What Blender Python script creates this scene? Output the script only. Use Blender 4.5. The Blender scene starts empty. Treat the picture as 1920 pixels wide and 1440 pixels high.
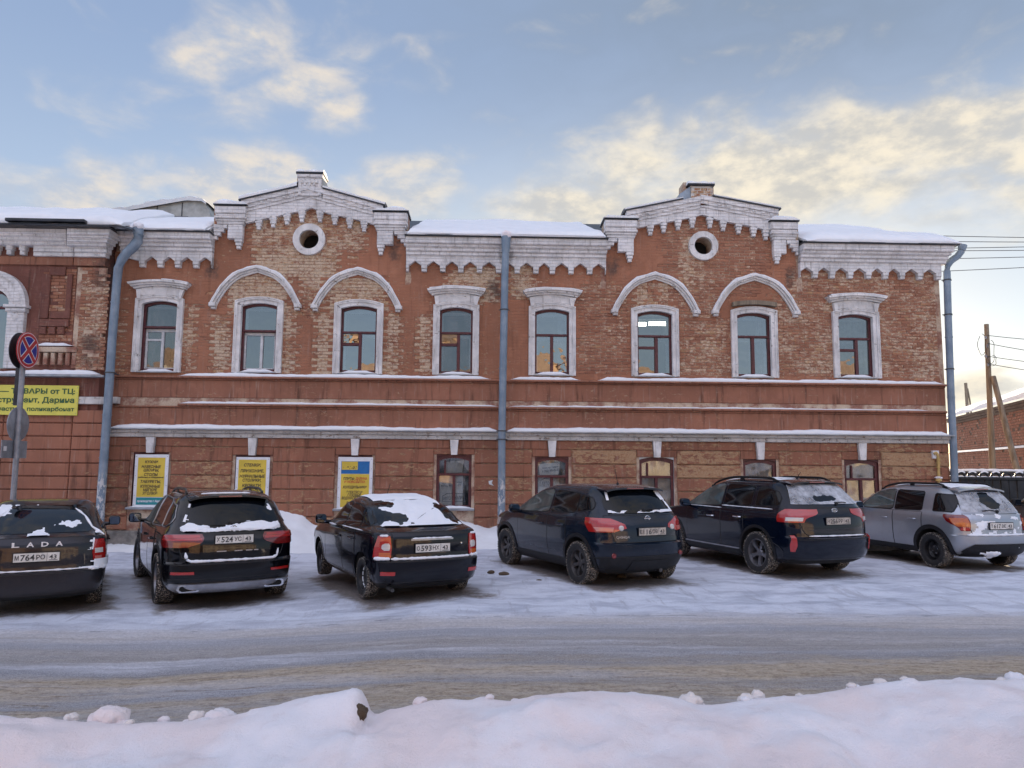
import bpy, bmesh, math, random
import numpy as np
from mathutils import Vector, Matrix
from mathutils.bvhtree import BVHTree
R = math.radians
random.seed(7)
rng = np.random.default_rng(11)
scene = bpy.context.scene
COL = scene.collection

# ------------------------------------------------------------------ camera
CAM_D, CAM_H = 18.7, 1.92
K = CAM_D/17.5            # facade scale
DY = CAM_D-17.5
PITCH, YAW, ROLL = R(6.17035), R(1.89038), R(0.43042)
FPX = 1387.0
_f = np.array([math.sin(YAW)*math.cos(PITCH), math.cos(YAW)*math.cos(PITCH), math.sin(PITCH)])
_r0 = np.array([math.cos(YAW), -math.sin(YAW), 0.0])
_u0 = np.cross(_r0, _f)
_r = _r0*math.cos(ROLL) + _u0*math.sin(ROLL)
_u = -_r0*math.sin(ROLL) + _u0*math.cos(ROLL)
CAM_P = np.array([0.0, -CAM_D, CAM_H])
cam_data = bpy.data.cameras.new('camera')
cam = bpy.data.objects.new('camera', cam_data)
COL.objects.link(cam)
cam_data.sensor_width = 36.0
cam_data.lens = FPX/1920*36.0
cam_data.clip_start = 0.05
cam_data.clip_end = 5000.0
cam.matrix_world = Matrix(((_r[0], _u[0], -_f[0], CAM_P[0]), (_r[1], _u[1], -_f[1], CAM_P[1]),
                           (_r[2], _u[2], -_f[2], CAM_P[2]), (0, 0, 0, 1)))
scene.camera = cam

def ray(px, py):
    return _f + _r*((px-960)/FPX) + _u*((720-py)/FPX)
def at(px, py, Y=0.0):
    """the place on the vertical plane y=Y that a measurement in the photograph belongs to"""
    d = ray(px, py); t = (Y-CAM_P[1])/d[1]
    return CAM_P + d*t
def X(px, py, Y=0.0): return float(at(px, py, Y)[0])
def Z(px, py, Y=0.0): return float(at(px, py, Y)[2])
def XZ(px, py, Y=0.0):
    p = at(px, py, Y); return (float(p[0]), float(p[2]))
def ground_at(px, py, z=0.0):
    d = ray(px, py); t = (z-CAM_P[2])/d[2]
    return CAM_P + d*t

# ------------------------------------------------------------------ sky and sun
SUN_EL, SUN_AZ = R(7.5), R(22.0)            # azimuth from +y towards +x: behind the building, to the right
world = bpy.data.worlds.new('World'); scene.world = world
world.use_nodes = True
EXPOSURE = 2.58
SKY_STRENGTH = 0.052

class NT:
    def __init__(s, tree):
        s.t = tree
    def n(s, typ, ins=None, **props):
        nd = s.t.nodes.new(typ)
        for k, v in props.items(): setattr(nd, k, v)
        for k, v in (ins or {}).items():
            sock = nd.inputs[k]
            if isinstance(v, bpy.types.NodeSocket): s.t.links.new(v, sock)
            elif isinstance(v, bpy.types.Node): s.t.links.new(v.outputs[0], sock)
            else:
                if hasattr(sock, 'default_value'):
                    if sock.type == 'RGBA' and len(v) == 3: v = (*v, 1.0)
                    sock.default_value = v
        return nd
    def m(s, op, a, b=0.0, c=None, clamp=False):
        ins = {0: a, 1: b}
        if c is not None: ins[2] = c
        return s.n('ShaderNodeMath', ins, operation=op, use_clamp=clamp).outputs[0]
    def noise(s, vec, scale, detail=4.0, rough=0.55, dist=0.0):
        return s.n('ShaderNodeTexNoise', {'Vector': vec, 'Scale': scale, 'Detail': detail, 'Roughness': rough, 'Distortion': dist}).outputs[0]
    def scale(s, vec, sx, sy, sz):
        return s.n('ShaderNodeVectorMath', {0: vec, 1: (sx, sy, sz)}, operation='MULTIPLY').outputs[0]
    def step(s, v, lo, hi):
        return s.n('ShaderNodeMapRange', {0: v, 1: lo, 2: hi, 3: 0.0, 4: 1.0}, interpolation_type='SMOOTHSTEP').outputs[0]
    def mix(s, f, a, b):
        nd = s.n('ShaderNodeMix', None, data_type='RGBA')
        for i, v in ((0, f), (6, a), (7, b)):
            if isinstance(v, bpy.types.NodeSocket): s.t.links.new(v, nd.inputs[i])
            else: nd.inputs[i].default_value = (*v, 1.0) if (i > 0 and len(v) == 3) else v
        return nd.outputs[2]

def build_world():
    t = NT(world.node_tree); world.node_tree.nodes.clear()
    sky = t.n('ShaderNodeTexSky', sky_type='NISHITA')
    sky.sun_disc = False
    sky.sun_elevation = SUN_EL; sky.sun_rotation = SUN_AZ
    sky.altitude = 150.0; sky.air_density = 1.0; sky.dust_density = 0.6; sky.ozone_density = 2.0
    co = t.n('ShaderNodeTexCoord').outputs['Generated']
    sep = t.n('ShaderNodeSeparateXYZ', {0: co})
    x, y, z = sep.outputs
    az = t.m('MULTIPLY', t.m('ARCTAN2', x, y), 180/math.pi)      # degrees, 0 = +y, positive to the right
    el = t.m('MULTIPLY', t.m('ARCSINE', z), 180/math.pi)
    # thin winter haze: pull the raw sky towards a pale even blue
    skyc = t.n('ShaderNodeHueSaturation', {'Saturation': 0.9, 'Value': 1.0, 'Color': sky.outputs[0]}).outputs[0]
    # clouds: fractal noise over a cloud deck
    zz = t.m('MAXIMUM', t.m('ADD', z, 0.10), 0.05)
    px = t.m('DIVIDE', x, zz); py = t.m('DIVIDE', y, zz)
    deck = t.n('ShaderNodeCombineXYZ', {0: px, 1: py, 2: 0.0}).outputs[0]
    ang = t.n('ShaderNodeCombineXYZ', {0: t.m('MULTIPLY', az, 0.1), 1: t.m('MULTIPLY', el, 0.19), 2: 3.7}).outputs[0]
    big = t.noise(ang, 1.7, 8.0, 0.54, 0.4)
    broad = t.noise(deck, 0.55, 3.0, 0.5)
    def blob(a0, e0, sa, se, tilt=0.0):
        da = t.m('SUBTRACT', az, a0); de = t.m('SUBTRACT', t.m('SUBTRACT', el, e0), t.m('MULTIPLY', da, tilt))
        q = t.m('ADD', t.m('POWER', t.m('ABSOLUTE', t.m('DIVIDE', da, sa)), 2.0), t.m('POWER', t.m('ABSOLUTE', t.m('DIVIDE', de, se)), 2.0))
        return t.m('POWER', 2.718, t.m('MULTIPLY', q, -1.0))
    CLOUDS = []
    for (cx, cy, wx, wy, tilt, amp) in CLOUD_SPOTS:
        d = ray(cx, cy); d = d/np.linalg.norm(d)
        a0 = math.degrees(math.atan2(d[0], d[1])); e0 = math.degrees(math.asin(d[2]))
        CLOUDS.append(t.m('MULTIPLY', blob(a0, e0, wx/24.0, wy/24.0, tilt), amp))
    cov = CLOUDS[0]
    for c in CLOUDS[1:]: cov = t.m('MAXIMUM', cov, c)
    # outside the stretch of sky in view, extra cloud added to brighten street and facade
    away = t.m('MAXIMUM', t.step(t.m('ABSOLUTE', t.m('SUBTRACT', az, 2.0)), 40.0, 75.0), t.step(el, 36.0, 60.0))
    cov = t.m('ADD', cov, t.m('MULTIPLY', away, t.m('MULTIPLY', t.m('MULTIPLY', t.step(broad, 0.32, 0.55), t.step(el, 15.0, 36.0)), 1.25)))
    dens = t.m('ADD', t.m('MULTIPLY', cov, 0.60), t.m('MULTIPLY', t.m('SUBTRACT', big, 0.5), 1.35))
    cl = t.step(dens, 0.08, 0.74)
    # cloud colour: warm gold near the sun, pale cream elsewhere, lit against the sky
    sund = (math.sin(SUN_AZ)*math.cos(SUN_EL), math.cos(SUN_AZ)*math.cos(SUN_EL), math.sin(SUN_EL))
    dot = t.n('ShaderNodeVectorMath', {0: co, 1: sund}, operation='DOT_PRODUCT').outputs['Value']
    near = t.step(dot, 0.80, 1.0)
    shade = t.step(t.noise(ang, 3.4, 6.0, 0.6), 0.35, 0.68)
    ccol = t.mix(near, (0.146, 0.131, 0.113), (0.170, 0.152, 0.120))
    ccol2 = t.mix(shade, t.mix(near, (0.091, 0.099, 0.114), (0.108, 0.104, 0.096)), ccol)
    # unseen clouds opposite the sun, made brighter than the visible ones as fill light
    ccol2 = t.mix(t.step(dot, 0.35, -0.45), ccol2, (0.235, 0.238, 0.305))
    skymul = t.n('ShaderNodeMix', {0: 1.0}, data_type='RGBA', blend_type='MULTIPLY')
    t.t.links.new(skyc, skymul.inputs[6]); skymul.inputs[7].default_value = (SKY_STRENGTH*SKY_GAIN,)*3 + (1,)
    # even, slightly milky blue of a cold hazy sky
    milky = t.mix(t.step(el, 2.0, 34.0), (0.101, 0.117, 0.139), (0.051, 0.068, 0.106))
    base = t.mix(0.78, skymul.outputs[2], milky)
    veil = blob(*VEIL); base = t.mix(t.m('MULTIPLY', veil, t.m('ADD', 0.60, t.m('MULTIPLY', big, 0.7))), base, (0.044, 0.056, 0.075))
    glow = blob(*GLOW); base = t.mix(t.m('MULTIPLY', glow, 0.55), base, (0.155, 0.150, 0.131))
    fin = t.mix(t.m('MULTIPLY', cl, 0.92), base, ccol2)
    # the Nishita colour reaches the Background divided by its strength, so strength stays in the physical range
    unit = t.n('ShaderNodeMix', {0: 1.0}, data_type='RGBA', blend_type='DIVIDE')
    t.t.links.new(fin, unit.inputs[6]); unit.inputs[7].default_value = (SKY_STRENGTH,)*3 + (1,)
    bg = t.n('ShaderNodeBackground', {'Color': unit.outputs[2], 'Strength': SKY_STRENGTH})
    t.n('ShaderNodeOutputWorld', {'Surface': bg.outputs[0]})

SKY_GAIN = 1.0
# thin grey veil high on the right and the pale glow over the hidden sun: azimuth, elevation, half-widths (degrees), tilt
VEIL = (30.0, 38.0, 40.0, 18.0, 0.0)
GLOW = (12.0, 13.0, 24.0, 8.0, 0.0)
# cloud banks measured in the photograph: centre, half-width, half-height (pixels), tilt, amount
CLOUD_SPOTS = [(430, 95, 190, 80, 0.30, 0.95), (545, 165, 150, 60, 0.35, 1.0), (640, 215, 90, 42, 0.1, 0.95), (735, 165, 60, 34, 0.0, 0.6),
               (120, 365, 330, 62, 0.0, 0.95), (480, 350, 150, 75, 0.1, 1.2), (690, 380, 200, 70, 0.3, 1.2), (340, 310, 90, 30, 0.0, 0.6),
               (1240, 300, 170, 80, 0.15, 1.0), (1090, 395, 190, 60, 0.0, 1.25), (1470, 315, 330, 95, 0.0, 1.45), (1740, 280, 270, 90, 0.05, 1.4),
               (1890, 230, 120, 80, 0.0, 0.8), (1850, 400, 220, 60, 0.0, 0.85), (1830, 720, 90, 70, 0.0, 0.95)]
build_world()

sun_data = bpy.data.lights.new('sun', 'SUN')
sun_data.energy = 2.5; sun_data.angle = R(0.5); sun_data.color = (1.0, 0.80, 0.55)
sun = bpy.data.objects.new('sun', sun_data); COL.objects.link(sun)
_sd = Vector((math.sin(SUN_AZ)*math.cos(SUN_EL), math.cos(SUN_AZ)*math.cos(SUN_EL), math.sin(SUN_EL)))
sun.rotation_euler = _sd.to_track_quat('Z', 'Y').to_euler()
sun.location = (20, 40, 30)
scene.view_settings.view_transform = 'Standard'
scene.view_settings.look = 'None'
scene.view_settings.gamma = 1.0
scene.view_settings.use_curve_mapping = False
scene.view_settings.exposure = EXPOSURE

# ------------------------------------------------------------------ helpers
def tag(o, label=None, cat=None, group=None, kind=None):
    if label: o['label'] = label
    if cat: o['category'] = cat
    if group: o['group'] = group
    if kind: o['kind'] = kind
    return o
def empty(name, loc=(0, 0, 0), rz=0.0, parent=None):
    o = bpy.data.objects.new(name, None); COL.objects.link(o)
    o.location = loc; o.rotation_euler = (0, 0, rz); o.empty_display_size = 0.2
    if parent: o.parent = parent
    return o
def origin_of(parent):
    v = Vector((0, 0, 0))
    while parent is not None:
        v += Vector(parent.location); parent = parent.parent
    return v
def finish_mesh(me, smooth=True, ang=32.0):
    if smooth:
        me.polygons.foreach_set('use_smooth', np.ones(len(me.polygons), dtype=bool))
        me.set_sharp_from_angle(angle=R(ang))

def vnoise(p, seed=0):
    """value noise on an (n,3) array, -1..1"""
    p = np.asarray(p, float)
    i = np.floor(p).astype(np.int64); f = p - i; u = f*f*(3-2*f)
    def h(ix, iy, iz):
        n = (ix*374761393 + iy*668265263 + iz*2147483647 + seed*1274126177) & 0xffffffff
        n = ((n ^ (n >> 13))*1274126177) & 0xffffffff
        n = n ^ (n >> 16)
        return (n & 0xffff)/32767.5 - 1.0
    r = 0
    for dx in (0, 1):
        for dy in (0, 1):
            for dz in (0, 1):
                w = (u[:, 0] if dx else 1-u[:, 0])*(u[:, 1] if dy else 1-u[:, 1])*(u[:, 2] if dz else 1-u[:, 2])
                r = r + w*h(i[:, 0]+dx, i[:, 1]+dy, i[:, 2]+dz)
    return r
def fbm(p, oct=4, seed=0, gain=0.5):
    p = np.asarray(p, float); a = 1.0; s = 0; r = 0
    for k in range(oct):
        r = r + a*vnoise(p*(2.03**k) + 17.3*k, seed+k); s += a; a *= gain
    return r/s
def n2(x, y, sc=1.0, oct=4, seed=0):
    x = np.asarray(x, float); y = np.asarray(y, float) + 0*x; x = x + 0*y
    return fbm(np.stack([x.ravel()*sc, y.ravel()*sc, np.zeros(x.size)], 1), oct, seed).reshape(x.shape)

class MB:
    """collects faces; build() links them as one mesh object"""
    def __init__(s): s.v = []; s.f = []; s.mi = []; s.k = 0; s.attr = None
    def add(s, vs, fs, mi=None):
        b = len(s.v); s.v.extend([tuple(map(float, q)) for q in vs])
        s.f.extend([tuple(b+i for i in q) for q in fs]); s.mi.extend([s.k if mi is None else mi]*len(fs))
        return s
    def box(s, x0, x1, y0, y1, z0, z1, mi=None):
        vs = [(x0, y0, z0), (x1, y0, z0), (x1, y1, z0), (x0, y1, z0), (x0, y0, z1), (x1, y0, z1), (x1, y1, z1), (x0, y1, z1)]
        return s.add(vs, [(0, 3, 2, 1), (4, 5, 6, 7), (0, 1, 5, 4), (1, 2, 6, 5), (2, 3, 7, 6), (3, 0, 4, 7)], mi)
    def prism(s, poly, yf, yb, mi=None):
        """outline of (x, z) points, from the front y=yf back to y=yb"""
        n = len(poly)
        area = sum(poly[i][0]*poly[(i+1) % n][1]-poly[(i+1) % n][0]*poly[i][1] for i in range(n))
        if area < 0: poly = poly[::-1]
        vs = [(p[0], yf, p[1]) for p in poly] + [(p[0], yb, p[1]) for p in poly]
        fs = [tuple(range(n)), tuple(range(2*n-1, n-1, -1))] + [(i, i+n, (i+1) % n+n, (i+1) % n) for i in range(n)]
        return s.add(vs, fs, mi)
    def bevel_box(s, x0, x1, y0, y1, z0, z1, b=0.01, mi=None):
        """box whose front (y0) face has chamfered edges"""
        vs = [(x0, y1, z0), (x1, y1, z0), (x1, y1, z1), (x0, y1, z1), (x0, y0+b, z0), (x1, y0+b, z0), (x1, y0+b, z1), (x0, y0+b, z1),
              (x0+b, y0, z0+b), (x1-b, y0, z0+b), (x1-b, y0, z1-b), (x0+b, y0, z1-b)]
        fs = [(8, 9, 10, 11), (4, 5, 9, 8), (5, 6, 10, 9), (6, 7, 11, 10), (7, 4, 8, 11), (0, 1, 5, 4), (1, 2, 6, 5), (2, 3, 7, 6), (3, 0, 4, 7)]
        return s.add(vs, fs, mi)
    def strip(s, inner, outer, yf, yb, mi=None, closed=False):
        """band between two (x, z) paths, yf front, yb back"""
        n = len(inner)
        vs = []
        for (a, b) in zip(inner, outer):
            vs += [(a[0], yf, a[1]), (b[0], yf, b[1]), (b[0], yb, b[1]), (a[0], yb, a[1])]
        fs = []
        m = n if closed else n-1
        for i in range(m):
            p, q = 4*i, 4*((i+1) % n)
            for k in range(4):
                fs.append((p+k, q+k, q+(k+1) % 4, p+(k+1) % 4))
        if not closed: fs += [(0, 1, 2, 3), (4*n-1, 4*n-2, 4*n-3, 4*n-4)]
        return s.add(vs, fs, mi)
    def grid(s, P, mi=None, mask=None):
        P = np.asarray(P, float); a, b = P.shape[:2]
        fs = []
        for i in range(a-1):
            for j in range(b-1):
                if mask is None or mask[i, j]:
                    fs.append((i*b+j, i*b+j+1, (i+1)*b+j+1, (i+1)*b+j))
        return s.add(P.reshape(-1, 3), fs, mi)
    def tube(s, pts, r, n=10, mi=None, cap=True):
        pts = [Vector(p) for p in pts]; rs = r if hasattr(r, '__len__') else [r]*len(pts)
        vs = []; up = Vector((0, 0, 1))
        for i, p in enumerate(pts):
            d = (pts[min(i+1, len(pts)-1)]-pts[max(i-1, 0)]).normalized()
            a = d.cross(up) if abs(d.dot(up)) < 0.95 else d.cross(Vector((0, 1, 0)))
            a.normalize(); b = a.cross(d).normalized()
            for k in range(n):
                t = 2*math.pi*k/n
                vs.append(p + a*(math.cos(t)*rs[i]) + b*(math.sin(t)*rs[i]))
        fs = []
        for i in range(len(pts)-1):
            for k in range(n):
                fs.append((i*n+k, i*n+(k+1) % n, (i+1)*n+(k+1) % n, (i+1)*n+k))
        if cap:
            fs.append(tuple(range(n-1, -1, -1))); fs.append(tuple((len(pts)-1)*n+k for k in range(n)))
        return s.add(vs, fs, mi)
    def lathe(s, prof, axis='y', n=32, c=(0, 0, 0), mi=None, close=False):
        """profile of (radius, along-axis) points turned about an axis"""
        vs = []; m = len(prof)
        for k in range(n):
            t = 2*math.pi*k/n; ct, st = math.cos(t), math.sin(t)
            for (r, h) in prof:
                q = (r*ct, h, r*st) if axis == 'y' else ((r*ct, r*st, h) if axis == 'z' else (h, r*ct, r*st))
                vs.append((q[0]+c[0], q[1]+c[1], q[2]+c[2]))
        fs = []
        for k in range(n):
            for i in range(m-1 if not close else m):
                fs.append((k*m+i, ((k+1) % n)*m+i, ((k+1) % n)*m+(i+1) % m, k*m+(i+1) % m))
        return s.add(vs, fs, mi)
    def build(s, name, mats, parent=None, smooth=False, ang=32.0, world=True, attrs=None):
        me = bpy.data.meshes.new(name)
        o = bpy.data.objects.new(name, me); COL.objects.link(o)
        v = np.array(s.v, float).reshape(-1, 3)
        if parent is not None:
            o.parent = parent
            if world: v = v - np.array(origin_of(parent))
        me.from_pydata(v.tolist(), [], s.f)
        for m in (mats if isinstance(mats, (list, tuple)) else [mats]): me.materials.append(m)
        if len(me.materials) > 1: me.polygons.foreach_set('material_index', np.array(s.mi, dtype=np.int32))
        for k, vals in (attrs or {}).items():
            at_ = me.attributes.new(k, 'FLOAT', 'FACE'); at_.data.foreach_set('value', np.asarray(vals, dtype=np.float32))
        bm = bmesh.new(); bm.from_mesh(me); bmesh.ops.recalc_face_normals(bm, faces=bm.faces); bm.to_mesh(me); bm.free()
        finish_mesh(me, smooth, ang)
        me.update()
        return o

_text_cache = {}
def text_geo(body, bold=0.0, shear=0.0, depth=0.0):
    """glyph outlines as flat faces, unit size; returns verts (n,2), faces, width"""
    key = (body, bold, shear)
    if key not in _text_cache:
        c = bpy.data.curves.new('glyphs', 'FONT'); c.body = body; c.offset = bold; c.shear = shear; c.resolution_u = 2
        o = bpy.data.objects.new('glyphs', c); m = o.to_mesh()
        v = np.array([tuple(q.co)[:2] for q in m.vertices]) if len(m.vertices) else np.zeros((0, 2))
        f = [tuple(p.vertices) for p in m.polygons]
        o.to_mesh_clear(); bpy.data.objects.remove(o); bpy.data.curves.remove(c)
        _text_cache[key] = (v, f)
    return _text_cache[key]
def put_text(mb, body, place, height, width=None, align='c', bold=0.015, shear=0.0, mi=None, th=0.003):
    """adds lettering: place(u, v, d) maps text plane metres (u right, v up, d out) to a point; centred on v=0"""
    v, f = text_geo(body, bold, shear)
    if not len(v): return
    s = height/0.72
    w = (v[:, 0].max()-v[:, 0].min())*s
    sx = s if width is None else s*width/w
    u = (v[:, 0]-v[:, 0].min())*sx; W = u.max()
    u = u - (W/2 if align == 'c' else (W if align == 'r' else 0)); vv = v[:, 1]*s - height/2
    mb.add([place(a, b, th) for a, b in zip(u, vv)], f, mi)
    return W
# ------------------------------------------------------------------ materials
def new_mat(name):
    m = bpy.data.materials.new(name); m.use_nodes = True
    m.node_tree.nodes.clear()
    return m, NT(m.node_tree)
def out(t, shader):
    t.n('ShaderNodeOutputMaterial', {'Surface': shader})
def pbsdf(t, color, rough=0.6, metal=0.0, bump=None, bump_d=0.01, bump_s=0.6, **kw):
    b = t.n('ShaderNodeBsdfPrincipled')
    ins = {'Base Color': color, 'Roughness': rough, 'Metallic': metal}
    ins.update(kw)
    for k, v in ins.items():
        sk = b.inputs[k]
        if isinstance(v, bpy.types.NodeSocket): t.t.links.new(v, sk)
        else: sk.default_value = (*v, 1.0) if (sk.type == 'RGBA' and len(v) == 3) else v
    if bump is not None:
        bn = t.n('ShaderNodeBump', {'Height': bump, 'Distance': bump_d, 'Strength': bump_s})
        t.t.links.new(bn.outputs[0], b.inputs['Normal'])
    return b.outputs[0]
def pos(t): return t.n('ShaderNodeNewGeometry').outputs['Position']
def objco(t): return t.n('ShaderNodeTexCoord').outputs['Object']
def attr(t, name): return t.n('ShaderNodeAttribute', attribute_name=name).outputs['Fac']

def simple(name, color, rough=0.6, metal=0.0, var=0.12, sc=6.0, coat=0.0, bump=0.0, spec=0.5):
    m, t = new_mat(name); p = objco(t)
    n = t.noise(p, sc, 5.0, 0.6)
    dark = tuple(c*(1-var) for c in color); lite = tuple(min(1, c*(1+var)) for c in color)
    col = t.mix(t.step(n, 0.3, 0.7), dark, lite)
    kw = {'Specular IOR Level': spec}
    if coat: kw.update({'Coat Weight': coat, 'Coat Roughness': 0.06})
    out(t, pbsdf(t, col, rough, metal, bump=(t.noise(p, sc*9, 3.0) if bump else None), bump_d=bump or 0.01, **kw))
    return m

RED = (0.335, 0.145, 0.083); RED_D = (0.19, 0.075, 0.055); RED_L = (0.30, 0.125, 0.085)
PALE = (0.50, 0.37, 0.25); OCHRE = (0.36, 0.20, 0.10)
def stains(t, p):
    """soot and damp below leaking gutters: (x, z, half-width, half-height) on the facades"""
    sp = t.n('ShaderNodeSeparateXYZ', {0: p}); x, z = sp.outputs[0], sp.outputs[2]; o = None
    for (px, py, Y, rx, rz) in ((948, 484, 0, .34, .42), (930, 545, 0, .5, .5), (168, 655, -.38, .45, .75), (205, 520, 0, .35, .9), (740, 470, 0, .25, .5), (400, 505, 0, .3, .4), (1150, 500, 0, .3, .4), (255, 940, 0, .9, .35), (1480, 520, 0, .25, .5)):
        a = at(px, py, Y)
        q = t.m('ADD', t.m('POWER', t.m('ABSOLUTE', t.m('DIVIDE', t.m('SUBTRACT', x, float(a[0])), rx)), 2.0), t.m('POWER', t.m('ABSOLUTE', t.m('DIVIDE', t.m('SUBTRACT', z, float(a[2])), rz)), 2.0))
        e = t.m('POWER', 2.718, t.m('MULTIPLY', q, -1.0)); o = e if o is None else t.m('MAXIMUM', o, e)
    n = t.noise(p, 4.5, 7.0, 0.72)
    return t.step(t.m('ADD', t.m('MULTIPLY', o, 0.75), t.m('MULTIPLY', t.m('SUBTRACT', n, 0.5), 1.3)), 0.42, 0.80)
def stucco_mat(name, base=RED, peel=0.60, peelcol=PALE, streak=0.5, brickprint=False, attrname=None):
    m, t = new_mat(name); p = pos(t)
    big = t.noise(p, 0.55, 5.0, 0.6); mid = t.noise(p, 3.0, 6.0, 0.65); fine = t.noise(p, 22.0, 5.0, 0.7)
    c = t.mix(t.step(big, 0.32, 0.7), tuple(q*0.78 for q in base), tuple(q*1.12 for q in base))
    c = t.mix(t.m('MULTIPLY', t.step(mid, 0.48, 0.75), 0.55), c, tuple(min(1, q*1.35+0.012) for q in base))
    # run-off streaks
    st = t.noise(t.scale(p, 7.0, 7.0, 0.55), 1.3, 4.0, 0.6)
    c = t.mix(t.m('MULTIPLY', t.step(st, 0.52, 0.74), streak), c, tuple(q*0.42 for q in base))
    st2 = t.noise(t.scale(p, 9.0, 9.0, 0.8), 1.7, 4.0, 0.6)
    c = t.mix(t.m('MULTIPLY', t.step(st2, 0.56, 0.76), streak*0.7), c, (0.36, 0.25, 0.20))
    # flaked spots showing lime and pale brick
    fl = t.noise(t.scale(p, 1.0, 1.0, 2.2), 7.0, 6.0, 0.72)
    w = t.m('ADD', fl, t.m('MULTIPLY', t.m('SUBTRACT', t.noise(p, 0.8, 3.0), 0.5), 0.5))
    if attrname: w = t.m('ADD', w, t.m('MULTIPLY', t.m('SUBTRACT', attr(t, attrname), 0.35), 0.34))
    pm = t.step(w, peel, peel+0.10)
    pc = t.mix(t.step(fine, 0.35, 0.68), peelcol, OCHRE)
    c = t.mix(t.m('MULTIPLY', pm, 0.85), c, pc)
    # soot
    so = t.noise(p, 1.4, 6.0, 0.7)
    c = t.mix(t.m('MULTIPLY', t.step(so, 0.60, 0.82), 0.55), c, (0.055, 0.038, 0.034))
    c = t.mix(t.m('MULTIPLY', stains(t, p), 0.75), c, (0.06, 0.045, 0.04))
    h = t.m('ADD', t.m('MULTIPLY', fine, 0.5), t.m('MULTIPLY', pm, -0.6))
    if brickprint:                                          # courses telegraphing through the paint
        sp = t.n('ShaderNodeSeparateXYZ', {0: p})
        bt = t.n('ShaderNodeTexBrick', {'Vector': t.n('ShaderNodeCombineXYZ', {0: sp.outputs[0], 1: sp.outputs[2], 2: 0.0}).outputs[0], 'Scale': 1.0, 'Mortar Size': 0.009, 'Mortar Smooth': 0.6, 'Brick Width': 0.272, 'Row Height': 0.083})
        through = t.step(t.noise(p, 1.1, 5.0, 0.65), 0.38, 0.60)
        jf = t.m('MULTIPLY', bt.outputs['Fac'], through)
        h = t.m('ADD', h, t.m('MULTIPLY', jf, -1.1))
        pale = t.step(t.noise(p, 4.0, 6.0, 0.75), 0.50, 0.66)
        c = t.mix(t.m('MULTIPLY', t.m('MULTIPLY', jf, pale), 0.55), c, (0.44, 0.32, 0.23))
    out(t, pbsdf(t, c, 0.9, bump=h, bump_d=0.012, bump_s=0.7))
    return m
M = {}
M['plaster'] = stucco_mat('red_plaster', RED, 0.60, PALE, 0.45, True)
M['plaster_low'] = stucco_mat('red_plaster_low', RED_D, 0.62, OCHRE, 0.8, True)
M['band'] = stucco_mat('red_band', (0.30, 0.13, 0.08), 0.60, (0.42, 0.29, 0.21), 1.0)

def brick_mat(name, deep=False):
    m, t = new_mat(name); p = pos(t)
    tone = attr(t, 'tone'); wear = attr(t, 'wear')
    fine = t.noise(p, 30.0, 4.0, 0.7); mid = t.noise(t.scale(p, 1.0, 1.0, 1.8), 6.0, 6.0, 0.7)
    paint = t.mix(tone, (0.25, 0.105, 0.062), (0.335, 0.150, 0.09))
    raw = t.mix(tone, (0.29, 0.148, 0.08), (0.40, 0.24, 0.125))
    w = t.m('ADD', t.m('MULTIPLY', wear, 0.42), t.m('MULTIPLY', t.m('SUBTRACT', mid, 0.5), 1.7))
    wm = t.step(t.m('ADD', w, t.m('MULTIPLY', t.m('SUBTRACT', tone, 0.5), 0.10)), 0.20, 0.48)
    c = t.mix(wm, paint, raw)
    smear = t.noise(t.scale(p, 1.0, 1.0, 1.7), 7.5, 7.0, 0.76); patch = t.noise(p, 1.6, 4.0, 0.6)
    lime = t.step(t.m('ADD', t.m('ADD', t.m('MULTIPLY', wear, 0.20), t.m('MULTIPLY', t.m('SUBTRACT', patch, 0.5), 0.35)), smear), 0.585, 0.72)
    c = t.mix(t.m('MULTIPLY', lime, 0.80), c, t.mix(t.step(fine, 0.3, 0.7), (0.46, 0.34, 0.23), (0.68, 0.56, 0.43)))
    so = t.noise(p, 1.3, 6.0, 0.7)
    c = t.mix(t.m('MULTIPLY', t.step(so, 0.60, 0.8), 0.55), c, (0.07, 0.045, 0.038))
    c = t.mix(t.m('MULTIPLY', stains(t, p), 0.75), c, (0.06, 0.045, 0.04))
    out(t, pbsdf(t, c, 0.92, bump=fine, bump_d=0.008, bump_s=0.8))
    return m
M['brick'] = brick_mat('worn_brick')
def mortar_mat():
    m, t = new_mat('lime_mortar'); p = pos(t)
    mid = t.noise(p, 2.2, 6.0, 0.7); fine = t.noise(p, 26.0, 4.0, 0.7)
    c = t.mix(t.step(mid, 0.38, 0.60), (0.26, 0.12, 0.085), (0.54, 0.43, 0.32))
    c = t.mix(t.m('MULTIPLY', t.step(fine, 0.5, 0.75), 0.5), c, (0.16, 0.08, 0.055))
    out(t, pbsdf(t, c, 0.95, bump=fine, bump_d=0.01))
    return m
M['mortar'] = mortar_mat()

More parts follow.
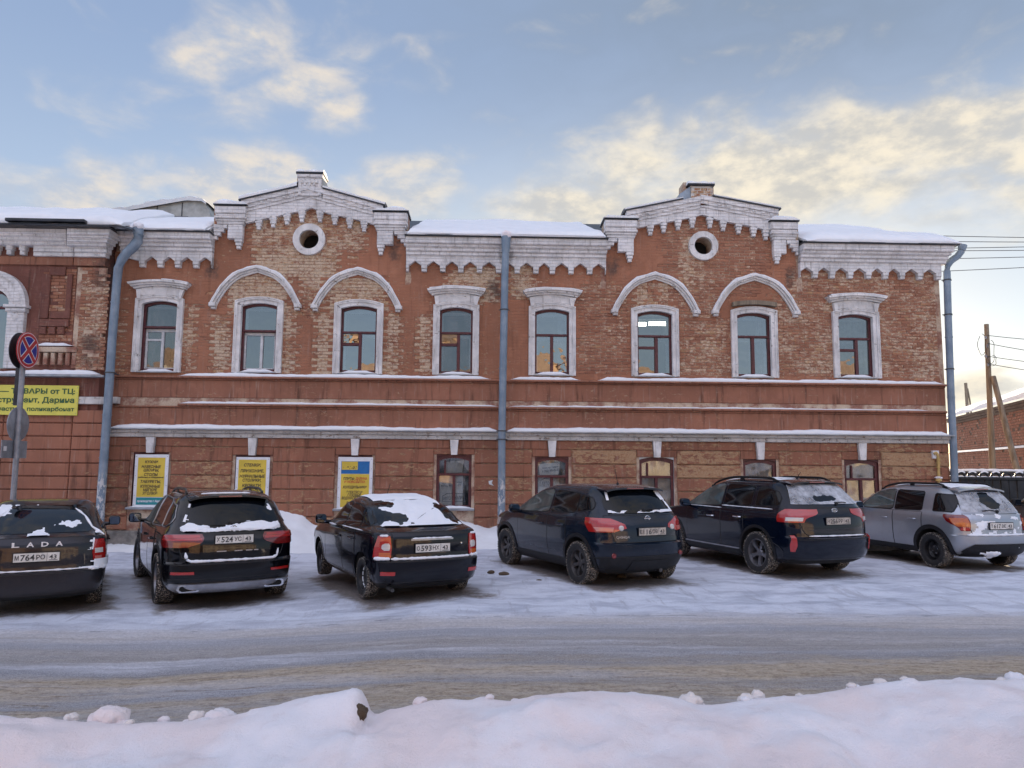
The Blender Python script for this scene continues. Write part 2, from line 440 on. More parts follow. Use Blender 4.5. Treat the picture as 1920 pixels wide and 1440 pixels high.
def white_mat(name, base=(0.82, 0.80, 0.80), dirt=0.6, flake=0.66, brickcol=(0.30, 0.12, 0.07), courses=False):
    m, t = new_mat(name); p = pos(t)
    mid = t.noise(p, 2.4, 6.0, 0.65); fine = t.noise(p, 18.0, 5.0, 0.7)
    c = t.mix(t.step(mid, 0.35, 0.7), tuple(q*0.72 for q in base), base)
    st = t.noise(t.scale(p, 8.0, 8.0, 1.0), 1.5, 5.0, 0.65)
    c = t.mix(t.m('MULTIPLY', t.step(st, 0.52, 0.76), dirt), c, (0.17, 0.15, 0.135))
    fl = t.noise(t.scale(p, 1.0, 1.0, 1.6), 6.5, 7.0, 0.74)
    fm = t.step(fl, flake, flake+0.05)
    c = t.mix(t.m('MULTIPLY', fm, 0.9), c, t.mix(t.step(fine, 0.4, 0.6), brickcol, (0.22, 0.17, 0.13)))
    cr = t.step(t.noise(p, 9.0, 8.0, 0.8), 0.60, 0.72)
    c = t.mix(t.m('MULTIPLY', cr, 0.35), c, (0.10, 0.09, 0.08))
    c = t.mix(t.m('MULTIPLY', stains(t, p), 0.7), c, (0.11, 0.095, 0.085))
    h = t.m('ADD', fine, t.m('MULTIPLY', fm, -1.2))
    if courses:
        bt = t.n('ShaderNodeTexBrick', {'Vector': t.n('ShaderNodeCombineXYZ', {0: t.n('ShaderNodeSeparateXYZ', {0: p}).outputs[0], 1: t.n('ShaderNodeSeparateXYZ', {0: p}).outputs[2], 2: 0.0}).outputs[0],
                                        'Scale': 1.0, 'Mortar Size': 0.006, 'Mortar Smooth': 0.3, 'Brick Width': 0.272, 'Row Height': 0.083})
        h = t.m('ADD', h, t.m('MULTIPLY', bt.outputs['Fac'], -1.0))
        c = t.mix(t.m('MULTIPLY', bt.outputs['Fac'], 0.3), c, (0.2, 0.17, 0.15))
    out(t, pbsdf(t, c, 0.85, bump=h, bump_d=0.012, bump_s=0.8))
    return m
M['white'] = white_mat('old_whitewash', courses=True)
M['white_case'] = white_mat('flaking_white_paint', (0.80, 0.78, 0.77), 0.7, 0.61, (0.20, 0.16, 0.13))
M['white_belt'] = white_mat('dirty_white_belt', (0.66, 0.63, 0.60), 0.8, 0.58, (0.24, 0.12, 0.085))
M['frame'] = simple('maroon_paint', (0.085, 0.018, 0.022), 0.45, var=0.3, sc=14)
M['inner'] = simple('white_sash_paint', (0.55, 0.56, 0.57), 0.5, var=0.15)
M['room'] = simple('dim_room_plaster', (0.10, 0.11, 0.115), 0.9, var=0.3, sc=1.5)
M['ceil'] = simple('room_ceiling', (0.5, 0.5, 0.48), 0.9)
M['curtain'] = simple('grey_curtain_cloth', (0.34, 0.35, 0.36), 0.9, var=0.3, sc=5)
M['metal_roof'] = simple('dark_roof_metal', (0.045, 0.047, 0.055), 0.45, 0.6, 0.3, 4)
M['zinc'] = simple('zinc_flashing', (0.30, 0.33, 0.37), 0.4, 0.5, 0.25, 5)
M['lantern'] = simple('weathered_tin', (0.40, 0.40, 0.38), 0.5, 0.25, 0.3, 2.5)
M['black_void'] = simple('dark_attic', (0.006, 0.006, 0.006), 0.9)
M['gas'] = simple('yellow_gas_paint', (0.50, 0.34, 0.12), 0.5)
M['concrete'] = simple('plinth_concrete', (0.22, 0.20, 0.18), 0.95, var=0.45, sc=3, bump=0.02)
def pipe_mat():
    m, t = new_mat('blue_grey_pipe_paint'); p = pos(t)
    n = t.noise(p, 3.0, 6.0, 0.65); st = t.noise(t.scale(p, 10.0, 10.0, 0.8), 2.0, 4.0)
    c = t.mix(t.step(n, 0.35, 0.7), (0.155, 0.21, 0.275), (0.235, 0.295, 0.365))
    c = t.mix(t.m('MULTIPLY', t.step(st, 0.56, 0.74), 0.4), c, (0.11, 0.12, 0.14))
    z = t.n('ShaderNodeSeparateXYZ', {0: p}).outputs[2]
    pap = t.m('MULTIPLY', t.step(t.noise(t.scale(p, 14.0, 14.0, 7.0), 1.0, 5.0, 0.7), 0.50, 0.56), t.step(z, 1.75, 1.35))
    c = t.mix(pap, c, (0.55, 0.55, 0.56))
    out(t, pbsdf(t, c, 0.42, 0.15))
    return m
M['pipe'] = pipe_mat()
def glass_mat(name, refl=0.45, tint=(0.55, 0.62, 0.66), rough=0.01, haze=0.0):
    m, t = new_mat(name); p = pos(t)
    bn = t.n('ShaderNodeBump', {'Height': t.noise(p, 1.7, 2.0), 'Distance': 0.02, 'Strength': 0.35}).outputs[0]
    g = t.n('ShaderNodeBsdfGlossy', {'Color': (0.93, 0.97, 1.0, 1), 'Roughness': rough, 'Normal': bn}).outputs[0]
    tr = t.n('ShaderNodeBsdfTransparent', {'Color': (*tint, 1)}).outputs[0]
    fr = t.n('ShaderNodeFresnel', {'IOR': 1.5}).outputs[0]
    fac = t.m('ADD', t.m('MULTIPLY', fr, 0.9), refl, clamp=True)
    s = t.n('ShaderNodeMixShader', {0: fac, 1: tr, 2: g}).outputs[0]
    if haze:
        d = t.n('ShaderNodeBsdfDiffuse', {'Color': (0.55, 0.57, 0.58, 1)}).outputs[0]
        hz = t.m('MULTIPLY', t.step(t.noise(t.scale(p, 3.0, 3.0, 1.0), 2.0, 5.0, 0.6), 0.35, 0.7), haze)
        s = t.n('ShaderNodeMixShader', {0: hz, 1: s, 2: d}).outputs[0]
    out(t, s)
    return m
M['glass'] = glass_mat('window_glass', 0.21, (0.36, 0.43, 0.48)); M['glass_b'] = glass_mat('older_window_glass', 0.13, (0.42, 0.46, 0.48), 0.02, 0.10); M['glass_c'] = glass_mat('clear_window_glass', 0.27, (0.38, 0.46, 0.54))
M['glass_low'] = glass_mat('dusty_window_glass', 0.10, (0.75, 0.77, 0.76), 0.03, 0.25)
def snow_mat(name, base=(0.82, 0.84, 0.87), dirt=0.0, dirtcol=(0.42, 0.34, 0.26), bscale=30.0, bd=0.01):
    m, t = new_mat(name); p = pos(t)
    f = t.noise(p, bscale, 6.0, 0.65); c = base
    big = t.noise(p, 2.5, 5.0, 0.6)
    c = t.mix(t.step(big, 0.3, 0.7), tuple(q*0.94 for q in base), base)
    if dirt:
        dm = t.step(t.noise(p, 5.0, 7.0, 0.7), 0.56, 0.74)
        c = t.mix(t.m('MULTIPLY', dm, dirt), c, dirtcol)
    out(t, pbsdf(t, c, 0.75, bump=f, bump_d=bd, bump_s=0.6, **{'Specular IOR Level': 0.25, 'Subsurface Weight': 0.0}))
    return m
M['snow'] = snow_mat('fresh_snow')
def bank_mat():
    m, t = new_mat('bank_snow'); p = pos(t)
    n1 = t.noise(p, 1.5, 4.0, 0.55); n2_ = t.noise(p, 6.0, 6.0, 0.7); f = t.noise(p, 60.0, 6.0, 0.75); g = t.noise(p, 180.0, 3.0, 0.7)
    c = t.mix(t.step(n1, 0.38, 0.62), (0.84, 0.845, 0.90), (0.83, 0.755, 0.765))
    c = t.mix(t.m('MULTIPLY', t.step(n2_, 0.55, 0.78), 0.45), c, (0.60, 0.55, 0.58))
    c = t.mix(t.m('MULTIPLY', t.step(g, 0.60, 0.70), 0.30), c, (0.45, 0.41, 0.41))
    h = t.m('ADD', f, t.m('MULTIPLY', g, 0.35))
    out(t, pbsdf(t, c, 0.7, bump=h, bump_d=0.012, bump_s=0.9, **{'Specular IOR Level': 0.3})); return m
M['snow_bank'] = bank_mat()
M['snow_dirty'] = snow_mat('trodden_snow', (0.74, 0.76, 0.81), 0.35, (0.40, 0.37, 0.36), 22.0, 0.02)
M['snow_lump'] = snow_mat('frozen_lump_snow', (0.70, 0.66, 0.64), 0.6, (0.36, 0.28, 0.20), 40.0, 0.01)
M['clod'] = simple('frozen_dirt', (0.10, 0.07, 0.045), 0.95, var=0.6, sc=18, bump=0.02)
M['frost'] = snow_mat('car_snow', (0.80, 0.83, 0.88), 0.0, bscale=70.0, bd=0.004)

def road_mat():
    """packed snow, wet grey wheel tracks and tan slush, laid in bands along the street (x)"""
    m, t = new_mat('slushy_road'); p = pos(t)
    sx, sy, sz = t.n('ShaderNodeSeparateXYZ', {0: p}).outputs
    wob = t.m('ADD', t.m('MULTIPLY', t.m('SUBTRACT', t.noise(t.scale(p, 0.16, 1.0, 1.0), 1.2, 4.0, 0.6), 0.5), 1.3), t.m('MULTIPLY', t.m('SUBTRACT', t.noise(t.scale(p, 0.7, 2.0, 1.0), 2.0, 5.0, 0.7), 0.5), 0.35))
    sy = t.m('ADD', sy, DY)
    yy = t.m('ADD', sy, t.m('ADD', wob, t.m('MULTIPLY', sx, -0.012)))
    streak = t.noise(t.scale(p, 0.45, 9.0, 1.0), 1.4, 6.0, 0.7)
    streak2 = t.noise(t.scale(p, 0.22, 5.0, 1.0), 2.1, 6.0, 0.7)
    grain = t.noise(p, 26.0, 5.0, 0.75); grain2 = t.noise(p, 70.0, 3.0, 0.7)
    blot = t.noise(t.scale(p, 0.6, 1.6, 1.0), 1.1, 5.0, 0.65)
    snowc = t.mix(t.step(grain, 0.35, 0.7), (0.54, 0.55, 0.61), (0.74, 0.75, 0.81))
    tan = t.mix(t.step(grain, 0.36, 0.66), (0.20, 0.13, 0.062), (0.48, 0.36, 0.20))
    wet = t.mix(t.step(grain2, 0.35, 0.7), (0.18, 0.185, 0.21), (0.45, 0.455, 0.49))
    def bandm(y0, w, soft, n, amt=0.6):
        d = t.m('ABSOLUTE', t.m('SUBTRACT', yy, y0))
        return t.step(t.m('SUBTRACT', t.m('DIVIDE', d, w), t.m('MULTIPLY', t.m('SUBTRACT', n, 0.5), amt*2)), 1.0+soft, 1.0-soft)
    broad = t.noise(t.scale(p, 0.10, 1.1, 1.0), 1.6, 6.0, 0.62)
    patchy = t.noise(t.scale(p, 0.35, 1.4, 1.0), 0.9, 6.0, 0.7)
    c = t.mix(t.m('MULTIPLY', t.step(streak2, 0.46, 0.66), 0.55), snowc, (0.42, 0.42, 0.46))
    # worn, greyish wheel lanes
    for (y0, w, a, n_) in ((-8.8, 0.40, 0.65, streak), (-9.35, 0.16, 0.75, streak2), (-9.8, 0.22, 0.85, streak), (-10.75, 0.26, 0.8, streak), (-11.3, 0.22, 0.6, streak2)):
        m_ = bandm(y0, w, 0.8, t.m('ADD', t.m('MULTIPLY', n_, 0.6), t.m('MULTIPLY', broad, 0.4)), 1.9)
        c = t.mix(t.m('MULTIPLY', m_, a), c, wet)
    # sandy slush thrown up between them
    clot = t.noise(t.scale(p, 1.0, 2.2, 1.0), 6.5, 7.0, 0.75)
    crumb = t.noise(t.scale(p, 1.0, 1.5, 1.0), 17.0, 6.0, 0.8)
    tan = t.mix(t.step(clot, 0.36, 0.62), tan, (0.54, 0.44, 0.30))
    tan = t.mix(t.m('MULTIPLY', t.step(crumb, 0.54, 0.64), 0.7), tan, (0.17, 0.115, 0.065))
    for (y0, w, a, n_) in ((-10.28, 0.34, 0.80, broad), (-11.05, 0.22, 0.65, streak2), (-11.95, 0.55, 0.65, patchy), (-8.15, 0.25, 0.30, patchy), (-9.2, 0.3, 0.25, broad)):
        m_ = bandm(y0, w, 0.8, t.m('ADD', t.m('MULTIPLY', n_, 0.6), t.m('MULTIPLY', patchy, 0.4)), 1.9)
        c = t.mix(t.m('MULTIPLY', m_, a), c, tan)
    dk = t.m('MULTIPLY', bandm(-10.9, 0.85, 0.6, patchy, 1.2), t.step(t.noise(t.scale(p, 0.7, 6.0, 1.0), 3.0, 7.0, 0.78), 0.53, 0.66))
    c = t.mix(t.m('MULTIPLY', dk, 0.8), c, t.mix(t.step(grain, 0.4, 0.6), (0.13, 0.092, 0.062), (0.34, 0.26, 0.18)))
    # thin dark tread lines along the street
    ln2 = t.m('MULTIPLY', t.step(t.noise(t.scale(p, 0.12, 14.0, 1.0), 1.3, 5.0, 0.65), 0.60, 0.68), t.step(patchy, 0.42, 0.6))
    c = t.mix(t.m('MULTIPLY', ln2, 0.55), c, (0.15, 0.15, 0.165))
    # broken dark line of bare edge where the lot meets the lane
    ln = t.m('MULTIPLY', bandm(-7.85, 0.10, 0.6, streak, 1.2), t.step(t.noise(t.scale(p, 1.0, 4.0, 1.0), 2.2, 6.0, 0.75), 0.53, 0.60))
    c = t.mix(t.m('MULTIPLY', ln, 0.85), c, (0.11, 0.105, 0.115))
    # trodden parking snow nearer the wall
    lot = t.step(yy, -8.3, -7.3)
    lots = t.mix(t.step(t.noise(t.scale(p, 0.7, 1.4, 1.0), 1.6, 6.0, 0.65), 0.40, 0.66), (0.76, 0.81, 0.92), (0.50, 0.54, 0.64))
    trk = t.noise(t.scale(p, 1.6, 0.25, 1.0), 2.4, 5.0, 0.7)
    lots = t.mix(t.m('MULTIPLY', t.step(trk, 0.55, 0.66), 0.55), lots, (0.42, 0.44, 0.51))
    lots = t.mix(t.m('MULTIPLY', t.step(t.noise(t.scale(p, 1.0, 2.5, 1.0), 5.0, 6.0, 0.75), 0.62, 0.72), 0.7), lots, (0.22, 0.20, 0.20))
    c = t.mix(lot, c, lots)
    dm = t.step(t.m('ADD', attr(t, 'dirt'), t.m('MULTIPLY', t.m('SUBTRACT', t.noise(p, 2.6, 6.0, 0.7), 0.5), 0.9)), 0.40, 0.75)  # grime and contact shade beneath the cars, both put into the colour
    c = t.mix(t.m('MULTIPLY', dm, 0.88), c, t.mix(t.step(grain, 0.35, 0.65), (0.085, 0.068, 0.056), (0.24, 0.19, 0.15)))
    h = t.m('ADD', t.m('ADD', t.m('MULTIPLY', grain, 0.8), t.m('MULTIPLY', streak, 0.8)), t.m('MULTIPLY', crumb, 0.9))
    rough = t.m('ADD', 0.5, t.m('MULTIPLY', grain, 0.4))
    out(t, pbsdf(t, c, rough, bump=h, bump_d=0.03, bump_s=0.9, **{'Specular IOR Level': 0.3}))
    return m
M['road'] = road_mat()
def thin_frost():
    m, t = new_mat('thin_window_frost'); p = objco(t)
    n = t.noise(p, 7.0, 7.0, 0.72); n5 = t.noise(p, 1.9, 4.0, 0.6)
    d = t.n('ShaderNodeBsdfDiffuse', {'Color': (0.74, 0.78, 0.85, 1)}).outputs[0]; tr = t.n('ShaderNodeBsdfTransparent').outputs[0]
    f = t.m('MULTIPLY', t.m('ADD', 0.20, t.m('MULTIPLY', t.step(t.m('ADD', n, t.m('MULTIPLY', n5, 0.8)), 0.62, 1.2), 0.55)), 1.0, clamp=True)
    out(t, t.n('ShaderNodeMixShader', {0: f, 1: tr, 2: d}).outputs[0]); return m
M['thin_frost'] = thin_frost()
def wood_mat(name, a, b):
    m, t = new_mat(name); p = objco(t)
    n = t.noise(t.scale(p, 14.0, 14.0, 0.9), 1.0, 5.0, 0.65)
    out(t, pbsdf(t, t.mix(t.step(n, 0.3, 0.7), a, b), 0.85, bump=n, bump_d=0.01))
    return m
M['pole_wood'] = wood_mat('weathered_pole_wood', (0.13, 0.10, 0.07), (0.27, 0.22, 0.16))
M['fence'] = simple('black_fence_sheet', (0.018, 0.019, 0.023), 0.5, 0.2, 0.4, 5)
M['plank'] = wood_mat('dark_plank', (0.035, 0.03, 0.028), (0.08, 0.07, 0.06))
M['wire'] = simple('wire_black', (0.05, 0.05, 0.055), 0.6)
M['galv'] = simple('galvanised_steel', (0.27, 0.28, 0.31), 0.5, 0.35, 0.2, 6)
M['sign_blue'] = simple('sign_blue', (0.012, 0.018, 0.23), 0.4, var=0.1)
M['sign_red'] = simple('sign_red', (0.42, 0.025, 0.03), 0.4, var=0.1)
M['sign_white'] = simple('sign_white', (0.72, 0.70, 0.72), 0.5, var=0.08)
M['banner_y'] = simple('banner_yellow', (0.62, 0.45, 0.055), 0.6, var=0.12, sc=2.5)
M['banner_w'] = simple('banner_white', (0.70, 0.71, 0.74), 0.6, var=0.08, sc=3)
M['banner_l'] = simple('banner_lemon', (0.66, 0.60, 0.10), 0.6, var=0.06, sc=2)
M['teal'] = simple('banner_teal', (0.015, 0.22, 0.25), 0.6)
M['bblue'] = simple('banner_blue', (0.01, 0.13, 0.36), 0.6)
M['ink'] = simple('print_ink', (0.03, 0.028, 0.03), 0.6, var=0.05)
M['inkred'] = simple('print_red', (0.45, 0.06, 0.03), 0.6)
M['inkgreen'] = simple('print_dark_green', (0.03, 0.10, 0.035), 0.6)
M['poster'] = simple('poster_paper', (0.60, 0.62, 0.63), 0.8, var=0.2, sc=3)
M['posterink'] = simple('poster_ink', (0.12, 0.13, 0.17), 0.8)
def lampm():
    m, t = new_mat('lit_tube_lamp')
    out(t, t.n('ShaderNodeEmission', {'Color': (1.0, 0.93, 0.74, 1), 'Strength': 1.6}).outputs[0])
    return m
M['tube'] = lampm()
# ------------------------------------------------------------------ ground
def ground_dip(x): return -0.15*np.clip((-np.asarray(x, float)-0.6)/2.8, 0, 1)
def lot_height(x, y):
    """gentle ruts and trodden lumps, metres"""
    h = 0.035*n2(x*0.5, y*1.2, 1.0, 4, 3) + 0.022*n2(x, y, 4.0, 4, 5) + 0.02*np.abs(n2(x*1.8, y*0.45, 1.0, 3, 6))
    t = np.clip((-7.5-DY-y)/0.6, 0, 1)                 # on the lane: ruts along x
    rut = 0.022*n2(x*0.12, y*2.6, 1.0, 4, 8) + 0.016*n2(x*0.9, y*7.0, 1.0, 4, 9) + 0.012*n2(x, y, 9.0, 3, 10)
    return h*(1-t) + rut*t + ground_dip(x)
POS = {'glc': (-4.06, -6.95, 29.5), 'priora': (-1.09, -7.28, 26.3), 'qash': (2.26, -6.22, 24.6), 'kia': (5.72, -5.05, 18.5), 'suz': (9.45, -4.25, 11.6)}
_p = ground_at(176, 1129, -0.15); POS['lada'] = (float(_p[0])-0.72*math.cos(R(28)), float(_p[1])-0.72*math.sin(R(28)), 28.0)
_p = at(1907, 946, -1.6); POS['edge'] = (float(_p[0])+0.98*math.cos(R(9))+1.95*math.sin(R(9)), -1.6-1.95*math.cos(R(9))+0.98*math.sin(R(9)), 9.0)
def car_grime_shade(x, y):
    """bare grimy ground under the cars plus their painted contact shade, 0..1"""
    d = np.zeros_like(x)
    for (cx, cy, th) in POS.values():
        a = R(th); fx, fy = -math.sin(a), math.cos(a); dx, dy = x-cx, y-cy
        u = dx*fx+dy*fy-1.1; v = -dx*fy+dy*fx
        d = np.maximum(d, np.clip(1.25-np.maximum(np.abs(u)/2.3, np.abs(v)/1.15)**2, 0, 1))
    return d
def height_sheet(name, xs, ys, fn, mat, kind='structure', dirt=None):  # dirt: grime together with painted contact shade under the cars
    gx, gy = np.meshgrid(xs, ys)
    z = fn(gx, gy)
    mb = MB(); mb.grid(np.stack([gx, gy, z], 2))
    o = mb.build(name, mat, None, True, 80)
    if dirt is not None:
        a = o.data.attributes.new('dirt', 'FLOAT', 'POINT'); a.data.foreach_set('value', np.asarray(dirt(gx, gy), dtype=np.float32).ravel())  # carries grime together with painted shade below the cars
    return tag(o, kind=kind)
far = MB()
far.add([(-900, -900, -0.45), (900, -900, -0.45), (900, 900, -0.45), (-900, 900, -0.45)], [(0, 1, 2, 3)])
tag(far.build('snow_ground', M['snow_dirty']), kind='structure')
height_sheet('road', np.arange(-26, 30.01, 0.075), np.arange(-18.4, -7.69-DY, 0.045), lot_height, M['road'], dirt=car_grime_shade)
height_sheet('parking_ground', np.arange(-26, 30.01, 0.1), np.concatenate([np.arange(-7.70-DY, 0.1, 0.06), [0.5, 3, 9, 20, 40]]), lot_height, M['road'], dirt=car_grime_shade)
# behind the camera the bank levels off into a snowy footway, then the far side of the street
BANK_Y = -CAM_D+4.3
def bank_crest(x):
    pts = [(-400, 1385), (0, 1362), (90, 1356), (250, 1352), (380, 1350), (470, 1338), (520, 1326), (560, 1313), (610, 1297), (640, 1289), (662, 1286), (676, 1290), (684, 1306), (689, 1336), (705, 1340), (745, 1324), (800, 1318),
           (880, 1326), (960, 1324), (1040, 1306), (1130, 1298), (1230, 1304), (1310, 1326), (1400, 1322), (1500, 1312), (1600, 1296), (1700, 1284), (1800, 1279), (1920, 1280), (2300, 1285)]
    xs, zs = [], []
    for (px, py) in pts:
        p = at(px, py, BANK_Y); xs.append(p[0]); zs.append(p[2])
    return np.interp(x, xs, zs)
def bank_height(x, y):
    c = sum(bank_crest(x+d) for d in (-0.012, 0, 0.012))/3.0
    cs = sum(bank_crest(x+d) for d in (-0.6, -0.3, 0, 0.3, 0.6))/5.0
    d = (y-BANK_Y)
    front = np.exp(-(np.clip(d, 0, None)/0.62)**2)                      # falls to the road
    back = np.clip(-d, 0, None)
    k = np.exp(-(back/0.55)**2)
    base = cs*0.90 - 0.05*back
    k2 = np.exp(-(back/0.24)**2)
    z = np.where(d > 0, c*front - 0.40*(1-front), k2*c + (k-k2)*cs + (1-k)*base)
    soft = 0.11*n2(x*0.8, y*1.0, 1.3, 3, 21) + 0.075*n2(x, y, 2.6, 4, 22) + 0.010*n2(x, y, 15.0, 4, 23) + 0.02*np.clip(n2(x, y, 6.0, 3, 27)-.1, 0, 1)
    ridge = 0.10*np.abs(n2(x+0.5*y, y, 1.1, 3, 24)) - 0.05*np.clip(0.25-np.abs(n2(x*0.9-0.4*y, y, 1.7, 2, 28)), 0, 1)
    lump = np.where(d > 0, 1.0, 0.0)*0.05*np.clip(n2(x, y, 7.0, 3, 25)-0.15, 0, 1)
    fade = np.clip(back/0.25, 0, 1)
    return z + (soft + ridge-0.02)*np.where(d > 0, front*0.4, 0.22+0.78*fade) + lump*front
height_sheet('snow_bank', np.arange(-6.5, 7.51, 0.024), np.arange(BANK_Y-3.0, BANK_Y+2.0, 0.03), bank_height, M['snow_bank'])
height_sheet('snow_footway', np.concatenate([np.arange(-60, 61, 4.0)]), np.array([-60, -40, -30, -26, -22, BANK_Y-4.1, BANK_Y-2.95]), lambda x, y: 0.30+0*x, M['snow_dirty'])

# snow shovelled against the foot of the wall
def wall_snow(x, y):
    t = np.clip((-y)/1.9, 0, 1)
    amp = 0.42 + 0.26*n2(x, 0, 0.55, 3, 31) + 0.12*n2(x, 0, 2.2, 3, 32)
    amp = amp + 0.45*np.exp(-((x+5.3)/0.55)**2) + 0.30*np.exp(-((x+4.6)/0.4)**2) + 0.2*np.exp(-((x+0.9)/0.5)**2)
    amp = amp*np.clip((x+8.6)/0.9, 0.12, 1)
    h = amp*(1-t)**1.2 + 0.05*n2(x, y, 3.5, 4, 33)*(1-t*0.6) + 0.04*np.abs(n2(x, y, 9.0, 3, 34))*(1-t)
    return h - 0.05*t - np.clip((-y-1.7)/0.3, 0, 1)*0.2 + ground_dip(x)
height_sheet('wall_foot_snow', np.arange(-16, 11.6, 0.06), np.arange(-2.05, 0.08, 0.05), wall_snow, M['snow'])

def lump_mesh(name, seed, mat, rough=0.32, flat=0.75, sub=4):
    bm = bmesh.new(); bmesh.ops.create_icosphere(bm, subdivisions=sub, radius=1.0)
    P = np.array([v.co[:] for v in bm.verts])
    d = 1 + rough*1.5*fbm(P*1.1, 3, seed) + rough*0.9*fbm(P*3.2, 4, seed+9)
    for v, k in zip(bm.verts, d): v.co = v.co*k; v.co.z *= flat
    me = bpy.data.meshes.new(name); bm.to_mesh(me); bm.free(); me.materials.append(mat)
    finish_mesh(me, True, 70); return me
LUMPS = [lump_mesh('snow_lump', 50+i, M['snow_lump'] if i % 3 else M['snow_bank'], 0.22+0.05*(i % 3)) for i in range(7)]
# lumps along the crest of the near bank: pixel place, pixel radius, tan or white
lump_spots = [(135, 1343, 13, 1, 'small pointed snow lump at the far end of the bank crest'), (206, 1338, 32, 3, 'broad white snow heap on the bank crest before the road'),
              (368, 1340, 15, 1, 'tan streaked snow lump left of the big ridge'), (412, 1341, 28, 3, 'low white snow heap left of the big ridge'), (308, 1347, 10, 0, 'tiny snow lump between two white heaps'),
              (1296, 1311, 24, 1, 'largest pinkish snow lump on the crest'), (1313, 1323, 13, 0, 'pale snow lump in front of the largest pinkish lump'), (1400, 1310, 14, 2, 'round dirty snow lump on the bank crest'),
              (1421, 1301, 13, 4, 'snow lump touching the round dirty one'), (1472, 1312, 11, 5, 'dark sided snow lump by itself on the crest'),
              (1652, 1299, 13, 5, 'tan snow lump part buried in the crest'), (1782, 1288, 18, 0, 'wide flat snow lump on the crest'), (1886, 1284, 19, 2, 'big tan frozen lump at the right end of the crest'),
              (1903, 1269, 20, 3, 'white snow lump behind the big tan frozen lump')]
for (px, py, r, k, lab) in lump_spots:
    Yc = BANK_Y + 0.18 + (0.12 if py < 1300 else 0.0)
    p = at(px, py, Yc); s = r/FPX*(Yc+CAM_D)
    o = bpy.data.objects.new('snow_lump', LUMPS[k]); COL.objects.link(o)
    o.location = (p[0], Yc, p[2]-s*0.25); o.scale = (s, s*0.9, s*0.95); o.rotation_euler = (0, 0, random.uniform(0, 6))
    tag(o, lab, 'snow lump', 'snow lumps along the bank crest')
for i in range(48):
    px = random.choice([random.uniform(1240, 1920), random.uniform(1240, 1920), random.uniform(690, 1240), random.uniform(0, 500)])
    Yc = BANK_Y + random.uniform(0.05, 0.35); x = at(px, 1300, Yc)[0]
    z = float(bank_height(np.array([x]), np.array([Yc]))[0]); s = random.choice([random.uniform(0.010, 0.024), random.uniform(0.02, 0.045)])
    o = bpy.data.objects.new('snow_lump', LUMPS[random.randrange(7)]); COL.objects.link(o)
    o.location = (x, Yc, z+s*0.3); o.scale = (s*1.2, s, s*0.9); o.rotation_euler = (0, 0, random.uniform(0, 6))
    tag(o, 'small frozen snow crumb lying along the bank crest', 'snow lump', 'frozen snow crumbs along the bank crest')
# dirty hollow under the end of the big ridge
CL = [lump_mesh('dirt_clod', 80+i, M['clod'], 0.24, 0.8, 3) for i in range(3)]
p = at(671, 1340, BANK_Y-0.09)
o = bpy.data.objects.new('dirt_clod', CL[0]); COL.objects.link(o); o.location = p; o.scale = (0.050, 0.06, 0.075); o.rotation_euler = (0.2, 0.5, 0.4)
tag(o, 'brown frozen clod stuck in the blunt end of the big snow ridge', 'clod')
for (px, py, s, lab) in [(1084, 1089, 0.085, 'brown clod fallen beside the near rear wheel of the navy crossover'), (1165, 1083, 0.07, 'pale brown clod behind the navy crossover bumper'),
                         (945, 1078, 0.06, 'dark clod on the snow by the front wheel of the navy crossover'), (1012, 1091, 0.045, 'small dark crumb of dirt on the packed snow'), (921, 1075, 0.06, 'flat brown scrap on the snow left of the navy crossover')]:
    p = ground_at(px, py, 0.0)
    o = bpy.data.objects.new('dirt_clod', CL[random.randrange(3)]); COL.objects.link(o)
    o.location = (p[0], p[1], s*0.3+float(ground_dip(p[0]))); o.scale = (s*1.4, s, s*0.8); o.rotation_euler = (0, 0, random.uniform(0, 6)); tag(o, lab, 'clod', 'dirt clods on the parking snow')
# ------------------------------------------------------------------ the two-storey building
XW0, XW1 = X(203, 700), X(1770, 700)
def zl(py, px=960): return Z(px, py)
Z_SILL, Z_LEDGE, Z_STRIP = Z(960, 711.5, -.11), Z(960, 808, -.25), Z(960, 825, -.11)
Z_MID = zl(763)
Z_EAVE = Z(960, 444, -0.47)
Z_FRZ_TOP, Z_FRZ_BOT = Z(960, 481, -0.14), Z(960, 511, -0.13)
bld = empty('brick_building', (0.5*(XW0+XW1), 0.0, 0.0))
tag(bld, 'long two storey red brick building with white trim and twin gables', 'building')

UW = [  # left px, right px, crown px, bottom px, transom px, trim, sash layout
    (263, 331, 564, 695, 611, 'hood', 'white'), (450, 519, 568, 696, 618, 'arch', 'white'), (637, 707, 573, 698, 621, 'arch', 'vent'), (823, 887, 576, 700, 622, 'hood', 'vent'),
    (1002, 1068, 579, 701, 626, 'hood', 'plain'), (1194, 1261, 583, 703, 628, 'arch', 'vent'), (1381, 1446, 586, 705, 629, 'arch', 'plain'), (1571, 1637, 589, 706, 633, 'hood', 'vent')]
GW = [(248, 314, 848, 951), (440, 505, 853, 953), (633, 697, 853, 954), (818, 884, 852, 953), (1003, 1066, 856, 956), (1199, 1264, 857, 956), (1394, 1456, 861, 958), (1584, 1648, 862, 958)]
holes = []
UWm = []
for (l, r_, c, b, t, kind, lay) in UW:
    xm = (l+r_)/2
    d = dict(x0=X(l, 640), x1=X(r_, 640), z0=Z(xm, b), z1=Z(xm, c), zt=Z(xm, t), kind=kind, lay=lay, px=xm)
    UWm.append(d); holes.append((d['x0'], d['x1'], d['z0'], d['z1']))
GWm = []
for (l, r_, c, b) in GW:
    xm = (l+r_)/2
    d = dict(x0=X(l, 900), x1=X(r_, 900), z0=Z(xm, b), z1=Z(xm, c), px=xm)
    GWm.append(d); holes.append((d['x0'], d['x1'], d['z0'], d['z1']))
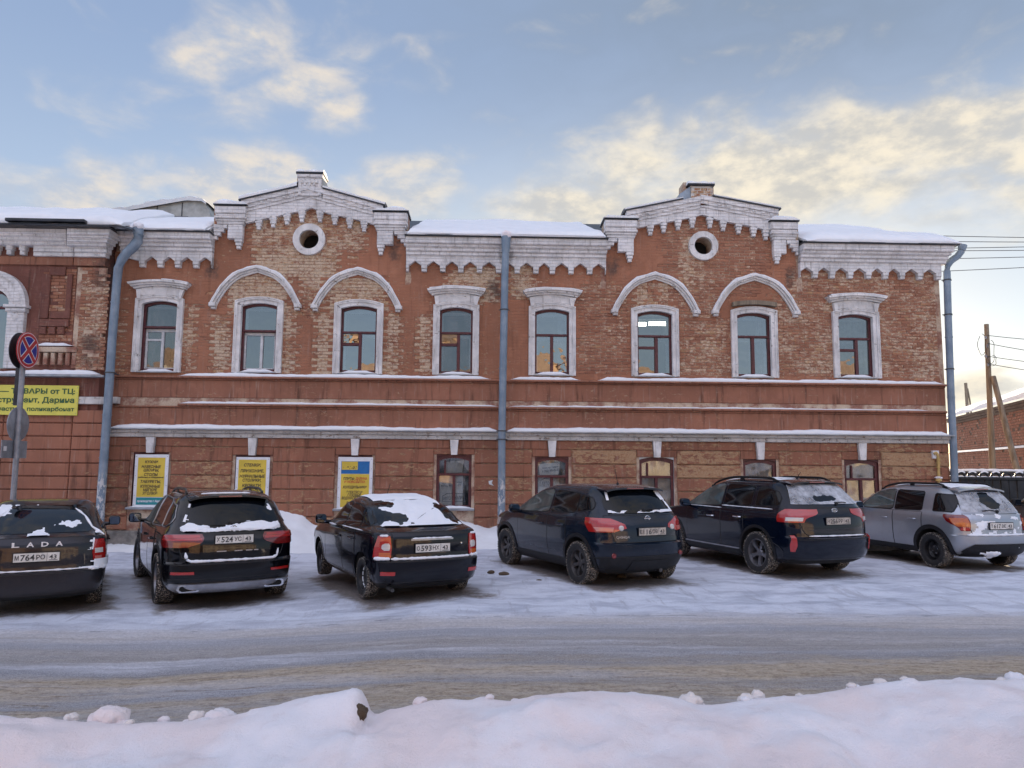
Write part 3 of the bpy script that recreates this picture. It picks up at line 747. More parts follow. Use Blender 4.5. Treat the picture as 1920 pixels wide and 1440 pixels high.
GABLE = [
    dict(wall=[(402, 385), (452, 383), (452, 377), (557, 352), (557, 321), (605, 321), (605, 355), (718, 386), (718, 390), (765, 402)], oc=(580.5, 450), ro=30.5, ri=18.5,
         top=[(452, 375), (557, 351)], top2=[(605, 354), (718, 385)], pend=[(484, 430), (511, 426), (537, 421), (565, 416), (599, 416), (627, 421), (655, 427.5), (682, 434)],
         notch=[(461, 418), (470, 416), (499, 409), (524, 404), (550, 398), (571, 394), (584, 389), (597, 394), (615, 400), (644, 406), (671, 412), (697, 419.5), (704, 421)],
         pin=(557, 605, 321, 366), lsh=(402, 463, 384), rsh=(700, 765, 396)),
    dict(wall=[(1133, 413), (1175, 409), (1175, 396), (1281, 374), (1281, 342), (1338, 342), (1338, 370), (1460, 393), (1460, 406), (1496, 413)], oc=(1317.5, 462), ro=28.5, ri=17.5,
         top=[(1175, 395), (1281, 374)], top2=[(1338, 369), (1460, 392)], pend=[(1220, 441), (1245, 436), (1272, 431), (1299, 427), (1332, 427), (1357, 433), (1386, 438), (1414, 444), (1437, 450)],
         notch=[(1196, 427), (1205, 425), (1231, 420), (1257, 415), (1285, 410), (1304, 406), (1317, 402), (1330, 406), (1346, 412), (1375, 417.5), (1402, 422.5), (1429, 429), (1444, 432)],
         pin=(1281, 1338, 342, 380), lsh=(1133, 1196, 410), rsh=(1444, 1497, 414))]
for g in GABLE:
    g['x0'], g['x1'] = X(g['wall'][0][0], 450), X(g['wall'][-1][0], 450)
    g['z0'] = Z_FRZ_TOP-0.75
    g['poly'] = [(g['x0'], g['z0'])] + [XZ(*q) for q in g['wall']] + [(g['x1'], g['z0'])]
    g['c'] = XZ(*g['oc']); g['Ro'] = g['ro']*CAM_D/FPX; g['Ri'] = g['ri']*CAM_D/FPX
    holes.append((g['x0'], g['x1'], g['z0'], 20.0))
xs = sorted({XW0, XW1} | {h[i] for h in holes for i in (0, 1)})
zs = sorted({-0.3, Z_EAVE} | {h[i] for h in holes for i in (2, 3) if h[i] < 15})
wall = MB()
for i in range(len(xs)-1):
    for j in range(len(zs)-1):
        cx, cz = (xs[i]+xs[i+1])/2, (zs[j]+zs[j+1])/2
        if any(a < cx < b and c < cz < d for a, b, c, d in holes): continue
        wall.add([(xs[i], 0, zs[j]), (xs[i+1], 0, zs[j]), (xs[i+1], 0, zs[j+1]), (xs[i], 0, zs[j+1])], [(0, 1, 2, 3)])
for g in GABLE:                                            # gable wall round its oculus, 0.45 m thick
    cx, cz = g['c']; N = 16
    L = [(cx+g['Ri']*math.cos(a), cz+g['Ri']*math.sin(a)) for a in np.linspace(-math.pi/2, -1.5*math.pi, N)]
    Rr_ = [(cx+g['Ri']*math.cos(a), cz+g['Ri']*math.sin(a)) for a in np.linspace(math.pi/2, -math.pi/2, N)]
    P = g['poly']; top = [q for q in P[1:-1]]
    ztop = max(q[1] for q in top)
    tl = [q for q in top if q[0] <= cx]; tr = [q for q in top if q[0] > cx]
    zc = max(tl[-1][1], tr[0][1])
    wall.prism([P[0]] + tl + [(cx, zc)] + L[::-1] + [(cx, g['z0'])], 0.0, 0.45)
    wall.prism([(cx, g['z0'])] + Rr_[::-1] + [(cx, zc)] + tr + [P[-1]], 0.0, 0.45)
DEPTH = 11.0
wall.add([(XW0, 0, -.3), (XW0, DEPTH, -.3), (XW0, DEPTH, Z_EAVE), (XW0, 0, Z_EAVE)], [(0, 1, 2, 3)])
wall.add([(XW1, 0, -.3), (XW1, DEPTH, -.3), (XW1, DEPTH, Z_EAVE), (XW1, 0, Z_EAVE)], [(0, 1, 2, 3)])
wall.add([(XW0, DEPTH, -.3), (XW1, DEPTH, -.3), (XW1, DEPTH, Z_EAVE), (XW0, DEPTH, Z_EAVE)], [(0, 1, 2, 3)])
wall.build('wall', M['mortar'], bld)

# --- cladding: bricks where the plaster is gone, plaster skin elsewhere
def pbox(x0, y0, x1, y1, wear, brick): 
    a, b = XZ(x0, y1), XZ(x1, y0)
    return (a[0], b[0], a[1], b[1], wear, brick)
ZONES = [pbox(*q) for q in [
    (336, 570, 372, 705, .75, 1), (218, 540, 245, 710, .7, .85), (355, 470, 400, 560, .2, .25), (392, 590, 436, 705, .8, 1), (520, 575, 562, 705, .9, 1), (588, 590, 626, 705, .9, 1), (716, 585, 752, 705, .85, 1), (780, 590, 812, 705, .75, .95),
    (428, 515, 545, 590, .95, 1), (615, 518, 730, 590, .9, 1), (470, 400, 690, 470, .75, 1), (470, 455, 640, 520, .9, 1), (560, 470, 610, 600, .65, .8), (640, 470, 700, 505, .5, .6), (860, 500, 935, 570, .9, 1), (955, 490, 1010, 560, .8, 1), (835, 505, 900, 540, .8, .9),
    (1085, 560, 1180, 705, .35, .95), (1075, 530, 1160, 590, .35, .6), (1240, 420, 1420, 560, .25, .9), (1270, 470, 1345, 600, .55, 1), (1190, 525, 1262, 580, .75, .8), (1268, 600, 1375, 705, .5, .95), (1360, 525, 1460, 580, .1, .3), (1450, 560, 1570, 705, .55, 1),
    (1480, 500, 1560, 620, .4, 1), (1640, 545, 1768, 710, .5, 1), (1560, 505, 1768, 570, .45, .95), (1350, 420, 1440, 520, .15, .7), (1200, 440, 1260, 520, .1, .35)]]
def zone_at(x, z):
    w = 0.12; b = 0.05
    for (a0, a1, b0, b1, we, br) in ZONES:
        dx = min(x-a0, a1-x); dz = min(z-b0, b1-z); d = min(dx, dz)
        f = min(1.0, max(0.0, (d+0.10)/0.20))
        if f > 0: w = max(w, we*f); b = max(b, br*f)
    return w, b
def in_poly(x, z, P):
    c = False; n = len(P)
    for i in range(n):
        x1, z1 = P[i]; x2, z2 = P[(i+1) % n]
        if (z1 > z) != (z2 > z) and x < (x2-x1)*(z-z1)/(z2-z1)+x1: c = not c
    return c
CW, CHh = 0.272, 0.083
def free(x0, x1, z0, z1):
    for (a, b, c, d) in holes[:16]:
        if x1 > a-0.02 and x0 < b+0.02 and z1 > c-0.02 and z0 < d+0.02: return False
    for g in GABLE:
        if x1 > g['x0'] and x0 < g['x1'] and z1 > g['z0']:
            cx, cz = (x0+x1)/2, (z0+z1)/2
            if math.hypot(cx-g['c'][0], cz-g['c'][1]) < g['Ri']+0.16: return False
            if not (in_poly(cx, z1+0.05, g['poly']) and in_poly(x0, z1+0.05, g['poly']) and in_poly(x1, z1+0.05, g['poly'])): return False
            return True
    return z1 < Z_FRZ_TOP + 0.06
nrow0 = 0; Zb0 = Z_SILL + 0.01
nrows = int((9.0-Zb0)/CHh); ncols = int((XW1-XW0)/CW)
half = CW/2
occ = {}
bricks = []
for r0 in range(nrows):
    z0 = Zb0 + r0*CHh
    for c0 in range(2*ncols):
        x0 = XW0 + c0*half
        if free(x0, x0+half, z0, z0+CHh): occ[(r0, c0)] = 0
for r0 in range(nrows):
    off = r0 % 2
    for c0 in range(off, 2*ncols, 2):
        cells = [(r0, c0), (r0, c0+1)]
        x0 = XW0 + c0*half; z0 = Zb0+r0*CHh; xc, zc = x0+half, z0+CHh/2
        if not all(q in occ for q in cells): 
            cells = [q for q in cells if q in occ]
            if not cells: continue
        w, b = zone_at(xc, zc)
        nz = float(n2(np.array(xc), np.array(zc), 1.6, 4, 61)); nz2 = float(n2(np.array(xc), np.array(zc), 5.0, 2, 62))
        if b + 0.55*nz + 0.25*nz2 > 0.5:
            xa = XW0 + min(q[1] for q in cells)*half; xb = XW0 + (max(q[1] for q in cells)+1)*half
            tone = random.random(); wear = max(0, min(1.2, w + 0.35*nz + random.gauss(0, .08)))
            bricks.append((xa+0.006, xb-0.006, z0+0.005, z0+CHh-0.006, -0.012+random.gauss(0, .003), tone, wear))
            for q in cells: occ[q] = 1
bricks.sort(key=lambda q: (q[0]+q[1])**2/4 + ((q[2]+q[3])/2-CAM_H)**2)
vis = [q for q in bricks if q[6] > 0.35]
singles = vis[:300]; sset = set(map(id, singles)); rest = [q for q in bricks if id(q) not in sset]
for (xa, xb, za, zb, y, tone, wear) in singles:
    mb = MB(); mb.bevel_box(xa, xb, y, 0.0, za, zb, 0.005)
    mb.build('brick', M['brick'], bld, attrs={'tone': [tone]*9, 'wear': [wear]*9})
mb = MB(); tn = []; wr = []
for (xa, xb, za, zb, y, tone, wear) in rest:
    mb.bevel_box(xa, xb, y, 0.0, za, zb, 0.005); tn += [tone]*9; wr += [wear]*9
tag(mb.build('brickwork', M['brick'], bld, attrs={'tone': tn, 'wear': wr}), kind='stuff')
# plaster skin with toothed edges
mb = MB(); vid = {}
def pv(r0, c0):
    k = (r0, c0)
    if k not in vid:
        h1, h2 = random.uniform(-.022, .022), random.uniform(-.014, .014)
        vid[k] = len(mb.v); mb.v.append((XW0+c0*half+h1, -0.016-0.004*math.sin(c0*1.7+r0*.9), Zb0+r0*CHh+h2))
    return vid[k]
skirt = []
for (r0, c0), st in occ.items():
    if st == 0:
        mb.f.append((pv(r0, c0), pv(r0, c0+1), pv(r0+1, c0+1), pv(r0+1, c0))); mb.mi.append(0)
        for (nb, e) in (((r0-1, c0), ((r0, c0), (r0, c0+1))), ((r0+1, c0), ((r0+1, c0), (r0+1, c0+1))), ((r0, c0-1), ((r0, c0), (r0+1, c0))), ((r0, c0+1), ((r0, c0+1), (r0+1, c0+1)))):
            if occ.get(nb, 2) != 0: skirt.append(e)
for (a, b) in skirt:
    i, j = pv(*a), pv(*b); k = len(mb.v)
    mb.v += [(mb.v[i][0], 0.001, mb.v[i][2]), (mb.v[j][0], 0.001, mb.v[j][2])]
    mb.f.append((i, j, k+1, k)); mb.mi.append(0)
mb.build('plaster_skin', M['plaster'], bld, True, 40)

# --- plaster bands between the storeys
def span_box(name, x0, x1, z0, z1, yf, mat, b=0.015, yb=0.0):
    mb = MB(); mb.bevel_box(x0, x1, yf, yb, z0, z1, b); return mb.build(name, mat, bld)
PX_PIPE = X(943, 640)
span_box('parapet_band', XW0+0.01, XW1-0.01, zl(752), zl(719), -0.02, M['band'])
span_box('moulding', XW0+0.01, XW1-0.01, zl(719)+0.003, Z_SILL-0.055, -0.055, M['band'])
span_box('string_course', XW0+0.01, XW1-0.01, Z_SILL-0.052, Z_SILL, -0.12, M['band'])
span_box('string_course', X(336, 757), XW1-0.03, Z_MID-0.055, Z_MID-0.002, -0.11, M['band'])
span_box('moulding', XW0+0.01, XW1-0.02, Z_MID-0.10, Z_MID-0.058, -0.055, M['band'])
span_box('parapet_band', XW0+0.01, XW1-0.01, Z_LEDGE+0.01, Z_MID-0.103, -0.022, M['band'])
span_box('belt_course', XW0+0.01, XW1-0.01, Z_LEDGE-0.115, Z_LEDGE-0.035, -0.16, M['white_belt'])
span_box('belt_course', XW0+0.01, XW1-0.01, Z_STRIP, Z_LEDGE-0.118, -0.11, M['white_belt'])
mb = MB(); mb.add([(XW0+.05, -0.27, Z_LEDGE-0.035), (XW1+.04, -0.27, Z_LEDGE-0.035), (XW1+.04, -0.27, Z_LEDGE-0.012), (XW0+.05, -0.27, Z_LEDGE-0.012), (XW0+.05, 0, Z_LEDGE+0.03), (XW1+.04, 0, Z_LEDGE+0.03), (XW0+.05, 0, Z_LEDGE-0.034), (XW1+.04, 0, Z_LEDGE-0.034)],
                  [(0, 1, 2, 3), (3, 2, 5, 4), (0, 1, 7, 6)])
mb.build('ledge_flashing', M['zinc'], bld)

def ledge_snow(name, x0, x1, z, depth, hmin, hmax, seed, parent=bld, y0=0.0, step=0.05, gaps=0.0, slope=0.0, mat=None):
    """drift lying on a ledge: rounded front, uneven top; thins out at the ends"""
    n = max(4, int((x1-x0)/step)); xs_ = np.linspace(x0, x1, n)
    h = hmin + (hmax-hmin)*(0.5+0.5*n2(xs_, 0, 1.3, 4, seed)) + 0.012*n2(xs_, 0, 9.0, 3, seed+1)
    if gaps: h = h*np.clip((n2(xs_, 0, 0.9, 3, seed+5)+gaps)/0.25, 0.05, 1)
    e = np.clip(np.minimum(xs_-x0, x1-xs_)/0.25, 0.12, 1); h = np.maximum(h, 0.006)*e
    dd = depth*(0.93+0.07*n2(xs_, 3.3, 2.5, 3, seed+2))
    P = []
    for i, x in enumerate(xs_):
        P.append([(x, y0-dd[i]+0.012, z-slope), (x, y0-dd[i], z-slope+h[i]*0.35), (x, y0-dd[i]+0.025, z-slope+h[i]*0.8), (x, y0-dd[i]*0.6, z-slope*0.5+h[i]), (x, y0+0.01, z+h[i]*1.05)])
    mb = MB(); mb.grid(P); mb.add([P[0][k] for k in range(5)] + [(x0, y0+.01, z)], [tuple(range(6))]); mb.add([P[-1][k] for k in range(5)] + [(x1, y0+.01, z)], [tuple(range(6))])
    return mb.build(name, mat or M['snow'], parent, True, 60)
ledge_snow('ledge_snow', XW0+0.15, PX_PIPE-0.06, Z_LEDGE-0.008, 0.26, 0.05, 0.13, 101, slope=0.012)
ledge_snow('ledge_snow', PX_PIPE+0.06, XW1, Z_LEDGE-0.008, 0.26, 0.07, 0.14, 103, slope=0.012)
ledge_snow('ledge_snow', X(336, 757), X(935, 757), Z_MID-0.004, 0.105, 0.02, 0.075, 105)
ledge_snow('ledge_snow', X(950, 757), X(1745, 766), Z_MID-0.004, 0.105, 0.02, 0.06, 107)
for k, (a, b) in enumerate([(336, 921), (957, 1088), (1120, 1768)]):
    ledge_snow('ledge_snow', X(a, 710), X(b, 710), Z_SILL-0.003, 0.122, 0.05, 0.12, 110+3*k)

# --- rusticated ground floor
jz = [825, 842.5, 869.5, 895, 920, 945.5, 971, 997]
gx = [XW0+0.02] + [v for d in GWm for v in (d['x0']-0.07, d['x1']+0.07)] + [XW1-0.01]
M['rust'] = stucco_mat('rusticated_render', (0.285, 0.120, 0.072), 0.635, (0.46, 0.31, 0.18), 0.9, attrname='wear')
for s in range(0, len(gx), 2):
    a, b = gx[s], gx[s+1]
    xm_px = 960 + (a+b)/2*FPX/CAM_D
    for j in range(1, 7):
        z1, z0 = zl(jz[j])-0.012, zl(jz[j+1])+0.012
        w = 1.0 if 1040 < xm_px < 1300 else (0.95 if xm_px < 1800 and xm_px > 1300 and j < 3 else (0.7 if 1300 < xm_px else 0.55))
        w += random.gauss(0, 0.12)
        mb = MB(); mb.bevel_box(a+random.uniform(0, .01), b-random.uniform(0, .01), -0.055+random.gauss(0, .003), 0.0, z0, z1, 0.022)
        mb.build('rusticated_course', M['rust'], bld, attrs={'wear': [w]*9})
for k in range(len(GWm)+1):                               # frieze course above, cut by the keystones
    a = XW0+0.02 if k == 0 else 0.5*(GWm[k-1]['x0']+GWm[k-1]['x1'])+0.11
    b = XW1-0.01 if k == len(GWm) else 0.5*(GWm[k]['x0']+GWm[k]['x1'])-0.11
    mb = MB(); mb.bevel_box(a, b, -0.045, 0.0, zl(jz[1])+0.010, Z_STRIP-0.004, 0.015)
    mb.build('rusticated_course', M['rust'], bld, attrs={'wear': [random.uniform(.3, .6) if k < 5 else random.uniform(.5, .8)]*9})
for d in GWm:
    xm = 0.5*(d['x0']+d['x1']); zt = Z_STRIP-0.004; zb = d['z1']-0.01
    mb = MB(); mb.prism([(xm-0.105, zt), (xm+0.105, zt), (xm+0.075, zb), (xm-0.075, zb)], -0.13, 0.0)
    mb.build('keystone', M['white_case'], bld)
    for sg in (-1, 1):                                     # plain flank each side of the keystone down to the window head
        xo = d['x0']-0.07 if sg < 0 else d['x1']+0.07
        xi = xm+sg*0.085
        mb = MB(); mb.bevel_box(min(xo, xi), max(xo, xi), -0.03, 0.0, d['z1']+0.0, zl(jz[1])+0.006, 0.01)
        mb.build('window_head', M['rust'], bld, attrs={'wear': [0.5]*9})
mb = MB(); mb.bevel_box(XW0+0.01, XW1, -0.10, 0.0, -0.3, zl(997)-0.01, 0.03); mb.build('plinth', M['concrete'], bld)

# --- cornice: stepped mouldings with a row of pointed hanging arches
SECTS = [(X(232, 460), GABLE[0]['x0']+0.02, [265, 299, 332, 366, 400]), (GABLE[0]['x1']-0.02, GABLE[1]['x0']+0.02, [761, 795, 830, 864, 899, 935, 970, 1005, 1036, 1071, 1106, 1140]),
         (GABLE[1]['x1']-0.02, XW1+0.0, [1496, 1529, 1561, 1595, 1629, 1661, 1692, 1726, 1760])]
steps = [(444.5, 457.5, 0.40), (457.5, 464, 0.33), (464, 472.5, 0.26), (472.5, 481, 0.20)]
for si, (a, b, pend) in enumerate(SECTS):
    for (p0, p1, pr) in steps:
        bb = b + (pr*0.55 if si == 2 else 0)
        mb = MB(); mb.bevel_box(a, bb, -pr, 0.0, Z(960, p1, -pr)+0.003, Z(960, p0, -pr)-0.002, 0.018)
        if si == 2: mb.box(XW1+0.001, bb, 0.002, 3.0, Z(960, p1, -pr)+0.003, Z(960, p0, -pr)-0.002)
        mb.build('cornice_course', M['white'], bld)
    xs_ = [X(p, 505, -.14) for p in pend]
    zap, zsh, zbt, zft = Z(960, 491.5, -.14), Z(960, 500, -.14), Z(960, 505.5, -.14), Z_FRZ_TOP+0.02
    hw = 0.066*K
    poly = [(a, zft)]
    first = True
    low = [(a, zbt)] if xs_[0]-a > 0.3 else []
    pts = []
    for i, x in enumerate(xs_):
        xl, xr2 = max(a, x-hw), min(b, x+hw)
        pts += [(xl, zsh), (xl, zbt), (xr2, zbt), (xr2, zsh)]
        if i < len(xs_)-1: pts.append(((x+xs_[i+1])/2, zap))
    if xs_[0]-hw-a > 0.05: pts = [(a, zap)] + pts
    if b-(xs_[-1]+hw) > 0.05: pts = pts + [(b, zap)]
    poly = [(a, zft)] + pts + [(b, zft)]
    cl = [poly[0]]
    for q in poly[1:]:
        if math.hypot(q[0]-cl[-1][0], q[1]-cl[-1][1]) > 1e-4: cl.append(q)
    mb = MB(); mb.prism(cl, -0.14, 0.0); mb.build('arcade_frieze', M['white'], bld)
    for x in xs_:
        mb = MB(); mb.bevel_box(max(a, x-hw+0.004), min(b, x+hw-0.004), -0.125, 0.0, Z_FRZ_BOT, zbt-0.003, 0.01); mb.build('pendant_foot', M['white_case'], bld)
    # eaves board and roof edge
    mb = MB(); mb.bevel_box(a-0.02, b+(0.32 if si == 2 else 0.02), -0.47, 0.0, Z_EAVE-0.004, Z_EAVE+0.035, 0.008); mb.build('eaves_flashing', M['metal_roof'], bld)

# --- gables
def add_gable(g):
    Yp = -0.12
    band_low = [XZ(*q, -0.13) for q in g['notch']]
    topL, topR = [XZ(*q, -0.24) for q in g['top']], [XZ(*q, -0.24) for q in g['top2']]
    cx = 0.5*(XZ(g['pin'][0], 370)[0]+XZ(g['pin'][1], 370)[0])
    lowx = [q[0] for q in band_low]; lowz = [q[1] for q in band_low]
    for side, tp in ((0, topL), (1, topR)):
        x0, x1 = tp[0][0], tp[1][0]
        xl, xr2 = (band_low[0][0]-0.02, cx-0.001) if side == 0 else (cx+0.001, band_low[-1][0]+0.02)
        slope = (tp[1][1]-tp[0][1])/(x1-x0)
        ztop = lambda x: tp[0][1] + slope*(x-x0)
        xe = x1 if side == 0 else x0                        # where the rake meets the pinnacle
        for k, (f0, f1, yf) in enumerate(((0.0, 0.117, -0.235), (0.12, 0.213, -0.19), (0.216, 0.292, -0.16))):
            a, b = (min(xl, x0), cx-0.002) if side == 0 else (cx+0.002, max(xr2, x1))
            mb = MB(); mb.prism([(a, ztop(a)-f0), (b, ztop(b)-f0), (b, ztop(b)-f1), (a, ztop(a)-f1)], yf, 0.0)
            mb.build('raking_moulding', M['white'], bld)
        xx = [xl] + [q for q in lowx if xl < q < xr2] + [xr2]
        lowp = [(x, min(float(np.interp(x, lowx, lowz)), ztop(x)-0.315)) for x in xx]
        mb = MB(); mb.prism([(xl, ztop(xl)-0.295), (xr2, ztop(xr2)-0.295)] + lowp[::-1], -0.13, 0.0)
        mb.build('raking_frieze', M['white'], bld)
        # small dentils under the top moulding
        nd = 7
        for i in range(nd):
            x = x0 + (x1-x0)*(0.10+0.8*i/(nd-1)) 
            if random.random() < 0.25: continue
            mb = MB(); w = 0.055
            mb.bevel_box(x-w, x+w, -0.215, -0.15, ztop(x)-0.185, ztop(x)-0.125, 0.012)
            mb.build('dentil', M['white_case'], bld)
        # coping and its snow
        mb = MB(); a, b = (x0-0.06, x1) if side == 0 else (x0, x1+0.06)
        mb.prism([(a, ztop(a)), (b, ztop(b)), (b, ztop(b)+0.035), (a, ztop(a)+0.035)], -0.27, 0.5); mb.build('coping', M['metal_roof'], bld)
        n = 30; xs_ = np.linspace(a, b, n); h = 0.055+0.05*n2(xs_, 2.0, 1.5, 3, int(130+cx*7)+side) + 0.015*n2(xs_, 0, 6, 2, 5)
        h = np.clip(h, 0.02, None)*(1.6 if side == 0 and cx < 0 else 1.15)
        P = [[(x, -0.262, ztop(x)+0.036), (x, -0.272, ztop(x)+0.036+hh*.6), (x, -0.20, ztop(x)+0.036+hh), (x, 0.1, ztop(x)+0.036+hh*1.3), (x, 0.5, ztop(x)+.04)] for x, hh in zip(xs_, h)]
        mb = MB(); mb.grid(P); mb.build('coping_snow', M['snow'], bld, True, 60)
    # stepped corbels hanging from the raking frieze
    for (px, py) in g['pend']:
        x, zb = XZ(px, py, -0.12); zt = float(np.interp(x, lowx, lowz)); hgt = (zt-zb)
        mb = MB()
        for k, (w, pr) in enumerate(((0.088, -0.13), (0.070, -0.118), (0.048, -0.105))):
            mb.bevel_box(x-w, x+w, pr, 0.0, zt+0.01-hgt*(k+1)/3+0.004, zt+0.01-hgt*k/3, 0.008)
        mb.build('stepped_corbel', M['white'], bld)
    # oculus ring
    cx_, cz_ = g['c']; N = 40
    ring = lambda r_: [(cx_+r_*math.cos(t), cz_+r_*math.sin(t)) for t in np.linspace(0, 2*math.pi, N, endpoint=False)]
    mb = MB(); mb.strip(ring(g['Ri']), ring(g['Ro']), -0.09, 0.0, closed=True)
    oc = mb.build('oculus_ring', M['white_case'], bld, True, 40)
    mb = MB(); mb.prism(ring(g['Ri']+0.02), 0.42, 0.44); mb.build('oculus_recess', M['black_void'], oc)
    # pinnacle
    p0, p1, pt, pb = g['pin']; a, b = X(p0, 340, -.2), X(p1, 340, -.2); zt, zb = Z(p0, pt+5, -.2), Z(p0, pb, -.2)
    brickpin = g is GABLE[1]
    if not brickpin:
        mb = MB(); mb.bevel_box(a+0.02, b-0.02, -0.20, 0.30, zb-0.01, zt-0.10, 0.012); pin = mb.build('pinnacle', M['white'], bld)
        mb = MB(); mb.bevel_box(a, b, -0.235, 0.32, zt-0.097, zt, 0.015); mb.build('pinnacle_cap', M['white'], pin)
        for (u0, u1) in ((a+0.035, a+0.11), (b-0.11, b-0.035)):
            mb = MB(); mb.bevel_box(u0, u1, -0.228, -0.201, zb+0.005, zt-0.14, 0.008); mb.build('pinnacle_jamb', M['white_case'], pin)
        mb = MB(); mb.bevel_box(a+0.113, b-0.113, -0.226, -0.201, zt-0.24, zt-0.14, 0.008); mb.build('pinnacle_lintel', M['white_case'], pin)
        for k in (-1, 0, 1):
            xm = (a+b)/2+k*0.12; mb = MB(); mb.lathe([(0.0, -0.234), (0.028, -0.23), (0.036, -0.22), (0.036, -0.202)], 'y', 10, (xm, 0, zt-0.275)); mb.build('pinnacle_stud', M['white_case'], pin, True)
        mb = MB(); mb.box(b-0.019, b+0.01, -0.19, 0.34, zb-0.06, zt-0.1); mb.build('pinnacle_cladding', M['lantern'], pin)
    else:
        mb = MB(); mb.bevel_box(a+0.20, b-0.02, -0.16, 0.30, zb-0.06, zt-0.0, 0.01); pin = mb.build('pinnacle', M['white_belt'], bld)
        r0 = 0; z = zb-0.02
        while z < zt-0.09:
            x = a+0.21+(0.09 if r0 % 2 else 0)
            while x < b-0.04:
                x2 = min(x+0.17, b-0.03); mb = MB(); mb.bevel_box(x, x2-0.01, -0.176+random.uniform(0, .012), -0.16, z, z+0.062, 0.006)
                mb.build('brick', M['brick'], pin, attrs={'tone': [random.random()]*9, 'wear': [random.uniform(.6, 1.2)]*9}); x += 0.18
            z += 0.075; r0 += 1
        mb = MB(); mb.add([(a-0.06, 0.05, zb-0.02), (a+0.19, -0.17, zb-0.12), (a+0.19, -0.17, zt-0.02), (a-0.06, 0.05, zt-0.17), (a-0.06, .5, zb), (a-.06, .5, zt-.17), (a+.19, .5, zt)], [(0, 1, 2, 3), (0, 3, 5, 4), (3, 2, 6, 5)])
        mb.build('pinnacle_cladding', M['zinc'], pin)
    mb = MB(); c0 = a-0.025 if not brickpin else a+0.12
    mb.bevel_box(c0, b+0.025, -0.26 if not brickpin else -0.24, 0.34, zt+0.002, zt+0.045, 0.012); mb.build('pinnacle_coping', M['metal_roof'], pin)
    n = 14; xs_ = np.linspace(c0+0.01, b+0.02, n); y0 = -0.255 if not brickpin else -0.235
    P = [[(x, y0, zt+0.046), (x, y0-0.005, zt+0.085), (x, y0+0.08, zt+0.125+0.015*math.sin(i)), (x, 0.1, zt+0.13), (x, 0.34, zt+.05)] for i, x in enumerate(xs_)]
    mb = MB(); mb.grid(P)
    for q in (P[0], P[-1]): mb.add(q, [(0, 1, 2, 3, 4)])
    mb.build('coping_snow', M['snow'], pin, True, 70)
    # shoulders: stacked blocks over stepped feet
    for (sx0, sx1, sy), sgn in ((g['lsh'], -1), (g['rsh'], 1)):
        a, b = X(sx0, sy, -.22), X(sx1, sy, -.22); zt = Z(0.5*(sx0+sx1), sy, -.22); w = b-a
        for k, (d0, d1, pr, ins) in enumerate(((0.03, 0.21, 0.24, 0.02), (0.213, 0.27, 0.215, 0.035), (0.273, 0.33, 0.25, 0.01), (0.333, 0.39, 0.215, 0.04), (0.393, 0.46, 0.185, 0.07))):
            d0, d1 = d0*K, d1*K
            mb = MB(); mb.bevel_box(a+ins, b-ins, -pr, 0.0, zt-d1, zt-d0, 0.014); mb.build('shoulder_block', M['white'], bld)
        if sgn < 0: u0, u1 = b-0.58*w, b-0.10
        else: u0, u1 = a+0.10, a+0.58*w
        mb = MB(); mb.bevel_box(u0, u1, -0.165, 0.0, zt-0.80*K, zt-0.463*K, 0.014); mb.build('shoulder_panel', M['white'], bld)
        fi = (u1-0.10) if sgn < 0 else (u0+0.10)            # feet towards the gable
        for k in range(3):
            wv = 0.095-0.022*k
            mb = MB(); mb.bevel_box(fi-wv, fi+wv, -0.155+0.02*k, 0.0, zt-0.80*K-0.085*(k+1)+0.002, zt-0.80*K-0.085*k-0.002, 0.008); mb.build('stepped_corbel', M['white'], bld)
        for k in range(4):                                  # steps down to the eaves cornice
            if sgn < 0: e0, e1 = a-0.02, u0-0.02-0.085*k
            else: e0, e1 = u1+0.02+0.085*k, b+0.02
            if e1-e0 < 0.03: continue
            mb = MB(); mb.bevel_box(e0, e1, -0.16+0.012*k, 0.0, zt-0.463*K-0.095*(k+1)+0.002, zt-0.463*K-0.095*k-0.002, 0.008); mb.build('stepped_corbel', M['white'], bld)
        mb = MB(); mb.bevel_box(a-0.015, b+0.015, -0.275, 0.48, zt-0.02, zt+0.01, 0.01); mb.build('coping', M['metal_roof'], bld)
        n = 16; xs_ = np.linspace(a-0.02, b+0.02, n); e = np.clip(np.minimum(xs_-a+0.03, b-xs_+0.03)/0.12, 0.2, 1)
        h = (0.10+0.06*n2(xs_, 4.0, 2.5, 3, int(170+a*3)))*e*(1.3 if sgn < 0 and a < 0 else 1.0)
        P = [[(x, -0.27, zt+0.011), (x, -0.278, zt+0.011+hh*.6), (x, -0.20, zt+.011+hh), (x, 0.1, zt+.011+hh*1.2), (x, 0.48, zt+.012)] for x, hh in zip(xs_, h)]
        mb = MB(); mb.grid(P); mb.add(P[0], [(0, 1, 2, 3, 4)]); mb.add(P[-1], [(0, 1, 2, 3, 4)]); mb.build('coping_snow', M['snow'], bld, True, 60)
for g in GABLE: add_gable(g)

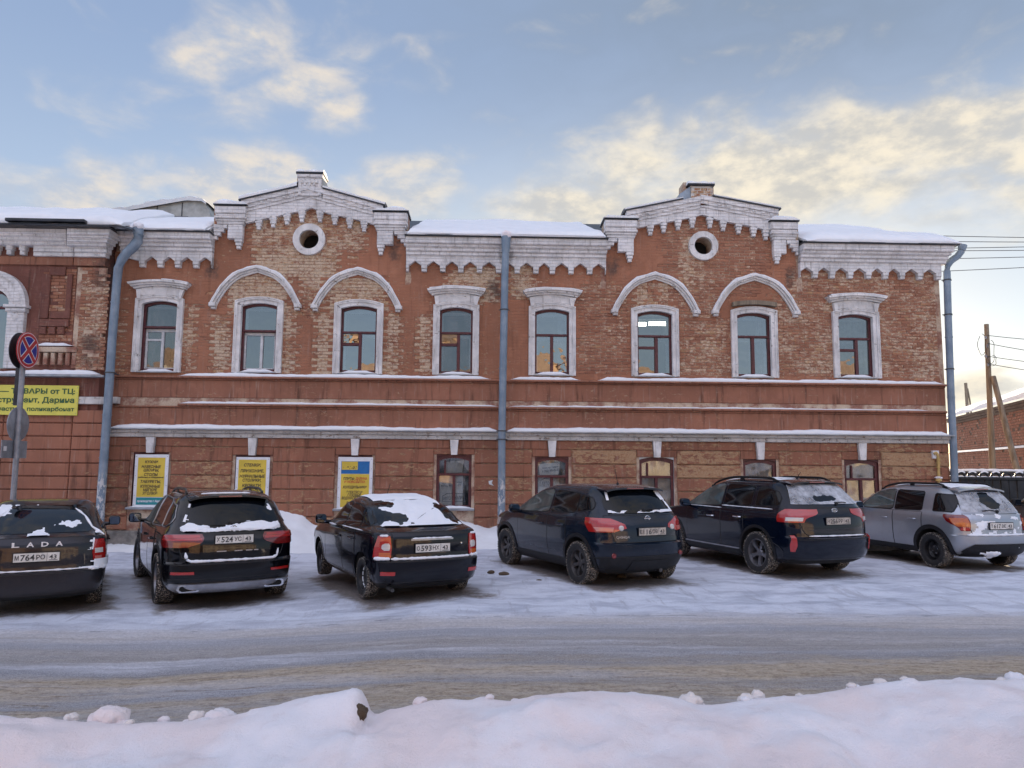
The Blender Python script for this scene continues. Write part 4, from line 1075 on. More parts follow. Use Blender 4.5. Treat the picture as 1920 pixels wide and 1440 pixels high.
# --- roof and its snow
RS = math.tan(R(21.5))
def roof_z(y): return Z_EAVE+0.03+(y+0.45)*RS
mb = MB(); x0r, x1r = XW0-0.1, XW1+0.38; yr = 5.4
for (a, b) in ((SECTS[0][0]-0.1, GABLE[0]['x0']), (GABLE[0]['x1'], GABLE[1]['x0']), (GABLE[1]['x1'], x1r)):
    mb.add([(a, -0.45, Z_EAVE+0.036), (b, -0.45, Z_EAVE+0.036), (b, 0.46, roof_z(0.46)), (a, 0.46, roof_z(0.46))], [(0, 1, 2, 3)])
mb.add([(x0r, .46, roof_z(.46)), (x1r, .46, roof_z(.46)), (x1r-1.9, yr, roof_z(yr)), (x0r, yr, roof_z(yr)), (x0r, 2*yr+.5, Z_EAVE), (x1r, 2*yr+.5, Z_EAVE)], [(0, 1, 2, 3), (3, 2, 5, 4), (1, 5, 2)])
mb.build('roof', M['metal_roof'], bld)
def roof_snow(a, b, seed, th=0.20, endr=0.1, par=bld, zoff=0.0, yoff=0.0, ymax=4.6):
    xs_ = np.arange(a, b+0.001, 0.07); vs_ = np.concatenate([[0.0, 0.02, 0.06, 0.12], np.arange(0.2, ymax, 0.16)])
    P = np.zeros((len(xs_), len(vs_)+1, 3))
    for i, x in enumerate(xs_):
        e = min(1.0, max(0.25, min(x-a, b-x)/endr*0.9+0.25))
        hb = th*(1+0.45*float(n2(np.array(x), np.array(0.3), .9, 4, seed)))*e
        y0 = -0.50+0.06*float(n2(np.array(x), np.array(9.1), 1.6, 3, seed+1))
        P[i, 0] = (x, y0+yoff+0.03, roof_z(y0)+zoff+0.012)
        for j, v in enumerate(vs_):
            y = y0+v; prof = min(1.0, 0.35+(v/0.12)**0.6*0.65) if v < 0.12 else 1.0
            hh = hb*prof + (0.10*float(n2(np.array(x*0.6), np.array(y*0.8), 1.0, 3, seed+3)) + 0.10*max(0, float(n2(np.array(x), np.array(y), .45, 2, seed+4))))*min(1, v/0.5)
            P[i, j+1] = (x, y+yoff, roof_z(y)+zoff+max(hh, 0.02))
    mb = MB(); mb.grid(P)
    for q in (P[0], P[-1]): mb.add(list(q)+[(q[-1][0], q[-1][1], roof_z(q[-1][1]-yoff)+zoff), (q[0][0], q[0][1]+.02, q[0][2]-.01)], [tuple(range(len(q)+2))])
    return mb.build('roof_snow', M['snow'], par, True, 60)
roof_snow(SECTS[0][0]-0.1, GABLE[0]['x0']-0.03, 201, 0.15, ymax=2.4)
roof_snow(GABLE[0]['x1']+0.03, GABLE[1]['x0']-0.03, 205, 0.16)
roof_snow(GABLE[1]['x1']+0.03, XW1+0.36, 209, 0.17, 0.35)
# ------------------------------------------------------------------ windows of the main building
def arch_path(x0, x1, z0, zs_, zc, n=10):
    """up the left side, over a segmental head, down the right side"""
    xm, hw = (x0+x1)/2, (x1-x0)/2
    p = [(x0, z0), (x0, zs_)]
    for k in range(1, n): 
        t = -1+2*k/n; p.append((xm+hw*t, zs_+(zc-zs_)*(1-t*t)))
    return p + [(x1, zs_), (x1, z0)]
RISE = 0.085
def sash(mb, x0, x1, z0, z1, w, yf, yb):
    mb.bevel_box(x0, x0+w, yf, yb, z0, z1, 0.006); mb.bevel_box(x1-w, x1, yf, yb, z0, z1, 0.006)
    mb.bevel_box(x0+w, x1-w, yf, yb, z0, z0+w, 0.006); mb.bevel_box(x0+w, x1-w, yf, yb, z1-w, z1, 0.006)
def pane(win, x0, x1, z0, z1, y, mat, tilt=True):
    a, b = (random.uniform(-.007, .007), random.uniform(-.009, .009)) if tilt else (0, 0)
    mb = MB(); mb.add([(x0, y-a-b, z0), (x1, y+a-b, z0), (x1, y+a+b, z1), (x0, y-a+b, z1)], [(0, 1, 2, 3)]); return mb.build('pane', mat, win)
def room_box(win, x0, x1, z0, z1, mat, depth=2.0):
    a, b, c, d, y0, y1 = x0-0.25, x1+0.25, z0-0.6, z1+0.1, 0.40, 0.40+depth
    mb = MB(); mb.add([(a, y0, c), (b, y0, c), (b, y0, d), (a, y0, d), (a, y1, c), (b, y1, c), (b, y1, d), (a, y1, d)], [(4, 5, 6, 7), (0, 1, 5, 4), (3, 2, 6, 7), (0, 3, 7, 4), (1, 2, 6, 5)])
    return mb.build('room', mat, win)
def reveal(win, x0, x1, z0, zs_, z1, mat, y1=0.40):
    p = arch_path(x0, x1, z0, zs_, z1); mb = MB()
    mb.add([(q[0], -0.0, q[1]) for q in p]+[(q[0], y1, q[1]) for q in p], [(i, i+1, i+1+len(p), i+len(p)) for i in range(len(p)-1)])
    mb.add([(x0, 0, z0), (x1, 0, z0), (x1, y1, z0), (x0, y1, z0)], [(0, 1, 2, 3)])
    # spandrels that close the square hole above the curved head
    n = len(p); h = n//2
    top = [(q[0], 0.012, q[1]) for q in p[1:-1]]
    mb.add(top + [(q[0], 0.012, z1+0.004) for q in p[1:-1]], [(i, i+1, i+1+len(top), i+len(top)) for i in range(len(top)-1)])
    return mb.build('reveal', mat, win)
SNOWY = dict(seed=300)
GLZ = M['glass']
for wi, d in enumerate(UWm):
    M['glass'] = (M['glass_b'], GLZ, M['glass_c'], M['glass_b'], M['glass_c'], GLZ, M['glass_c'], GLZ)[wi]
    x0, x1, z0, z1, zt = d['x0'], d['x1'], d['z0'], d['z1'], d['zt']
    zs_ = z1-RISE; fw = 0.062; xm = (x0+x1)/2
    mb = MB(); yf, yb = 0.085, 0.16
    ip = arch_path(x0+fw, x1-fw, z0+fw, zs_-fw*.9, z1-fw); op = arch_path(x0+.002, x1-.002, z0+.0, zs_, z1)
    mb.strip(ip, op, yf, yb); mb.bevel_box(x0+fw, x1-fw, yf, yb, z0, z0+fw, 0.008)
    mb.bevel_box(x0+fw*.6, x1-fw*.6, yf-0.025, yb, zt-0.05, zt+0.005, 0.01)      # transom rail
    lay = d['lay']; mx = xm+(0.06 if lay == 'vent' else (0.0 if lay == 'plain' else 0.03))
    if d['px'] < 720 and lay == 'vent': mx = xm+0.03
    if lay != 'white': mb.bevel_box(mx-0.04, mx+0.04, yf-0.01, yb, z0+fw, zt-0.05, 0.008)
    zv = zt-0.05-0.24
    if lay == 'vent': mb.bevel_box(x0+fw, mx-0.04, yf-0.008, yb, zv-0.07, zv, 0.008)
    win = mb.build('window', M['frame'], bld)
    # glass
    yg = 0.125
    if True:
        p = arch_path(x0+fw, x1-fw, zt+0.004, zs_-fw*.9, z1-fw)
        a, b = random.uniform(-.003, .003), random.uniform(-.004, .004)
        mb = MB(); mb.add([(q[0], yg+a*(q[0]-xm)/.4+b*(q[1]-zt)/.4, q[1]) for q in p], [tuple(range(len(p)))]); mb.build('pane', M['glass'], win)
    if lay == 'vent':
        pane(win, x0+fw, mx-.04, zv, zt-.05, yg, M['glass']); pane(win, x0+fw, mx-.04, z0+fw, zv-.07, yg, M['glass']); pane(win, mx+.04, x1-fw, z0+fw, zt-.05, yg, M['glass'])
    elif lay == 'plain':
        pane(win, x0+fw, mx-.04, z0+fw, zt-.05, yg, M['glass']); pane(win, mx+.04, x1-fw, z0+fw, zt-.05, yg, M['glass'])
    else:
        pane(win, x0+fw+.05, mx-.02, z0+fw, zt-.11, 0.20, M['glass']); pane(win, mx+.05, x1-fw, z0+fw, zt-.11, 0.20, M['glass'])
    # second, inner window of white sashes
    mb = MB(); y2, y3 = (0.155, 0.215) if lay == 'white' else (0.26, 0.32)
    sash(mb, x0+0.03, x1-0.03, z0+0.02, zt-0.055, 0.075, y2, y3); mb.bevel_box(mx-0.03, mx+0.04, y2, y3, z0+0.09, zt-0.13, 0.006)
    if wi == 0: mb.bevel_box(x0+0.105, mx-0.03, y2, y3, zt-0.36, zt-0.31, 0.006)
    sash(mb, x0+0.03, x1-0.03, zt-0.02, zs_-0.01, 0.06, 0.26, 0.32)
    mb.build('inner_sash', M['inner'], win)
    reveal(win, x0, x1, z0, zs_, z1, M['inner'])
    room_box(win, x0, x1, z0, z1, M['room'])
    if wi in (7, 4, 6):
        mb = MB(); n = 26; cx0, cx1 = (x0+.05, x1-.05) if wi == 7 else (x1-0.28, x1-.04)
        P = [[(x, 0.36+0.02*math.sin(i*1.3), zz_) for zz_ in (z0, (z0+z1)/2, z1+.05)] for i, x in enumerate(np.linspace(cx0, cx1, n))]
        mb.grid(P); mb.build('curtain', M['curtain'], win, True)
    if wi == 5:                                            # lit tubes on the ceiling of this room
        for (u, v, ln) in ((X(1238, 606), Z(1238, 606), 0.62), (X(1199, 607), Z(1199, 607), 0.4)):
            mb = MB(); yy = 1.5; k = (yy+CAM_D)/CAM_D
            mb.bevel_box(u*k-ln*.5, u*k+ln*.5, yy, yy+0.12, CAM_H+(v-CAM_H)*k-0.05, CAM_H+(v-CAM_H)*k+0.05, 0.02); mb.build('ceiling_lamp', M['tube'], win)
    # white casing round the opening
    cw = 0.152
    mb = MB(); mb.strip(arch_path(x0+.012, x1-.012, z0-.045, zs_, z1-.008), arch_path(x0-cw*.55, x1+cw*.55, z0-.045, zs_+cw*.5, z1+cw*.55), -0.055, 0.06)
    mb.strip(arch_path(x0-cw*.55+.003, x1+cw*.55-.003, z0-.045, zs_+cw*.5, z1+cw*.55-.003), arch_path(x0-cw, x1+cw, z0-.045, zs_+cw*.85, z1+cw), -0.085, 0.0)
    mb.strip(arch_path(x0-cw*.8, x1+cw*.8, z0-.045, zs_+cw*.7, z1+cw*.8), arch_path(x0-cw*.95, x1+cw*.95, z0-.045, zs_+cw*.8, z1+cw*.93), -0.10, -0.084)
    mb.build('casing', M['white_case'], win)
    ssn = ledge_snow('sill_snow', x0-0.012, x1+0.012, z0-0.03, 0.13, 0.06, 0.10, 400+wi*3, win, y0=0.085, step=0.04)
    mb = MB(); mb.box(x0-.02, x1+.02, -0.075, 0.09, z0-0.052, z0-0.031); mb.build('sill', M['zinc'], win)
    if d['kind'] == 'hood':
        hw_ = (x1-x0)/2; zc = z1+cw
        def band(e0, e1, h0, h1, yf, name='hood', mat='white_case', sag=0.075):
            n = 12; inner = []; outer = []
            for k in range(n+1):
                t = -1+2*k/n; inner.append((xm+(hw_+e0)*t, zc+h0-sag*t*t)); outer.append((xm+(hw_+e1)*t, zc+h1-sag*t*t))
            mb = MB(); mb.strip(inner, outer, yf, 0.0); return mb.build(name, M[mat], win)
        band(0.10, 0.13, 0.004, 0.20, -0.07, 'hood_frieze')
        band(0.19, 0.22, 0.203, 0.245, -0.13); band(0.24, 0.27, 0.248, 0.29, -0.19); band(0.28, 0.31, 0.293, 0.345, -0.25)
        for sg in (-1, 1):
            xa = xm+sg*(hw_+0.06); 
            mb = MB(); zb = zc-0.085
            mb.prism([(xa-0.07, zb+0.20), (xa+0.07+sg*.03, zb+0.20), (xa+0.05, zb+0.06), (xa+0.035, zb-0.03), (xa-0.035, zb-0.03), (xa-0.05, zb+0.06)], -0.12, 0.0); mb.build('hood_bracket', M['white_case'], win)
        n = 26; t = np.linspace(-1, 1, n); lo = -0.98 if wi != 0 else 0.1
        P = []
        for k in t:
            if k < lo: continue
            hh = max(0.006, 0.022+0.02*float(n2(np.array(k*2), np.array(wi*3.3), 1.5, 3, 9)))*(1.4 if wi == 7 else 1)
            x = xm+(hw_+0.31)*k; zz_ = zc+0.347-0.075*k*k
            P.append([(x, -0.25, zz_), (x, -0.252, zz_+hh*.7), (x, -0.2, zz_+hh), (x, 0, zz_+hh)])
        mb = MB(); mb.grid(P); mb.build('hood_snow', M['snow'], win, True, 60)
    else:
        apx, apy = {484: (484, 501), 672: (672, 505), 1227: (1227, 514), 1413: (1413, 516)}[min((484, 672, 1227, 1413), key=lambda q: abs(q-d['px']))]
        ax, az = XZ(apx, apy)
        # half profile of the pointed hood mould (dx, dz) in metres, outer edge
        prof = [(0.0, 0.0), (0.10, -0.030), (0.22, -0.066), (0.337, -0.108), (0.455, -0.150), (0.573, -0.228), (0.68, -0.315), (0.775, -0.415), (0.865, -0.53), (0.943, -0.65), (1.01, -0.76), (1.07, -0.875), (1.115, -0.975)]
        def offs(o):
            q = []
            for i, (u, v) in enumerate(prof):
                a = prof[max(0, i-1)]; b = prof[min(len(prof)-1, i+1)]; tx, tz = b[0]-a[0], b[1]-a[1]; L = math.hypot(tx, tz); nx, nz = -tz/L, tx/L
                if i == 0: nx, nz = 0.0, 1.0/0.98
                q.append((u+nx*o, v+nz*o))
            return [(ax-u, az+v) for (u, v) in q[::-1]] + [(ax+u, az+v) for (u, v) in q[1:]]
        for (o0, o1, yf) in ((-0.145, -0.10, -0.06), (-0.097, -0.05, -0.10), (-0.047, 0.0, -0.155)):
            mb = MB(); mb.strip(offs(o0), offs(o1), yf, 0.0); mb.build('hood_mould', M['white_case'], win)
        for sg in (-1, 1):
            ux, uz = ax+sg*1.065, az-0.955; mb = MB()
            mb.bevel_box(ux-0.085, ux+0.085, -0.165, 0.0, uz-0.10, uz-0.01, 0.012); mb.bevel_box(ux-0.06-sg*.02, ux+0.06-sg*.02, -0.12, 0.0, uz-0.16, uz-0.103, 0.012); mb.build('label_stop', M['white_case'], win)
        o = offs(0.0); o2 = offs(1.0); P = []
        for i, (q, q2) in enumerate(zip(o, o2)):
            nx, nz = q2[0]-q[0], q2[1]-q[1]
            side = (i/(len(o)-1)-0.5)*2
            hh = 0.038*max(0.12, nz)*(1+0.35*math.sin(i*1.9+wi)) + 0.03*max(0, 0.75-abs(abs(side)-0.45)*2)*(1 if side > 0 or wi > 4 else 0.5)
            P.append([(q[0], -0.152, q[1]+.001), (q[0]+nx*hh*.8, -0.155, q[1]+nz*hh*.8), (q[0]+nx*hh, -0.10, q[1]+nz*hh), (q[0]+nx*hh*.6, 0.0, q[1]+nz*hh*.6)])
        mb = MB(); mb.grid(P); mb.build('hood_snow', M['snow'], win, True, 60)
        if wi == 6:                                        # plank laid over the head of this window
            inner = [(xm+(0.45+.12)*t, z1+cw+0.03-0.05*t*t) for t in np.linspace(-1, 1, 9)]; outer = [(q[0], q[1]+0.11) for q in inner]
            mb = MB(); mb.strip(inner, outer, -0.17, 0.0); mb.build('head_board', M['pole_wood'], win)

M['glass'] = GLZ
def poster_text(mb, lines, x0, x1, zc_, y, mi):
    for (txt, cx, z, h, w, sk) in lines:
        put_text(mb, txt, lambda u, v, dd: (cx+u, y-dd, z+v+u*sk), h, w, 'c', 0.02, 0, mi, 0.002)
for gi, d in enumerate(GWm):
    x0, x1, z0, z1 = d['x0'], d['x1'], d['z0'], d['z1']; zs_ = z1-0.07; xm = (x0+x1)/2; fw = 0.07
    mb = MB(); yf, yb = 0.05, 0.13; zt = z1-0.47
    mb.strip(arch_path(x0+fw, x1-fw, z0+fw, zs_-fw*1.3, z1-fw*1.3), arch_path(x0+.002, x1-.002, z0, zs_, z1), yf, yb); mb.bevel_box(x0+fw, x1-fw, yf, yb, z0, z0+fw, .008)
    mb.bevel_box(x0+fw*.6, x1-fw*.6, yf-.02, yb, zt-.06, zt, .01)
    mb.bevel_box(xm-.035, xm+.035, yf-.01, yb, z0+fw, zt-.06, .008)
    if gi in (3, 5, 7): mb.bevel_box(x0+0.19, x0+0.235, yf-.01, yb, zt, zs_-fw*1.1, .008)
    win = mb.build('window', M['frame'], bld)
    yg = 0.09
    pane(win, x0+fw, x1-fw, zt, z1-fw*1.1, yg, M['glass_low']); pane(win, x0+fw, xm-.035, z0+fw, zt-.06, yg, M['glass_low']); pane(win, xm+.035, x1-fw, z0+fw, zt-.06, yg, M['glass_low'])
    reveal(win, x0, x1, z0, zs_, z1, M['inner'] if gi in (5,) else M['frame'], 0.3)
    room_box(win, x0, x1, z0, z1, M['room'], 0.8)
    mb = MB(); mb.bevel_box(x0-.08, x1+.08, -0.13, 0.09, z0-.05, z0-.004, .01); mb.build('sill', M['zinc'], win)
    ledge_snow('sill_snow', x0-.07, x1+.07, z0-0.003, 0.17, 0.03, 0.075, 500+gi*3, win, y0=0.045, step=.04)
    if gi in (3, 4):
        mb = MB(); n = 10; mb.add([(x0+.09, .15, z0+.02), (x1-.22, .15, z0+.02), (x1-.22, .15, zt-.05), (x0+.09, .15, zt-.05)], [(0, 1, 2, 3)])
        a = 0.02; mb.add([(x0+(.20 if gi == 3 else .13), .145, zt+.02-a), (x1-.24, .145, zt+.02), (x1-.20, .145, zt+.33), (x0+(.24 if gi == 3 else .10), .145, zt+.30-a)], [(0, 1, 2, 3)])
        pm = mb.build('window_poster', M['poster'], win)
        mb = MB()
        if gi == 3: L = [("Сварочные", xm-.19, zt-.23, .045, .24, 0), ("8 (922) 900", xm-.19, zt-.31, .05, .26, .0), ("ная", xm+.13, zt-.22, .05, .12, 0), ("02", xm+.13, zt-.30, .05, .09, 0), ("АВТО ЭМАЛИ", xm-.03, zt-.62, .075, .48, .06)]
        else: L = [("Краски  эмали", xm-.02, zt+.20, .045, .40, .12), ("8 (922) 900-06-42", xm-.02, zt+.12, .06, .42, .12), ("АВТО", xm-.15, zt-.21, .09, .2, .05), ("ЭМАЛИ", xm+.15, zt-.17, .09, .18, .05)]
        poster_text(mb, L, x0, x1, zt, .142, 0)
        zc_ = zt-.62 if gi == 3 else zt-.19                # outlined badge with a peaked top
        o_ = [(xm-.29, zc_-.09), (xm-.29, zc_+.05), (xm-.17, zc_+.12), (xm+.22, zc_+.12), (xm+.27, zc_+.05), (xm+.27, zc_-.09)]; i_ = [(xm+(q[0]-xm)*.95, zc_+(q[1]-zc_)*.88) for q in o_]
        mb.strip(i_, o_, .140, .143, closed=True)
        mb.build('poster_lettering', M['posterink'], pm)
    if gi in (5, 6, 7):
        mb = MB(); mb.add([(x0+.06, .17, z0), (x1-.02, .17, z0), (x1-.02, .17, z1), (x0+.06, .17, z1)], [(0, 1, 2, 3)])
        M.setdefault('board', simple('beige_board', (0.42, 0.31, 0.21), 0.9, var=.35, sc=3)); mb.build('blind', M['board'], win)
# ------------------------------------------------------------------ left neighbour building
YL = -0.30
XL = lambda px, py: X(px, py, YL)
ZL = lambda py, px=100: Z(px, py, YL)
lb = empty('brick_building', (XL(60, 900)-2, YL, 0))
tag(lb, 'red brick corner building with arched window and dark pilaster, cut by the photo edge', 'building')
LX1 = XL(194, 600); LX0 = -17.5
acx, acz = XL(-12, 573), ZL(573, 0); ARi, ARo = 0.40, 0.86; AZ0 = ZL(692)
mb = MB()
ha0, ha1 = acx-ARi, acx+ARi
ztop_l = ZL(424)
for (a, b, c, d) in ((LX0, ha0, -.3, ztop_l), (ha1, LX1, -.3, ztop_l), (ha0, ha1, -.3, AZ0), (ha0, ha1, acz+ARi, ztop_l)):
    mb.add([(a, YL, c), (b, YL, c), (b, YL, d), (a, YL, d)], [(0, 1, 2, 3)])
mb.add([(LX1, YL, -.3), (LX1, 10, -.3), (LX1, 10, ztop_l), (LX1, YL, ztop_l)], [(0, 1, 2, 3)])
n = 12; tt = np.linspace(math.pi, 0, n+1); arc = [(acx+ARi*math.cos(t), acz+ARi*math.sin(t)) for t in tt]
for i in range(n):
    (xa, za), (xb, zb) = arc[i], arc[i+1]
    mb.add([(xa, YL, za), (xb, YL, zb), (xb, YL, acz+ARi), (xa, YL, acz+ARi)], [(0, 1, 2, 3)])
mb.build('wall', M['plaster_low'], lb)
# brickwork of the pilaster and panels
def brick_area(px0, py0, px1, py1, yback, wear, name='brickwork', par=lb, keep=0.9, white=0.0):
    a, b = X(px0, py1, yback), X(px1, py1, yback); c, d = Z((px0+px1)/2, py1, yback), Z((px0+px1)/2, py0, yback)
    mb = MB(); tn, wr = [], []; r0 = 0; z = c
    while z+CHh < d+0.02:
        x = a - (CW/2 if r0 % 2 else 0)
        while x < b-0.02:
            xa, xb = max(a, x), min(b, x+CW)
            if xb-xa > 0.05 and random.random() < keep:
                mb = MB(); mb.bevel_box(xa+.006, xb-.006, yback-0.012+random.gauss(0, .003), yback, z+.005, z+CHh-.006, .005)
                mb.build('brick', M['brick'], par, attrs={'tone': [random.random()]*9, 'wear': [max(0, wear+random.gauss(0, .18)+0.4*float(n2(np.array(x), np.array(z), 1.5, 3, 77)))]*9})
            x += CW
        z += CHh; r0 += 1
def lbox(name, px0, px1, py0, py1, pr, mat, b=0.012, y0=None):
    mb = MB(); mb.bevel_box(X(px0, (py0+py1)/2, YL-pr), X(px1, (py0+py1)/2, YL-pr), YL-pr, YL if y0 is None else y0, Z(100, py1, YL-pr)+.002, Z(100, py0, YL-pr)-.002, b)
    return mb.build(name, M[mat], lb)
lbox('pilaster', 139, 193, 500, 690, 0.075, 'mortar')
brick_area(141, 499, 196, 694, YL-0.077, 0.35)
brick_area(72, 500, 136, 640, YL-0.001, 0.10)
# cornice of six steps
for k, (p0, p1, pr) in enumerate([(427, 438, .46), (438, 444, .40), (444, 452, .33), (452, 459.5, .26)]):
    lbox('cornice_course', -160, 124, p0, p1, pr, 'white'); lbox('cornice_course', 125, 205-k*2.0, p0, p1, pr+.09, 'white')
lbox('cornice_course', 62, 138, 460, 472, .18, 'white'); lbox('cornice_course', 139, 200, 460, 472, .25, 'white')
lbox('cornice_course', 62, 138, 472.5, 480, .14, 'white_case'); lbox('cornice_course', 139, 198, 472.5, 480, .21, 'white_case')
for x in (-110, -84, -58, -34, -9, 16, 41):
    lbox('dentil', x-6, x+6, 460, 469, .17, 'white'); lbox('dentil', x-4.5, x+4.5, 469, 478, .14, 'white_case')
lbox('frieze_band', -160, 137, 481, 497, .06, 'band'); lbox('frieze_band', 138, 197, 481, 497, .13, 'band')
# recessed panel frame and stepped dentils below it
lbox('panel_frame', 76, 92, 513, 597, .06, 'plaster_low'); lbox('panel_frame', 123, 133, 513, 597, .06, 'plaster_low'); lbox('panel_frame', 92.5, 122.5, 500, 516, .06, 'plaster_low'); lbox('panel_frame', 92.5, 122.5, 583, 597, .06, 'plaster_low')
lbox('panel_frame', 73, 128, 598, 612, .08, 'plaster_low')
for x in (79, 96, 113): lbox('dentil', x-6, x+6, 612.5, 626, .08, 'plaster_low')
lbox('string_course', 66, 143, 650, 660, .13, 'mortar')
for x in (70, 84, 98, 112, 126, 138): lbox('dentil', x-4, x+4, 661, 684, .11, 'mortar')
lbox('string_course', 60, 143, 685, 692, .10, 'brick')if False else None
ledge_snow('ledge_snow', XL(66, 648), XL(143, 648), ZL(650)+.005, 0.14, .05, .09, 601, lb, YL)
lbox('ledge_flashing', -160, 195, 702, 706, .24, 'zinc')
ledge_snow('ledge_snow', XL(-160, 700), XL(196, 700), Z(100, 702, YL-.2)+.001, 0.25, .05, .14, 604, lb, YL)
lbox('belt_course', 120, 199, 743, 757, .10, 'white_belt')
mb = MB(); mb.bevel_box(LX1+.002, X(226, 745), -0.16, 0, Z(215, 757), Z(215, 745), .01); mb.build('belt_course', M['white_belt'], lb)
jl = [768, 793, 818, 843, 868, 893, 918, 944, 972]
for j in range(len(jl)-1):
    for (a, b, pr) in ((-160, 0, .05), (1, 130, .05), (131, 190-j*.6, .085)):
        mb = MB(); y = YL-pr; mb.bevel_box(X(a, 860, y), X(b, 860, y), y, YL, Z(100, jl[j+1], y)+.010, Z(100, jl[j], y)-.010, .02)
        mb.build('rusticated_course', M['rust'], lb, attrs={'wear': [random.uniform(.15, .5)]*9})
# arched window
def circ(r_, a0=180, a1=0, n=22): return [(acx+r_*math.cos(R(t)), acz+r_*math.sin(R(t))) for t in np.linspace(a0, a1, n)]
lw = MB(); fw = .07
lw.strip([(acx-ARi+fw, AZ0)]+circ(ARi-fw)+[(acx+ARi-fw, AZ0)], [(acx-ARi, AZ0)]+circ(ARi)+[(acx+ARi, AZ0)], YL+.10, YL+.17)
lw.bevel_box(acx-ARi+fw, acx+ARi-fw, YL+.09, YL+.17, acz-.06, acz+.0); lw.bevel_box(acx-.03, acx+.03, YL+.095, YL+.17, AZ0, acz-.06)
win = lw.build('window', M['frame'], lb)
mb = MB(); p = [(acx-ARi+fw, AZ0)]+circ(ARi-fw)+[(acx+ARi-fw, AZ0)]; mb.add([(q[0], YL+.14, q[1]) for q in p], [tuple(range(len(p)))]); mb.build('pane', M['glass'], win)
mb = MB(); mb.add([(acx-.6, YL+.5, AZ0-.2), (acx+.6, YL+.5, AZ0-.2), (acx+.6, YL+.5, acz+.6), (acx-.6, YL+.5, acz+.6)], [(0, 1, 2, 3)]); mb.build('room', M['room'], win)
for (r0, r1, pr) in ((ARi+.0, ARi+.13, .05), (ARi+.133, ARo-.12, .10), (ARo-.117, ARo, .16)):
    mb = MB(); mb.strip(circ(r0), circ(r1), YL-pr, YL); mb.build('archivolt', M['white'], win)
for sg in (-1, 1):
    xa = acx+sg*(ARi+.02); xb = acx+sg*(ARo-.03); a, b = min(xa, xb), max(xa, xb)
    mb = MB(); mb.bevel_box(a, b, YL-.13, YL, AZ0, acz-.18); mb.build('pilaster', M['white'], win)
    mb = MB(); mb.bevel_box(a-.06, b+.08, YL-.22, YL, acz-.075, acz-.002, .015); mb.bevel_box(a-.03, b+.04, YL-.18, YL, acz-.178, acz-.078, .02); mb.build('capital', M['white'], win)
    mb = MB(); mb.lathe([(0, YL-.16), (.05, YL-.155), (.09, YL-.13)], 'y', 14, ((a+b)/2, 0, acz-.30)); mb.build('boss', M['white_case'], win, True)
# roof, snow and the tin-clad lantern behind
ze = Z(100, 421, YL-.65); zo = ze-(Z_EAVE+0.03)+0.02
mb = MB(); y0 = YL-.70
mb.add([(LX0, y0, ze), (X(215, 421, y0), y0, ze), (LX0, 6, ze+(6-y0)*RS), (X(215, 421, y0), 6, ze+(6-y0)*RS), (XL(250, 432)+.05, -0.45, Z(248, 432, -.45)), (XL(250, 432)+.4, 6, ze+6*RS-.2)], [(0, 1, 3, 2), (1, 4, 5, 3)])
mb.build('roof', M['metal_roof'], lb)
mb = MB(); mb.bevel_box(LX0, X(205, 421, y0), y0-.02, y0+.3, ze-.05, ze-.004, .01); mb.build('eaves_flashing', M['metal_roof'], lb)
for k in range(8):                                        # drooping corner of the roof edge
    a, b = (205+k*5.5, 421+0.16*k*k), (205+(k+1)*5.5, 421+0.16*(k+1)**2)
    pa, pb = at(*a, y0+.015*k), at(*b, y0+.015*(k+1))
    if k == 0: mb = MB()
    mb.add([pa, pb, (pb[0], pb[1]+.35, pb[2]+.1), (pa[0], pa[1]+.35, pa[2]+.1), (pb[0], pb[1], pb[2]-.05), (pa[0], pa[1], pa[2]-.05)], [(0, 1, 2, 3), (0, 1, 4, 5)])
mb.build('roof_edge', M['metal_roof'], lb)
roof_snow(LX0, X(232, 421, -.9), 221, 0.22, 0.5, lb, zo+0.02, -0.38, 3.0)
roof_snow(XL(196, 425), GABLE[0]['x0']-0.02, 225, 0.14, 0.3, lb, 0.0, 0.10, 2.9)
mb = MB(); p0, p1 = at(10, 411, y0-.03), at(158, 415, y0-.03); mb.bevel_box(p0[0], p1[0], y0-.06, y0+.1, p1[2]-.02, p1[2]+.05, .01); mb.build('snow_guard', M['metal_roof'], lb)
YT = 3.2
lant = MB(); poly = [XZ(*q, YT) for q in [(221, 398), (222, 425), (395, 425), (395, 404), (383, 377), (352, 375)]]
lant.prism(poly, YT, YT+2.2)
lo = lant.build('roof_lantern', M['lantern'], lb)
for px in (241, 295, 342):
    a = at(px, 396-(px-222)*.135, YT-.01); mb = MB(); mb.box(a[0]-.012, a[0]+.012, YT-.012, YT-.002, a[2]-.5, a[2]); mb.build('tin_seam', M['metal_roof'], lo)
xs_ = np.linspace(0, 1, 26); P = []
for t in xs_:
    px = 176+t*(389-176); py = np.interp(px, [176, 222, 352, 383, 389], [404, 397, 374.5, 376.5, 382]); hh = (0.16+.05*math.sin(px*.07)+.03*math.sin(px*.23))*min(1, 4*t+.2)*min(1, 5*(1-t)+.15)
    q = at(px, py, YT); P.append([(q[0], YT-.10, q[2]-.05), (q[0], YT-.12, q[2]+hh*.5), (q[0], YT+.1, q[2]+hh), (q[0], YT+2.2, q[2]+hh)])
mb = MB(); mb.grid(P); mb.build('lantern_snow', M['snow'], lo, True, 60)

